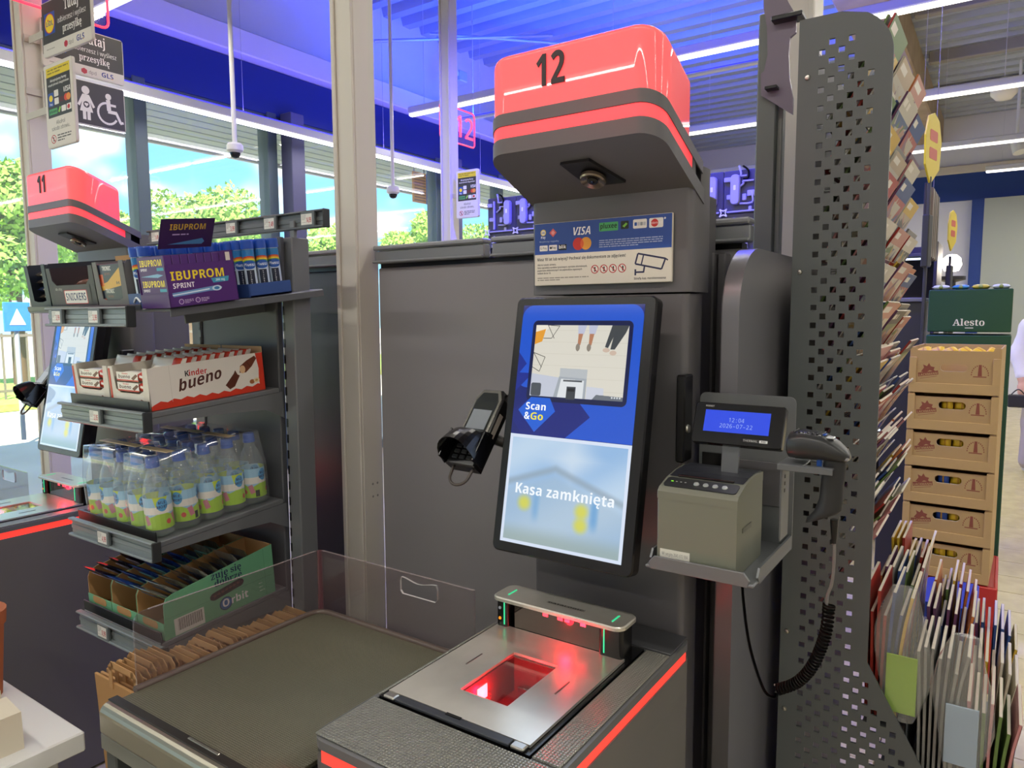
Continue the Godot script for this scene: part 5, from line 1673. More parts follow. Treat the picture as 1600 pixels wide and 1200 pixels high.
func goods_water():
	var pet := clear("dff0f6", 0.10, 0.04)
	var cap := mat("3f63b4", 0.35)
	var lc := Canvas.new(400, 150, C("9ccbe6"))
	lc.poly([Vector2(0, 150), Vector2(0, 90), Vector2(60, 70), Vector2(120, 96), Vector2(200, 66), Vector2(280, 100), Vector2(340, 72), Vector2(400, 90), Vector2(400, 150)], C("a6cf3a"))
	lc.rect(0, 44, 400, 34, C("ece8e0"))
	lc.poly([Vector2(20, 0), Vector2(90, 0), Vector2(70, 40), Vector2(30, 44)], C("c2d836"))
	lc.poly([Vector2(230, 0), Vector2(300, 0), Vector2(280, 40), Vector2(240, 44)], C("c2d836"))
	for x in [60, 190, 320]:
		lc.disc(x, 36, 26, C("4fa3d8"), 30)
		lc.text("MLE", x, 32, 13, C("122a5c"), 1)
		lc.text("MORT", x, 52, 13, C("122a5c"), 1)
	for x in [120, 255, 380]:
		lc.poly([Vector2(x - 18, 88), Vector2(x + 6, 80), Vector2(x + 20, 122), Vector2(x - 4, 130)], C("c87a8c"))
		lc.disc(x - 36, 118, 12, C("d05048"))
	lc.rect(140, 112, 22, 34, C("20242a"))
	var lm := printed(lc, 0.3)
	var body := MB.new().lathe([Vector2(0.0, 0.004), Vector2(0.020, 0.0), Vector2(0.030, 0.004), Vector2(0.0325, 0.016), Vector2(0.0325, 0.10), Vector2(0.0315, 0.118), Vector2(0.024, 0.146), Vector2(0.0155, 0.164), Vector2(0.0135, 0.172), Vector2(0.0135, 0.182)], 18, Transform3D.IDENTITY, true).mesh()
	var water := MB.new().lathe([Vector2(0.0, 0.006), Vector2(0.028, 0.006), Vector2(0.031, 0.018), Vector2(0.031, 0.10), Vector2(0.030, 0.117), Vector2(0.0225, 0.146), Vector2(0.0, 0.146)], 14, Transform3D.IDENTITY, true).mesh()
	var capm := MB.new().lathe([Vector2(0.0165, 0.176), Vector2(0.0165, 0.183), Vector2(0.0155, 0.184), Vector2(0.0155, 0.196), Vector2(0.0135, 0.201), Vector2(0.0, 0.202)], 16).mesh()
	var lab := MB.new()
	for i in 18:
		var a := TAU * i / 18.0
		var b := TAU * (i + 1) / 18.0
		var r := 0.0331
		lab.quad(V(sin(a) * r, 0.022, cos(a) * r), V(sin(b) * r, 0.022, cos(b) * r), V(sin(b) * r, 0.104, cos(b) * r), V(sin(a) * r, 0.104, cos(a) * r), Rect2(i / 18.0, 0, 1 / 18.0, 1))
	var labm := lab.mesh()
	var wm := clear("cfe6f0", 0.06, 0.02)
	for i in 5:
		for j in 5:
			var x := -1.732 - 0.0695 * i
			var z := -0.972 - 0.0695 * j
			var o := shelf_thing(3, "water_bottle", "water bottle with blue cap, %s from the shelf edge in the %s row" % [ORD[i], ORD[j]], "bottle", x, z, "water bottles in shrink packs", 0.001)
			o.rotate_object_local(Vector3.UP, rng.randf_range(-1.2, 1.2))
			put(body, "bottle_body", pet, o)
			put(capm, "cap", cap, o)
			put(labm, "label_sleeve", lm, o)
	var film := clear("f2f6fa", 0.06, 0.06)
	for q in [[-1.76675, -1.00675, 2, 2], [-1.76675, -1.1805, 2, 3], [-1.9405, -1.00675, 3, 2], [-1.9405, -1.1805, 3, 3]]:
		var o := shelf_thing(3, "shrink_pack", "clear shrink film with tape handle over %s bottles %s" % ["four" if q[2] * q[3] == 4 else "nine" if q[2] * q[3] == 9 else "six", ["at the front shelf edge" , "at the rear shelf edge", "at the front left", "at the rear left"][[-1.76675, -1.9405].find(q[0]) * 2 + (0 if q[1] > -1.1 else 1)]], "shrink film", q[0], q[1], "shrink films of the water packs")
		var w: float = q[2] * 0.0695 - 0.0006
		var d: float = q[3] * 0.0695 - 0.0006
		var rings := []
		for e in [[1.0, 0.012], [1.0, 0.122], [0.94, 0.164], [0.88, 0.207], [0.55, 0.2075], [0.2, 0.2073]]:
			var ring := []
			for p in rr(w * e[0], d * e[0], 0.02 * e[0], 3): ring.append(V(p.x, e[1] + rng.randf_range(-0.0012, 0.0012), p.y))
			rings.append(ring)
		put(MB.new().loft(rings, false, true), "film", film, o)
		put(bx(V(0, 0.2095, 0), V(w * 0.9, 0.001, 0.022)), "tape_handle", mat("c7b48e", 0.35), o)

func orbit_side() -> Canvas:
	var g := C("6fae86")
	var c := Canvas.new(760, 340, g)
	c.rect(0, 208, 760, 3, C("5a9472"))
	c.rect(690, 0, 3, 340, C("5a9472"))
	c.text("żuję się", 420, 84, 44, C("1c2550"), 1, "serifb", 210)
	c.text("dobrze", 430, 138, 44, C("1c2550"), 1, "serifb", 190)
	c.disc(330, 196, 34, C("2a1a18"), 26)
	c.disc(500, 172, 34, C("2a1a18"), 26)
	c.poly([Vector2(330, 170), Vector2(500, 146), Vector2(500, 198), Vector2(330, 222)], C("2a1a18"))
	for i in 7: c.disc(330 + i * 27, 194 - i * 4, 11, C("6a3a30"), 8)
	c.disc(398, 272, 44, C("23305e"))
	c.disc(398, 272, 38, C("3a6aa8"))
	c.text("O", 398, 294, 52, C("f4eef0"), 1)
	c.text("rbit", 438, 292, 50, C("f4eef0"), 0, "sansb", 118)
	c.rect(60, 230, 190, 106, C("e3ded6"))
	for i in 34: c.rect(84 + i * 4.6, 238, [1, 2, 3][i * 7 % 3], 74, C("2c2622"))
	for i in 3: c.greek(640, 236 + i * 26, 60, 1, 12, C("cfe3d4"), i)
	return c

func goods_gum():
	var green := mat("6fae86", 0.45)
	var inner := mat("b58a58", 0.75)
	var sidem := printed(orbit_side(), 0.42)
	var foil := [mat("c9c6bc", 0.16, 0.9), mat("d8d6cc", 0.2, 0.7), mat("b9b09a", 0.2, 0.85)]
	var cols := [[mat("c4cfc8", 0.2, 0.6), mat("24365e", 0.3)], [mat("2f4f9c", 0.22, 0.3), mat("8fd0c4", 0.3)], [mat("2a2034", 0.2, 0.3), mat("c9b8cc", 0.3)]]
	for b in 3:
		var x := -1.752 - 0.126 * b
		var o := shelf_thing(4, "gum_carton", ["open green chewing gum carton with dark lettering at the shelf edge", "open green gum carton with blue packs in the middle of the shelf", "open green gum carton with dark purple packs at the far side"][b], "carton", x, -0.945, "chewing gum cartons")
		var w := 0.122
		var d := 0.33
		put(bx(V(0, 0.001, -d / 2), V(w, 0.002, d)), "bottom", inner, o)
		put(bx(V(0, 0.07, -d), V(w, 0.14, 0.002)), "back_wall", inner, o)
		var pl := PackedVector2Array([Vector2(0, 0), Vector2(d, 0), Vector2(d, 0.14), Vector2(0.03, 0.112), Vector2(0.012, 0.106), Vector2(0.004, 0.09)])
		for s in [-1, 1]:
			var wl := put(MB.new().prism(pl, -0.001, 0.001, Transform3D(Basis(V(0, 0, -1), V(0, 1, 0), V(1, 0, 0)), V(s * w / 2, 0, 0))), "side_wall", green if s > 0 else inner, o)
		if b == 0:
			# print follows the wall outline
			var sp := MB.new()
			var uvs := func(p: Vector2) -> Vector2: return Vector2(p.x / d, 1.0 - p.y / 0.14)
			var idx := Geometry2D.triangulate_polygon(pl)
			for k in range(0, idx.size(), 3):
				var q := [pl[idx[k]], pl[idx[k + 1]], pl[idx[k + 2]]]
				if (q[1] - q[0]).cross(q[2] - q[0]) < 0: q = [q[0], q[2], q[1]]
				sp.tri(V(w / 2 + 0.0014, q[0].y, -q[0].x), V(w / 2 + 0.0014, q[1].y, -q[1].x), V(w / 2 + 0.0014, q[2].y, -q[2].x), null, null, null, uvs.call(q[0]), uvs.call(q[1]), uvs.call(q[2]))
			put(sp, "side_print", sidem, o)
		put(bx(V(0, 0.022, 0), V(w, 0.044, 0.002)), "front_wall", green, o)
		put(MB.new().prism(rr(0.07, 0.02, 0.009, 5), 0.001, 0.0016, T(0, 0.034, 0)), "thumb_cut", inner, o)
		for i in 9:
			var g := shelf_thing(4, "gum_pack", "%s gum pack, %s from the front in the %s carton" % [["silver", "blue", "dark purple"][b], ORD[i], ["right", "middle", "left"][b]], "gum pack", x, -0.945, "chewing gum packs")
			g.transform = g.transform * T(rng.randf_range(-0.003, 0.003), 0.092, -0.034 - 0.031 * i, 52.0 - 2.6 * i) * Transform3D(Basis(V(0, 1, 0), V(0, 0, 1), V(1, 0, 0)), Vector3.ZERO)
			put(pillow(0.13, 0.1, 0.013), "pouch", (foil[i % 3] if (b == 0 or i > 5) else cols[b][0]), g)
			put(bx(V(0.012, 0.0066, 0.0), V(0.05, 0.0012, 0.06), 0.0005), "pouch_print", cols[b][1], g)

func goods_top():
	# chocolate carton with lettering
	var dark := mat("2c2024", 0.45)
	var inner := mat("b58f60", 0.7)
	var s := shelf_thing(1, "snack_carton", "dark brown open snack carton with white framed lettering on the top shelf", "carton", -2.09, -0.965)
	carton(s, 0.255, 0.2, 0.112, 0.064, dark, inner, 1.2)
	var sc := Canvas.new(400, 170, C("35262b"))
	sc.rrect(110, 40, 250, 118, 10, C("c03038"))
	sc.rrect(117, 46, 236, 106, 8, C("ece8e0"))
	sc.text("SNICKERS", 235, 128, 62, C("22285c"), 1, "sansb", 216)
	sc.text("40 x 50 g", 20, 40, 20, C("d8cfc4"), 0, "sans", 74)
	put(face(0.20, 0.054, T(0.0, 0.036, 0.0006)), "front_print", printed(sc, 0.45), s)
	for i in 3:
		var br := shelf_thing(1, "snack_bar", "brown wrapped snack bar, %s from the bottom inside the dark carton" % ORD[i], "snack bar", -2.09, -0.965, "snack bars in the dark carton")
		br.transform = br.transform * T(0.04 - 0.008 * i, 0.016 + 0.0245 * i, -0.05, 0, 10.0 * i)
		put(pillow(0.1, 0.034, 0.022), "wrapper", mat("5a3526", 0.3), br)
		put(pillow(0.04, 0.0345, 0.0225, T(0.01, 0, 0)), "white_band", mat("e2dcd2", 0.3), br)
	# dark carton at the far left
	var l := shelf_thing(1, "sweets_carton", "black open sweets carton at the left end of the top shelf", "carton", -2.285, -0.965)
	carton(l, 0.125, 0.2, 0.125, 0.02, mat("1e2630", 0.45), mat("2a2e34", 0.6))
	for i in 5:
		var br := shelf_thing(1, "sweets_bag", "shiny dark sweets bag, %s from the bottom in the black carton" % ORD[i], "sweets bag", -2.285, -0.965, "sweets bags in the black carton")
		br.transform = br.transform * T(0, 0.013 + 0.021 * i, -0.06)
		put(pillow(0.1, 0.09, 0.02), "pouch", [mat("4c4440", 0.2, 0.3), mat("6a6258", 0.18, 0.6), mat("2f3a58", 0.2, 0.2)][i % 3], br)
		put(pillow(0.02, 0.091, 0.0205, T(0.0, 0, 0)), "stripe", mat("b0a894", 0.2, 0.5), br)
	# battery carton
	var bt := shelf_thing(1, "battery_carton", "grey open carton of batteries between snack carton and blue tubes", "carton", -1.884, -0.965)
	carton(bt, 0.15, 0.16, 0.118, 0.02, mat("6f6c6a", 0.5), mat("55524f", 0.6))
	var tc := Canvas.new(260, 230, C("20283f"))
	tc.poly([Vector2(0, 150), Vector2(0, 118), Vector2(110, 96), Vector2(260, 20), Vector2(260, 120)], C("d9a83c"))
	for k in 2:
		tc.text("TRONIC", 120, 34 + 126 * k, 24, C("f0ece4"), 1, "sansb", 96)
		tc.text("BATTERIES", 120, 58 + 126 * k, 11, C("c05a3c"), 1, "sans", 60)
	tc.rect(20, 54, 22, 66, C("c8481f"))
	tc.rect(46, 54, 22, 66, C("d2602a"))
	tc.rect(20, 190, 22, 40, C("c8481f"))
	tc.rect(46, 190, 22, 40, C("d2602a"))
	tc.text("8+8", 205, 112, 16, C("20283f"), 0, "sansb", 34)
	for i in 2:
		var pk := shelf_thing(1, "battery_pack", "dark blue battery pack with orange cells, %s in the grey carton" % ["front one", "rear one"][i], "battery pack", -1.884, -0.965, "battery packs")
		pk.transform = pk.transform * T(-0.01, 0.058, -0.012 - 0.05 * i)
		put(bx(V(0, 0, 0), V(0.118, 0.108, 0.016), 0.002), "blister_card", mat("20283f", 0.4), pk)
		put(face(0.114, 0.104, T(0, 0, 0.0083)), "card_print", printed(tc, 0.35), pk)
	# tubes of effervescent tablets in a blue tray
	var navy := mat("33508c", 0.4)
	for k in 2:
		var tr := shelf_thing(1, "tube_tray", ["narrow blue tray of tablet tubes beside the purple carton", "blue tray of tablet tubes behind the purple carton"][k], "tray", [-1.757, -1.652][k], [-0.962, -1.16][k], "tube trays")
		var w: float = [0.088, 0.116][k]
		var d: float = [0.29, 0.13][k]
		put(bx(V(0, 0.002, -d / 2), V(w, 0.004, d)), "bottom", navy, tr)
		put(bx(V(0, 0.017, 0.0), V(w, 0.034, 0.003)), "front_wall", navy, tr)
		for q in [-1, 1]: put(bx(V(q * (w / 2 - 0.0015), 0.017, -d / 2), V(0.003, 0.034, d)), "side_wall", navy, tr)
		if k == 0: put(MB.new().tube(smooth_path([V(-0.02, 0.012, 0.002), V(-0.005, 0.024, 0.002), V(0.01, 0.012, 0.002)], 5), 0.003, 6), "white_arc", mat("e2e6ea", 0.4), tr)
	var tl := Canvas.new(120, 300, C("c6d6e4"))
	tl.rect(0, 0, 120, 90, C("2f7ab8"))
	for k in 5: tl.disc(60, 70 + k * 6, 60, [C("c8402c"), C("e0902c"), C("e8d03c"), C("5aa848"), C("2f6ab8")][k], 26 - k * 3)
	tl.disc(60, 104, 48, C("2456a8"), 30)
	tl.text("Plussz", 60, 112, 20, C("f0f4f8"), 1, "sansb", 76)
	tl.rect(34, 140, 52, 150, C("1c2438"))
	for k in 11: tl.text("ELEKTROLITY"[k], 60, 292 - k * 13.4, 9, C("f0f4f8"), 1)
	var tlm := printed(tl, 0.3)
	var tube := MB.new().lathe([Vector2(0, 0), Vector2(0.0145, 0), Vector2(0.0145, 0.12), Vector2(0.0, 0.12)], 16).mesh()
	var tcap := MB.new().lathe([Vector2(0.0168, 0.116), Vector2(0.0168, 0.136), Vector2(0.0155, 0.14), Vector2(0.0, 0.14)], 16).mesh()
	var sl := MB.new()
	for i in 16:
		var a := TAU * i / 16.0 - 0.6
		var b := TAU * (i + 1) / 16.0 - 0.6
		sl.quad(V(sin(a) * 0.0149, 0.004, cos(a) * 0.0149), V(sin(b) * 0.0149, 0.004, cos(b) * 0.0149), V(sin(b) * 0.0149, 0.114, cos(b) * 0.0149), V(sin(a) * 0.0149, 0.114, cos(a) * 0.0149), Rect2(fposmod(i / 8.0, 1.0), 0, 0.125, 1))
	var slm := sl.mesh()
	for i in 5:
		for j in (6 if i < 2 else 3):
			var o := shelf_thing(1, "tablet_tube", "blue capped tablet tube, %s from the left in the %s row of its tray" % [ORD[i], ORD[j]], "tube", (-1.777 + 0.037 * i) if i < 2 else (-1.688 + 0.036 * (i - 2)), (-0.985 - 0.045 * j) if i < 2 else (-1.185 - 0.038 * j), "tablet tubes", 0.006)
			put(tube, "tube_body", mat("b9cfe0", 0.25), o)
			put(tcap, "cap", mat("2450b0", 0.3), o)
			put(slm, "sleeve", tlm, o)
	# medicine display carton and the packs inside
	var pur := mat("4a2468", 0.4)
	var ib := shelf_thing(1, "medicine_carton", "purple medicine display carton with yellow lettering and raised lid", "carton", -1.642, -0.938)
	put(bx(V(0, 0.002, -0.09), V(0.118, 0.004, 0.18)), "bottom", pur, ib)
	var wl := PackedVector2Array([Vector2(0, 0), Vector2(0.18, 0), Vector2(0.18, 0.122), Vector2(0.15, 0.122), Vector2(0.142, 0.098), Vector2(0.01, 0.098), Vector2(0, 0.09)])
	for q in [-1, 1]: put(MB.new().prism(wl, -0.001, 0.001, Transform3D(Basis(V(0, 0, -1), V(0, 1, 0), V(1, 0, 0)), V(q * 0.058, 0, 0))), "side_wall", pur, ib)
	put(bx(V(0, 0.061, -0.18), V(0.118, 0.122, 0.002)), "back_wall", pur, ib)
	put(bx(V(0, 0.016, 0), V(0.118, 0.032, 0.002)), "front_wall", pur, ib)
	var ic := Canvas.new(720, 400, C("4f2670"))
	ic.text("IBUPROM", 40, 150, 84, C("f2dc28"), 0, "sansb", 560)
	ic.text("SPRINT", 50, 226, 48, C("f4f0f4"), 0, "sansb", 220)
	ic.poly([Vector2(450, 160), Vector2(650, 150), Vector2(636, 200), Vector2(470, 206)], C("3f9cb8"))
	ic.text("200 mg", 550, 190, 22, C("d8eef2"), 1)
	ic.poly([Vector2(30, 268), Vector2(420, 240), Vector2(520, 232), Vector2(560, 258), Vector2(520, 286), Vector2(420, 282), Vector2(40, 306)], C("6f9cc8"))
	ic.poly([Vector2(30, 284), Vector2(420, 256), Vector2(420, 268), Vector2(34, 294)], C("dcebf4"))
	ic.disc(500, 260, 52, C("c6dcea"), 26)
	ic.disc(500, 260, 30, C("3f7fb4"), 15)
	for k in 2:
		ic.disc(110 + 170 * k, 356, 26, C("d8c8e2"))
		ic.disc(110 + 170 * k, 356, 20, C("6a3f8c"))
		ic.greek(145 + 170 * k, 340, 90, 3, 14, C("d8c8e2"), k)
	var im := printed(ic, 0.4)
	put(face(0.178, 0.096, side_x(V(0.0594, 0.049, -0.09))), "side_print", im, ib)
	put(bx(V(0.0596, 0.108, -0.166), V(0.0006, 0.02, 0.012)), "paper_mark", mat("d8d0c4", 0.5), ib)
	var lid := Canvas.new(400, 220, C("382050"))
	lid.text("IBUPROM", 200, 80, 44, C("c8a838"), 1, "sansb", 270)
	lid.greek(90, 110, 220, 1, 22, C("b9a8cc"), 3)
	lid.poly([Vector2(60, 190), Vector2(320, 150), Vector2(340, 175), Vector2(320, 195)], C("4f8cb8"))
	var lt := Transform3D(Basis(V(0, 0, -1), V(0.45, 0.86, -0.24).normalized(), V(0.86, -0.45, 0)).orthonormalized(), V(0.01, 0.168, -0.10))
	var ld := put(MB.new().box(V(0, 0, 0), V(0.14, 0.075, 0.0016), 0.0, lt), "lid_flap", mat("382050", 0.4), ib)
	put(face(0.138, 0.073, lt * T(0, 0, 0.0012)), "lid_print", printed(lid, 0.4), ld)
	var fc := Canvas.new(240, 260, C("4a2468"))
	for k in 2:
		fc.text("IBUPROM", 120, 50 + 112 * k, 34, C("f2dc28"), 1, "sansb", 200)
		fc.text("SPRINT", 20, 74 + 112 * k, 14, C("f4f0f4"), 0, "sansb", 60)
		fc.poly([Vector2(10, 104 + 112 * k), Vector2(170, 92 + 112 * k), Vector2(220, 100 + 112 * k), Vector2(170, 112 + 112 * k)], C("7fb0d0"))
		fc.rect(170, 60 + 112 * k, 60, 16, C("3f9cb8"))
	fc.text("IBUPROM", 100, 252, 14, C("f2dc28"), 1, "sansb", 110)
	var fm := printed(fc, 0.4)
	var sp := Canvas.new(80, 300, C("4f2a72"))
	sp.rect(0, 0, 3, 300, C("8a6aa8"))
	sp.rect(77, 0, 3, 300, C("35184c"))
	for k in 7: sp.text("IBUPROM"[k], 40, 250 - k * 30, 16, C("e8dce8"), 1)
	var spm := printed(sp, 0.4)
	for i in 8:
		var pk := shelf_thing(1, "medicine_pack", "slim purple medicine pack, %s from the front in the display carton" % ORD[i], "medicine pack", -1.642, -0.938, "medicine packs")
		pk.transform = pk.transform * T(0.0, 0.062, -0.012 - 0.0205 * i)
		put(bx(V(0, 0, 0), V(0.112, 0.114, 0.0195), 0.001), "box", pur, pk)
		put(face(0.0185, 0.112, side_x(V(0.0563, 0, 0))), "edge_print", spm, pk)
		if i == 0: put(face(0.11, 0.112, T(0, 0, 0.0099)), "front_print", fm, pk)

func nth(i: int) -> String:
	if i <= 14: return ORD[i - 1]
	if i < 20: return ["fifteenth", "sixteenth", "seventeenth", "eighteenth", "nineteenth"][i - 15]
	var tens: String = ["twent", "thirt"][i / 10 - 2]
	return tens + "ieth" if i % 10 == 0 else tens + "y-" + ORD[i % 10 - 1]
func paper_bags():
	var kr := [mat("b98d5a", 0.8), mat("c29664", 0.8), mat("a97e4e", 0.8)]
	var bag := MB.new().box(V(0, -0.21, 0), V(0.21, 0.42, 0.006), 0.001).mesh()
	var hd := MB.new()
	var pts := [V(-0.055, -0.01, 0), V(-0.052, 0.035, 0), V(-0.042, 0.045, 0), V(0.042, 0.045, 0), V(0.052, 0.035, 0), V(0.055, -0.01, 0)]
	for i in 5:
		var a: Vector3 = pts[i]
		var b: Vector3 = pts[i + 1]
		var d := (b - a).normalized()
		var nn := V(-d.y, d.x, 0) * 0.008
		hd.box((a + b) / 2, V((b - a).length() + 0.008, 0.014, 0.002), 0.0, Transform3D(Basis(d, nn.normalized(), V(0, 0, 1)), (a + b) / 2 - Basis(d, nn.normalized(), V(0, 0, 1)) * ((a + b) / 2)))
	var hm := hd.mesh()
	var lc := Canvas.new(200, 330, C("b98d5a"))
	lc.rect(70, 40, 130, 200, C("3c4f8c"))
	lc.disc(150, 140, 84, C("b83a30"))
	lc.disc(150, 140, 76, C("e0b92c"))
	lc.text("L", 126, 190, 90, C("2c4488"), 1)
	var lm := printed(lc, 0.8)
	for i in 34:
		var z := -0.77 - 0.0135 * i
		var o := thing("paper_bag", "brown paper carrier bag, %s" % ("front one with printed emblem below the snack shelves" if i == 0 else "%s behind the front bag below the snack shelves" % nth(i)), "paper bag", V((-1.575 if i < 8 else -1.528) + rng.randf_range(-0.003, 0.003), 0.738 + rng.randf_range(-0.006, 0.01) - (0.02 if i > 18 else 0.0), z), 0.0, "paper carrier bags")
		o.rotation.x = 0.05 - 0.003 * i
		put(bag, "bag", kr[i % 3], o)
		var hn := put(hm, "handle", kr[(i + 1) % 3], o)
		hn.position = V(0.03 + rng.randf_range(-0.004, 0.004), 0.0, 0.0042)
		if i == 0: put(face(0.2, 0.33, T(0.0, -0.22, 0.0036)), "emblem_print", lm, o)
	var fr := thing("bag_rack", "dark steel rack holding the paper carrier bags", "rack", V(-1.528, 0, -0.99))
	for q in [-1, 1]: put(bx(V(q * 0.125, 0.3, -0.08), V(0.012, 0.6, 0.34), 0.003), "side_plate", mat("3f4244", 0.5), fr)
	put(bx(V(-0.02, 0.28, 0), V(0.3, 0.01, 0.56), 0.002), "base_shelf", mat("3f4244", 0.5), fr)

func corner_table():
	var o := thing("white_table", "white table top corner at the lower left", "table", V(-1.89, 0, -0.23))
	put(bx(V(0, 0.73, 0.0), V(0.92, 0.04, 0.80), 0.003), "table_top", mat("e2e2de", 0.35), o)
	for q in [[-0.4, -0.34], [0.4, -0.34], [-0.4, 0.34], [0.4, 0.34]]: put(bx(V(q[0], 0.355, q[1]), V(0.05, 0.71, 0.05), 0.003), "leg", mat("c9c9c4", 0.4), o)
	var st := mat("d6cdb8", 0.7)
	for i in 2:
		var b := thing("stone_sample", ["taller cream stone block at the left picture edge on white table", "lower cream stone block leaning beside the taller one on white table"][i], "stone block", V(-1.585 + 0.08 * i, 0.75, -0.40), 0.0)
		put(MB.new().prism(PackedVector2Array([Vector2(-0.045, 0), Vector2(0.036, 0), Vector2(0.03, 0.085), Vector2(-0.04, 0.095)]) if i == 0 else PackedVector2Array([Vector2(-0.03, 0), Vector2(0.04, 0), Vector2(0.036, 0.07), Vector2(-0.026, 0.08)]), -0.14, 0.14, Transform3D.IDENTITY, 0.004), "block", st, b)
		put(bx(V(0.036 if i == 0 else -0.03, 0.04, 0), V(0.004, 0.05, 0.26), 0.001), "groove_strip", mat("b5ab95", 0.7), b)
	var p := thing("potted_sprouts", "terracotta pot with green pea sprouts at the left picture edge", "potted plant", V(-1.75, 0.75, -0.565))
	put(MB.new().lathe([Vector2(0, 0), Vector2(0.045, 0), Vector2(0.056, 0.155), Vector2(0.06, 0.155), Vector2(0.062, 0.185), Vector2(0.05, 0.185), Vector2(0.048, 0.165), Vector2(0, 0.165)], 24), "pot", mat("b9673c", 0.7), p)
	var gm := mat("8fb83a", 0.5, 0.0, {"backlight_enabled": true, "backlight": C("5a8018")})
	for i in 6:
		var a := TAU * i / 6.0
		var tip := V(0.05 + 0.03 * cos(a), 0.25 + 0.012 * i, 0.03 * sin(a))
		var pts := smooth_path([V(0.02 * cos(a), 0.16, 0.02 * sin(a)), V(0.03 + 0.02 * cos(a), 0.2, 0.02 * sin(a)), tip], 4)
		var s := put(MB.new().tube(pts, 0.0025, 6), "stem", gm, p)
		for j in 3:
			var lf := MB.new()
			var lp: Vector3 = pts[pts.size() - 1 - j * 3]
			for e in 2: lf.prism(rr(0.02, 0.014, 0.0065, 3, 0.011 * (1 if e == 0 else -1), 0), 0, 0.0008, T(lp.x, lp.y, lp.z, -40 + 25 * e, 30 * i, 20 * j))
			put(lf, "leaf", gm, s)
func parcel_art() -> Canvas:
	var c := Canvas.new(720, 400, C("3d3a38"))
	c.rect(0, 310, 720, 90, C("d9d5cb"))
	shop_logo(c, 115, 165, 82)
	c.text("Tutaj", 450, 110, 84, C("f4f2ee"), 1, "serifb", 210)
	c.text("odbierzesz i wyślesz", 450, 188, 40, C("f0eee8"), 1, "sans", 420)
	c.text("przesyłkę", 450, 268, 56, C("f4f2ee"), 1, "serifb", 280)
	c.greek(50, 352, 200, 1, 18, C("a9a59c"), 2)
	c.poly([Vector2(350, 335), Vector2(376, 348), Vector2(376, 374), Vector2(350, 388), Vector2(324, 374), Vector2(324, 348)], C("b8283c"))
	c.text("dpd", 392, 376, 30, C("77716c"), 0, "sans")
	c.text("GLS", 510, 376, 42, C("1c2c84"), 0, "sansb", 110)
	c.rect(600, 372, 16, 6, C("e0b02c"))
	return c
func access_art() -> Canvas:
	var c := Canvas.new(720, 370, C("3d3a38"))
	var w := C("ece9e2")
	c.text("KASA", 40, 210, 120, w, 0, "sansb", 210)
	c.text("PIERWSZEŃSTWA", 30, 270, 34, w, 0, "sans", 230)
	# expectant woman
	c.disc(360, 76, 36, w)
	c.poly([Vector2(330, 112), Vector2(390, 112), Vector2(440, 210), Vector2(420, 222), Vector2(396, 175), Vector2(420, 262), Vector2(300, 262), Vector2(324, 175), Vector2(300, 222), Vector2(280, 210)], w)
	c.rect(325, 262, 30, 70, w)
	c.rect(365, 262, 30, 70, w)
	c.disc(362, 200, 28, C("3d3a38"))
	c.disc(354, 196, 10, w)
	c.disc(370, 196, 10, w)
	c.poly([Vector2(345, 200), Vector2(379, 200), Vector2(362, 220)], w)
	# wheelchair
	c.disc(570, 90, 28, w)
	c.line(Vector2(566, 118), Vector2(572, 215), 40, w)
	c.line(Vector2(572, 160), Vector2(640, 160), 22, w)
	c.line(Vector2(560, 222), Vector2(648, 222), 30, w)
	c.line(Vector2(640, 222), Vector2(680, 305), 26, w)
	c.line(Vector2(672, 308), Vector2(706, 296), 22, w)
	var p := Vector2.ZERO
	for i in 22:
		var a := 0.5 + TAU * 0.72 * i / 21.0
		var q := Vector2(558 + 92 * cos(a), 240 + 92 * sin(a))
		if i > 0: c.line(p, q, 20, w)
		p = q
	return c
func pay_note_art() -> Canvas:
	var c := Canvas.new(320, 560, C("ddd8cc"))
	c.rect(24, 20, 272, 340, C("33322f"))
	c.rect(24, 20, 272, 62, C("e0c92c"))
	c.greek(40, 34, 240, 2, 20, C("8a7a1c"), 1)
	c.text("Akceptujemy formy", 160, 118, 17, C("f2f0ea"), 1, "sansb", 190)
	c.text("naszych płatności i bezgotówkowe", 160, 146, 15, C("f2f0ea"), 1, "sansb", 240)
	c.rrect(34, 190, 62, 92, 6, C("2c4f9e"))
	c.disc(65, 228, 22, C("f2d324"))
	c.text("Pay", 65, 275, 14, C("ffffff"), 1)
	for k in 2: c.rrect(104, 180 + 54 * k, 50, 44, 6, C("e9e6de"))
	c.text("VISA", 250, 212, 34, C("f4f2ee"), 1, "sansb", 80, 0.15)
	c.disc(240, 250, 24, C("d8452c"))
	c.disc(266, 250, 24, C("e8923c"))
	c.rrect(160, 236, 54, 34, 4, C("5a1f24"))
	c.rrect(36, 300, 96, 40, 4, C("4fa060"))
	c.text("pluxee", 84, 328, 18, C("12261a"), 1, "sansb", 80)
	c.poly([Vector2(140, 330), Vector2(160, 298), Vector2(176, 304), Vector2(156, 338)], C("8fd04a"))
	c.rrect(180, 298, 52, 40, 6, C("e9e6de"))
	c.rrect(240, 296, 52, 42, 6, C("e9e6de"))
	c.disc(262, 317, 15, C("c8302c"))
	c.text("Alkohol", 160, 412, 26, C("3a3833"), 1, "sans", 100)
	c.text("szkodzi zdrowiu.", 160, 450, 26, C("3a3833"), 1, "sans", 210)
	no_sign(c, 70, 508, 30)
	c.greek(115, 484, 160, 3, 18, C("4a4842"), 8)
	return c

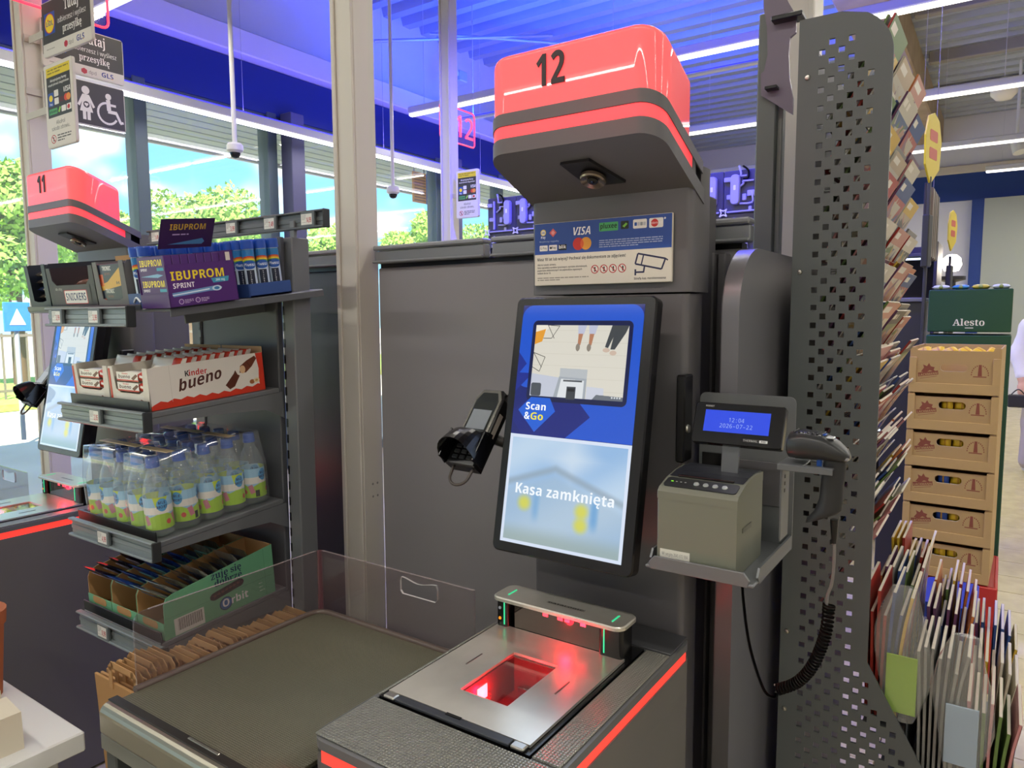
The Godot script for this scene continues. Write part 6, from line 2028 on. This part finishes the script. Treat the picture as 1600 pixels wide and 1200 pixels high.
func notice(called: String, label: String, w: float, h: float, t: float, m: Material, xf: Transform3D, arm: Vector3):
	var o := thing(called, label, "sign")
	o.transform = xf
	put(MB.new().prism(rr(w, h, 0.012, 3), -t, 0.0, Transform3D.IDENTITY, 0.001), "board", mat("d4d0c6", 0.5), o)
	put(face(w - 0.008, h - 0.008, T(0, 0, 0.0006)), "print", m, o)
	put(bx(arm * 0.5 + V(0, 0, -t - 0.004), V(absf(arm.x) + 0.02, 0.03 + absf(arm.y), 0.006), 0.001), "mount_arm", mat("c3beb3", 0.5), o)

func neon(s: String, label: String, z0: float, x: float):
	var o := thing("neon_sign", label, "neon sign", V(x, 3.05, z0), 0, "neon lane signs")
	var xf := side_x(Vector3.ZERO)
	var red := glow("ff2a4a", 1.6, "ff6070")
	var pts := []
	for p in rr(0.44, 0.27, 0.03, 4): pts.append(xf * V(p.x, p.y, 0))
	pts.append(pts[0])
	put(MB.new().tube(pts, 0.006, 8, false), "frame_tube", red, o)
	put(MB.new().prism(rr(0.42, 0.25, 0.02, 3), -0.004, -0.002, xf), "clear_back", clear("a0a0ff", 0.1), o)
	var m := TextMesh.new()
	var f := SystemFont.new()
	f.font_names = PackedStringArray(["Droid Sans"])
	m.font = f
	m.text = s
	m.font_size = 64
	m.pixel_size = 0.01
	m.depth = 0.02
	m.curve_step = 1.0
	put(m, "number_tube", red, o, xf * Transform3D(Basis.from_scale(V(0.36, 0.36, 0.3)), V(0.09 if s == "12" else 0.0, 0, 0)))
	for q in [-0.2, 0.2]: put(MB.new().tube([V(0, 0.13, q), V(0, 1.9, q)], 0.0015, 5), "wire", mat("b0b0b8", 0.4), o)
	var l := OmniLight3D.new()
	l.name = "neon_lamp"
	l.light_color = C("ff2a4a")
	l.light_energy = 0.03
	l.light_size = 0.05
	l.omni_range = 10.0
	l.omni_attenuation = 2.0
	l.shadow_enabled = true
	l.position = V(x + 0.05, 3.05, z0)
	add_child(l)

func signs():
	var pm := printed(parcel_art(), 0.45)
	var nm := printed(pay_note_art(), 0.45)
	notice("parcel_sign", "dark parcel point sign with shop emblem facing the viewer, highest on the left post", 0.42, 0.225, 0.012, pm, T(-3.31, 2.775, -1.56, 0, 0, -1.0), V(-0.365, 0, 0))
	notice("parcel_sign", "dark parcel point sign turned to the side behind the front facing one", 0.37, 0.215, 0.012, pm, side_x(V(-3.67, 2.79, -1.805)), V(-0.24, 0, 0))
	notice("priority_sign", "dark priority checkout sign with pregnant woman and wheelchair symbols", 0.37, 0.205, 0.012, printed(access_art(), 0.45), side_x(V(-3.67, 2.56, -1.80)), V(-0.24, 0, 0))
	notice("payment_notice", "white payment notice with yellow header on the left post", 0.25, 0.345, 0.012, nm, T(-3.34, 2.44, -1.53), V(-0.335, 0, 0))
	notice("payment_notice", "white payment notice with yellow header on the slim far post", 0.205, 0.345, 0.02, nm, T(-3.32, 2.432, -4.3), V(-0.14, 0, 0))
	neon("12", "red outlined neon number sign hanging behind the slim far post", -4.68, -3.7)
	neon("11", "red outlined neon sign hanging behind the parcel signs", -1.68, -3.62)
	var dm := mat("d3d2d0", 0.35)
	var lab := ["white dome camera on a long rod in front of the second window", "white dome camera on a long rod in front of the third window"]
	var spots := [V(-4.51, 2.70, -3.2), V(-4.53, 2.63, -4.8)]
	for i in 2:
		var o := thing("dome_camera", lab[i], "camera", spots[i], 0, "dome cameras")
		put(MB.new().tube([V(0, 0.02, 0), V(0, 2.3, 0)], 0.016, 10), "rod", dm, o)
		put(MB.new().lathe([Vector2(0.0, 0.05), Vector2(0.045, 0.045), Vector2(0.056, 0.03), Vector2(0.056, -0.005), Vector2(0.04, -0.02), Vector2(0, -0.02)], 24), "housing", dm, o)
		put(MB.new().lathe([Vector2(0.036, -0.018), Vector2(0.034, -0.035), Vector2(0.022, -0.052), Vector2(0, -0.058)], 20, T(0, 0, 0)), "dome", mat("101014", 0.05), o)

func led_wall():
	var o := thing("led_wall", "back side of a blue lit LED video wall behind the checkouts", "video wall", V(0, 0, -4.3))
	var base := mat("3c3a58", 0.4)
	var pod := mat("a3a2c4", 0.4)
	var pale := mat("e6e6f4", 0.35)
	var plate := MB.new().box(V(0, 0, 0), V(0.243, 0.243, 0.03), 0.004).mesh()
	var podm := MB.new().prism(rr(0.052, 0.17, 0.022, 5), 0.015, 0.045, Transform3D.IDENTITY, 0.004, true).mesh()
	var slotm := MB.new().prism(rr(0.014, 0.028, 0.003, 2), 0.0452, 0.047).mesh()
	var ribm := MB.new().box(V(0, 0, 0.02), V(0.012, 0.2, 0.02), 0.003).mesh()
	var barm := MB.new().box(V(0, -0.115, 0.02), V(0.2, 0.01, 0.02), 0.003).mesh()
	var star := MB.new()
	for k in 4: star.tube(smooth_path([V(0.03 * cos(k * PI / 2 + 0.78), 0.03 * sin(k * PI / 2 + 0.78), 0.03), V(0.012 * cos(k * PI / 2 + 1.57), 0.012 * sin(k * PI / 2 + 1.57), 0.03), V(0.03 * cos(k * PI / 2 + 2.35), 0.03 * sin(k * PI / 2 + 2.35), 0.03)], 3), 0.004, 5)
	var starm := star.mesh()
	var cab := []
	for v in 3:
		var m := MB.new()
		var g := RandomNumberGenerator.new()
		g.seed = 40 + v
		for k in 4:
			var a := V(g.randf_range(-0.1, 0.1), g.randf_range(-0.1, 0.1), 0.022)
			var b := a + V(g.randf_range(-0.08, 0.08), 0, 0.006)
			m.tube(smooth_path([a, b, b + V(0, g.randf_range(-0.08, 0.08), 0.0), b + V(g.randf_range(-0.05, 0.05), g.randf_range(-0.09, 0.09), -0.004)], 4), 0.006, 6)
		for k in 5: m.box(V(g.randf_range(-0.11, 0.11), g.randf_range(-0.11, 0.11), 0.02), V(g.randf_range(0.015, 0.05), g.randf_range(0.012, 0.04), 0.016), 0.003)
		cab.append(m.mesh())
	for i in 9:
		for j in 4:
			var md := put(plate, "cabinet_module", base, o)
			md.position = V(-3.0 + 0.245 * i, 2.252 - 0.245 * j, 0)
			put(podm, "power_pod", pod, md).position = V(0.06 if i % 2 == 0 else -0.05, 0.01, 0)
			put(slotm, "connector", pale, md).position = V(0.06 if i % 2 == 0 else -0.05, 0.02, 0)
			put(ribm, "rib", pod, md).position = V(-0.06 if i % 2 == 0 else 0.1, 0, 0)
			put(barm, "cross_bar", pod, md)
			put(starm, "corner_clip", pale, md).position = V(-0.118, -0.118, 0)
			put(cab[(i * 3 + j) % 3], "wiring", pod, md)
	put(bx(V(-2.02, 0.7, -0.03), V(2.2, 1.4, 0.04), 0.004), "stand_panel", mat("3a3c40", 0.5), o)
	# added blue bar out of view, put in to light the wall blue
	var u := thing("added_wash_bar", "added blue wash bar out of view above the video wall", "light", V(-1.75, 3.55, -3.7))
	put(bx(V(0, 0.02, 0), V(1.9, 0.04, 0.06), 0.006), "housing", mat("c9c9cc", 0.5), u)
	put(bx(V(0, -0.004, -0.01), V(1.85, 0.012, 0.04), 0.002), "led_strip", glow("3030ff", 2.0, "303080"), u)
	for k in 2: put(MB.new().tube([V(-0.8 + 1.6 * k, 0.04, 0), V(-0.8 + 1.6 * k, 1.368, 0)], 0.003, 5), "wire", mat("b9bcc6", 0.4), u)
	lamp_area(V(-1.75, 3.53, -3.71), Vector2(1.8, 0.05), 15.0, "3431ff", -68.0)

func sdf_mesh(bones: Array, cell: float, k: float) -> MB:
	# bones: [a, b, ra, rb]; smooth union of tapered capsules, meshed as surface nets
	var lo := V(9, 9, 9)
	var hi := V(-9, -9, -9)
	for q in bones:
		for e in 2:
			var r: float = q[2 + e]
			lo = lo.min(q[e] - Vector3.ONE * (r + 2.5 * cell))
			hi = hi.max(q[e] + Vector3.ONE * (r + 2.5 * cell))
	var n := Vector3i(((hi - lo) / cell).ceil()) + Vector3i.ONE
	var d := PackedFloat32Array()
	d.resize(n.x * n.y * n.z)
	for z in n.z:
		for y in n.y:
			for x in n.x:
				var p := lo + V(x, y, z) * cell
				var s := 9.0
				for q in bones:
					var a: Vector3 = q[0]
					var ab: Vector3 = q[1] - a
					var t := clampf((p - a).dot(ab) / maxf(ab.length_squared(), 1e-9), 0.0, 1.0)
					var v: float = (p - a - ab * t).length() - lerpf(q[2], q[3], t)
					var h := maxf(k - absf(s - v), 0.0) / k
					s = minf(s, v) - h * h * k * 0.25
				d[x + n.x * (y + n.y * z)] = s
	var vid := {}
	var vs := []
	var ns := []
	for z in n.z - 1:
		for y in n.y - 1:
			for x in n.x - 1:
				var c := []
				var neg := 0
				for e in 8:
					var v := d[(x + (e & 1)) + n.x * ((y + ((e >> 1) & 1)) + n.y * (z + (e >> 2)))]
					c.append(v)
					if v < 0.0: neg += 1
				if neg == 0 or neg == 8: continue
				var sum := Vector3.ZERO
				var cnt := 0
				for e in 8:
					for ax in 3:
						var f := e | (1 << ax)
						if f == e or (c[e] < 0.0) == (c[f] < 0.0): continue
						var t: float = c[e] / (c[e] - c[f])
						var pe := V(e & 1, (e >> 1) & 1, e >> 2)
						pe[ax] += t
						sum += pe
						cnt += 1
				vid[x + n.x * (y + n.y * z)] = vs.size()
				vs.append(lo + (V(x, y, z) + sum / cnt) * cell)
				ns.append(V(c[1] + c[3] + c[5] + c[7] - c[0] - c[2] - c[4] - c[6], c[2] + c[3] + c[6] + c[7] - c[0] - c[1] - c[4] - c[5], c[4] + c[5] + c[6] + c[7] - c[0] - c[1] - c[2] - c[3]).normalized())
	var m := MB.new()
	for z in range(1, n.z - 1):
		for y in range(1, n.y - 1):
			for x in range(1, n.x - 1):
				var i0 := x + n.x * (y + n.y * z)
				for ax in 3:
					var st: int = [1, n.x, n.x * n.y][ax]
					var u: int = [n.x, n.x * n.y, 1][ax]
					var w: int = [n.x * n.y, 1, n.x][ax]
					if (d[i0] < 0.0) == (d[i0 + st] < 0.0): continue
					var q := [i0 - u - w, i0 - w, i0, i0 - u]
					var g := []
					for e in q: g.append(vid[e])
					if d[i0] >= 0.0: g = [g[0], g[3], g[2], g[1]]
					m.tri(vs[g[0]], vs[g[1]], vs[g[2]], ns[g[0]], ns[g[1]], ns[g[2]])
					m.tri(vs[g[0]], vs[g[2]], vs[g[3]], ns[g[0]], ns[g[2]], ns[g[3]])
	return m

func far_aisle():
	# stacked fruit cartons
	var kraft := mat("c0a06e", 0.75)
	var kraft2 := mat("b8986a", 0.75)
	var art := Canvas.new(620, 280, C("b99a6a"))
	var br := C("8a4a3a")
	art.poly([Vector2(60, 150), Vector2(90, 100), Vector2(80, 60), Vector2(120, 80), Vector2(140, 40), Vector2(160, 80), Vector2(200, 90), Vector2(190, 120), Vector2(215, 150), Vector2(150, 130), Vector2(110, 160)], br)
	art.poly([Vector2(30, 165), Vector2(235, 130), Vector2(240, 180), Vector2(36, 215)], br)
	art.text("LACKMANN", 136, 192, 28, C("b99a6a"), 1, "sansb", 186, 0.0, -0.17)
	art.line(Vector2(50, 236), Vector2(225, 200), 5, br)
	for i in 14:
		var a := PI + PI * i / 13.0
		art.disc(490 + 88 * cos(a), 170 + 74 * sin(a), 6, br)
	art.poly([Vector2(476, 90), Vector2(504, 90), Vector2(512, 180), Vector2(468, 180)], br)
	art.line(Vector2(420, 186), Vector2(560, 186), 8, br)
	art.rect(270, 250, 70, 14, br)
	var am := printed(art, 0.75)
	var yel := mat("e2b81e", 0.4)
	var blu := mat("2c4fa0", 0.4)
	for i in 6:
		var y := 0.455 + 0.153 * i
		var o := thing("fruit_carton", "kraft cardboard fruit carton with red brown print, %s of the stack from the top" % ORD[5 - i], "carton", V(-0.157, y, -3.62), -0.03, "stacked fruit cartons")
		var h := 0.15 if i < 5 else 0.185
		# front wall with hand hole
		var fp := PackedVector2Array([Vector2(-0.155, 0.035), Vector2(0.155, 0.035), Vector2(0.155, h), Vector2(0.135, h), Vector2(0.13, h - 0.012), Vector2(-0.13, h - 0.012), Vector2(-0.135, h), Vector2(-0.155, h)])
		var cs := CSGPolygon3D.new()
		cs.name = "front_wall"
		cs.polygon = fp
		cs.depth = 0.006
		cs.position = V(0, 0, 0.22)
		cs.material = kraft2
		var hole := CSGPolygon3D.new()
		hole.name = "hand_hole"
		hole.operation = CSGShape3D.OPERATION_SUBTRACTION
		hole.polygon = rr(0.095, 0.03, 0.014, 4, 0.0, 0.105)
		hole.depth = 0.03
		hole.position = V(0, 0, 0.01)
		cs.add_child(hole)
		o.add_child(cs)
		var pr := MB.new()
		var pr2 := MB.new()
		pr.quad(V(-0.13, 0.05, 0.2206), V(-0.05, 0.05, 0.2206), V(-0.05, 0.13, 0.2206), V(-0.13, 0.13, 0.2206), Rect2(0.03, 0.05, 0.37, 0.87))
		pr2.quad(V(0.055, 0.06, 0.2206), V(0.125, 0.06, 0.2206), V(0.125, 0.13, 0.2206), V(0.055, 0.13, 0.2206), Rect2(0.62, 0.25, 0.35, 0.5))
		put(pr, "rider_print", am, o)
		put(pr2, "seal_print", am, o)
		put(bx(V(0, 0.02, 0.222), V(0.316, 0.04, 0.008), 0.001), "lower_band", kraft, o)
		put(bx(V(-0.145, 0.09, 0.222), V(0.026, 0.11, 0.008), 0.001), "corner_fold", kraft, o)
		put(bx(V(0.145, 0.09, 0.222), V(0.026, 0.11, 0.008), 0.001), "corner_fold", kraft, o)
		for s in [-1, 1]: put(bx(V(s * 0.155, h * 0.5, 0.0), V(0.006, h, 0.43), 0.001), "side_wall", kraft, o)
		put(bx(V(0, h * 0.5, -0.215), V(0.316, h, 0.006), 0.001), "back_wall", kraft, o)
		put(bx(V(0, 0.006, 0), V(0.305, 0.006, 0.43)), "bottom", kraft2, o)
		# sweets bags inside
		var n := 6 if i == 5 else 2
		for j in n:
			var b := thing("sweets_pouch", "small %s pouch, %s from the left in the %s carton from the top" % ["yellow" if i != 2 and i != 1 else "blue and yellow", ORD[j], ORD[5 - i]], "pouch", V(-0.157, y, -3.62), 0, "pouches in the fruit cartons")
			b.position += V((-0.12 + 0.048 * j) if i == 5 else (-0.024 + 0.048 * j), h - 0.02 if i == 5 else 0.105, 0.17 - (0.03 * (j % 2) if i == 5 else -0.02))
			b.rotation = V(0.5 if i == 5 else 1.57, 0.3 * j, 0.4)
			put(pillow(0.06 if i == 5 else 0.045, 0.045, 0.03), "pouch", yel if (i > 2 or i == 0 or j == 1) else blu, b)
			put(pillow(0.014, 0.046, 0.031, T(0.006, 0, 0)), "stripe", mat("c8901c", 0.4), b)
	var rc := thing("red_crate", "red plastic crate under the stacked fruit cartons", "crate", V(-0.15, 0.0, -3.62))
	for s in [-1, 1]:
		put(bx(V(s * 0.17, 0.37, 0), V(0.012, 0.16, 0.46), 0.003), "long_wall", mat("c03028", 0.4), rc)
		put(bx(V(0, 0.37, s * 0.235), V(0.35, 0.16, 0.012), 0.003), "short_wall", mat("c03028", 0.4), rc)
	put(bx(V(0, 0.225, 0), V(0.34, 0.45, 0.46), 0.01), "base_block", mat("a82820", 0.45), rc)
	# blue bin
	var bb := thing("blue_bin", "blue plastic bin in front of the red crate", "bin", V(-0.11, 0.0, -2.86))
	var rings := []
	for e in [[0.8, 0.0], [1.0, 0.55], [1.06, 0.555], [1.06, 0.58]]:
		var ring := []
		for p in rr(0.15 * e[0], 0.26 * e[0], 0.02, 4): ring.append(V(p.x, e[1], p.y))
		rings.append(ring)
	put(MB.new().loft(rings), "bin_body", mat("24409a", 0.3), bb)
	put(bx(V(0.03, 0.3, 0.128), V(0.02, 0.36, 0.004), 0.001), "moulded_rib", mat("3050b0", 0.3), bb)
	# green display box
	var gb := thing("green_display_box", "dark green cardboard display box with white lettering behind the fruit cartons", "display box", V(-0.145, 0, -4.2))
	var gm := mat("1f4a30", 0.55)
	put(bx(V(0, 0.72, 0), V(0.34, 1.44, 0.36), 0.004), "lower_box", gm, gb)
	put(bx(V(0, 1.555, 0), V(0.335, 0.20, 0.35), 0.004), "upper_box", gm, gb)
	var ac := Canvas.new(300, 90, C("1f4a30"))
	ac.text("Alesto", 150, 60, 46, C("efe9d8"), 1, "serifb", 190)
	ac.line(Vector2(130, 76), Vector2(180, 76), 6, C("efe9d8"))
	put(face(0.2, 0.06, T(0.0, 1.495, 0.1758)), "lettering", printed(ac, 0.55), gb)
	for i in 4:
		var n := thing("nut_bag", "%s snack bag lying on the green box, %s from the left" % [["pale", "blue", "yellow"][i % 3], ORD[i]], "snack bag", V(-0.265 + 0.08 * i, 1.667, -4.1 - 0.02 * (i % 2)), 0.0, "snack bags on the green box")
		put(pillow(0.078, 0.12, 0.024), "pouch", [mat("cfd6d8", 0.3), mat("3f8ab8", 0.3), mat("c9b84a", 0.3)][i % 3], n)
		put(pillow(0.02, 0.121, 0.0245), "stripe", mat("8a9a50", 0.3), n)
	var dc := thing("dark_cabinet", "charcoal cabinet beside the green display box", "cabinet", V(-0.42, 0, -4.3))
	put(bx(V(0, 0.8, 0), V(0.16, 1.6, 0.5), 0.004), "body", mat("35363a", 0.4), dc)
	put(bx(V(0, 1.61, 0), V(0.18, 0.02, 0.52), 0.003), "top", mat("8a8c90", 0.3, 0.5), dc)
	# shelf with purple goods and light strips seen past the magazines
	var sv := thing("cooler_shelf", "dark shelf cabinet with bright light strips beyond the magazine rack", "shelf", V(-0.74, 0, -5.6))
	put(bx(V(0, 1.0, -0.2), V(0.7, 2.0, 0.04), 0.003), "back", mat("3a3540", 0.5), sv)
	for k in 5:
		put(bx(V(0, 0.4 + 0.38 * k, 0), V(0.7, 0.02, 0.4), 0.002), "board", mat("4a4a50", 0.5), sv)
		put(bx(V(0.1, 0.375 + 0.38 * k, 0.18), V(0.48, 0.012, 0.02), 0.002), "light_strip", glow("dff2ff", 1.6), sv)
	for q in [-0.35, 0.35]: put(bx(V(q, 1.0, 0), V(0.02, 2.0, 0.42), 0.003), "side", mat("33323a", 0.5), sv)
	var pc := thing("slatted_panel", "dark brown slatted panel hanging beside the yellow flag sign", "panel", V(-0.36, 2.0, -4.6))
	for k in 4: put(bx(V(0, 0.02, -0.2 + 0.11 * k), V(0.03, 0.36, 0.08), 0.004), "slat", mat(["4a4038", "6a5a4e", "584c42", "75665a"][k], 0.5), pc)
	put(bx(V(-0.02, 0.02, -0.03), V(0.012, 0.4, 0.46), 0.002), "backing", mat("2c2826", 0.6), pc)
	put(MB.new().tube([V(0, 0.22, 0), V(0, 2.9, 0)], 0.0015, 5), "wire", mat("888888", 0.4), pc)
	# yellow flag signs
	var ylab := ["large yellow flag sign with red print right of the magazines", "small yellow flag sign on a dark stand farther back"]
	for i in 2:
		var f := thing("flag_sign", ylab[i], "sign", [V(-0.325, 1.9, -3.93), V(-0.318, 1.75, -5.5)][i], -0.18, "yellow flag signs")
		var s: float = [1.0, 0.8][i]
		var pl := PackedVector2Array()
		for p in [[0.0, 0.24], [0.13, 0.32], [0.15, 0.45], [0.1, 0.54], [0.02, 0.565], [-0.06, 0.54], [-0.1, 0.45], [-0.09, 0.32]]: pl.append(Vector2(p[0], p[1]) * s)
		put(MB.new().prism(pl, -0.004, 0.004, side_x(Vector3.ZERO), 0.001), "flag", mat("d9c22c", 0.5), f)
		for k in 2: put(MB.new().prism(rr(0.12 * s, 0.05 * s, 0.01, 3, 0.02, (0.38 + 0.08 * k) * s), 0.0042, 0.005, side_x(Vector3.ZERO)), "red_mark", mat("c0503a", 0.5), f)
		put(bx(V(0, -0.3, 0.0), V(0.014, 1.15 * s, 0.014), 0.002), "stand", mat("3a3a3c", 0.5), f)
		put(bx(V(0, -0.02, 0.0), V(0.03, 0.24, 0.06), 0.004), "dark_holder", mat("2f3032", 0.5), f)
		put(bx(V(0, -1.35 + 0.0, 0), V(0.03, 1.1, 0.03), 0.003), "pole", mat("3a3a3c", 0.5), f)
	# round spotlight
	var sl := thing("round_spotlight", "glaring round lamp on a dark base above the green box", "lamp", V(-0.335, 0, -6.0))
	put(MB.new().lathe([Vector2(0, 1.83), Vector2(0.045, 1.84), Vector2(0.062, 1.88), Vector2(0.055, 1.925), Vector2(0.03, 1.95), Vector2(0, 1.955)], 20), "globe", glow("fff2e2", 9.0), sl)
	put(MB.new().lathe([Vector2(0.0, 1.80), Vector2(0.09, 1.80), Vector2(0.09, 1.775), Vector2(0.03, 1.76), Vector2(0.03, 0.0), Vector2(0, 0)], 20), "base", mat("2c2c2e", 0.4), sl)
	var ol := OmniLight3D.new()
	ol.name = "globe_lamp"
	ol.light_energy = 0.8
	ol.light_color = C("fff2e2")
	ol.light_size = 0.06
	ol.omni_range = 20.0
	ol.omni_attenuation = 2.0
	ol.shadow_enabled = true
	ol.position = V(-0.335, 1.89, -6.0)
	add_child(ol)
	var pd := thing("pendant_globe", "white globe pendant hanging from the ceiling at upper right", "pendant", V(-0.13, 3.79, -9.0))
	put(MB.new().lathe([Vector2(0, -0.12), Vector2(0.07, -0.11), Vector2(0.115, -0.06), Vector2(0.12, 0.0), Vector2(0.1, 0.06), Vector2(0.05, 0.1), Vector2(0, 0.11)], 24, Transform3D.IDENTITY, true), "globe", mat("e4e0da", 0.5), pd)
	put(MB.new().tube([V(0, 0.1, 0), V(0, 1.16, 0)], 0.004, 6), "rod", mat("c8c8c8", 0.5), pd)
	var tl := thing("track_spot", "small white spotlight on a ceiling track at the right edge", "spotlight", V(0.0, 3.9, -12.2))
	put(MB.new().tube([V(0.0, 0.0, 0.0), V(0.05, -0.2, 0.05)], 0.09, 14), "can", mat("dcdcda", 0.5), tl)
	put(MB.new().lathe([Vector2(0, 0.02), Vector2(0.02, 0.02), Vector2(0.02, 1.05), Vector2(0, 1.05)], 8), "stem", mat("dcdcda", 0.5), tl)
	# shopper at the right edge, seen from behind
	var p := thing("person", "shopper in white jacket and pale trousers standing at the right edge", "person", V(0.36, 0, -8.5), 0.3)
	var skin := mat("c89a80", 0.6)
	var body := [[V(0, 0.95, 0), V(0, 1.25, 0), 0.14, 0.15], [V(0, 1.25, 0), V(0, 1.42, 0), 0.15, 0.12], [V(0, 1.42, 0), V(0, 1.52, 0.01), 0.06, 0.055], [V(0, 1.58, 0.02), V(0, 1.68, 0.0), 0.085, 0.095]]
	for s in [-1, 1]:
		body.append([V(s * 0.1, 0.95, 0), V(s * 0.105, 0.5, 0.02), 0.09, 0.06])
		body.append([V(s * 0.105, 0.5, 0.02), V(s * 0.11, 0.08, -0.02), 0.058, 0.04])
		body.append([V(s * 0.11, 0.05, -0.03), V(s * 0.12, 0.035, 0.13), 0.04, 0.03])
		body.append([V(s * 0.18, 1.42, 0), V(s * 0.25, 1.15, -0.02), 0.055, 0.045])
		body.append([V(s * 0.25, 1.15, -0.02), V(s * 0.24, 0.92, 0.08), 0.042, 0.03])
		body.append([V(s * 0.24, 0.92, 0.08), V(s * 0.235, 0.84, 0.11), 0.032, 0.026])
		for fg in 5: body.append([V(s * (0.235 - 0.03 + 0.015 * fg), 0.84, 0.11), V(s * (0.235 - 0.034 + 0.017 * fg), 0.775 - 0.008 * sin(fg), 0.13 if fg > 0 else 0.15), 0.010, 0.008])
	put(sdf_mesh(body, 0.024, 0.05), "body", skin, p)
	var jk := [[V(0, 0.93, 0), V(0, 1.25, 0), 0.195, 0.185], [V(0, 1.25, 0), V(0, 1.41, 0), 0.185, 0.14], [V(-0.17, 1.41, 0), V(0.17, 1.41, 0), 0.08, 0.08]]
	for s in [-1, 1]:
		jk.append([V(s * 0.18, 1.41, 0), V(s * 0.26, 1.15, -0.02), 0.075, 0.065])
		jk.append([V(s * 0.26, 1.15, -0.02), V(s * 0.245, 0.95, 0.07), 0.062, 0.05])
	put(sdf_mesh(jk, 0.026, 0.06), "jacket", mat("d8d6da", 0.7), p)
	var tr := []
	for s in [-1, 1]:
		tr.append([V(s * 0.085, 0.92, 0), V(s * 0.1, 0.5, 0.01), 0.125, 0.095])
		tr.append([V(s * 0.1, 0.5, 0.01), V(s * 0.11, 0.12, -0.01), 0.095, 0.09])
	put(sdf_mesh(tr, 0.026, 0.05), "trousers", mat("a89c98", 0.8), p)
	put(sdf_mesh([[V(0, 1.66, -0.02), V(0, 1.72, -0.02), 0.105, 0.09], [V(0, 1.6, -0.05), V(0, 1.5, -0.06), 0.08, 0.06]], 0.024, 0.04), "hair", mat("3a2a22", 0.6), p)
	for s in [-1, 1]: put(sdf_mesh([[V(s * 0.11, 0.05, -0.05), V(s * 0.12, 0.04, 0.15), 0.05, 0.042]], 0.02, 0.02), "shoe", mat("c9c2ba", 0.6), p)
	var hb := thing("hand_bag", "small black bag held in front of the shopper in white", "bag", V(0.13, 0.66, -8.22))
	put(bx(V(0, 0.06, 0), V(0.16, 0.12, 0.05), 0.01), "pouch", mat("1c1c20", 0.5), hb)
	put(MB.new().tube(smooth_path([V(-0.06, 0.11, 0), V(0, 0.17, 0), V(0.06, 0.11, 0)], 5), 0.006, 6), "handle", mat("1c1c20", 0.5), hb)
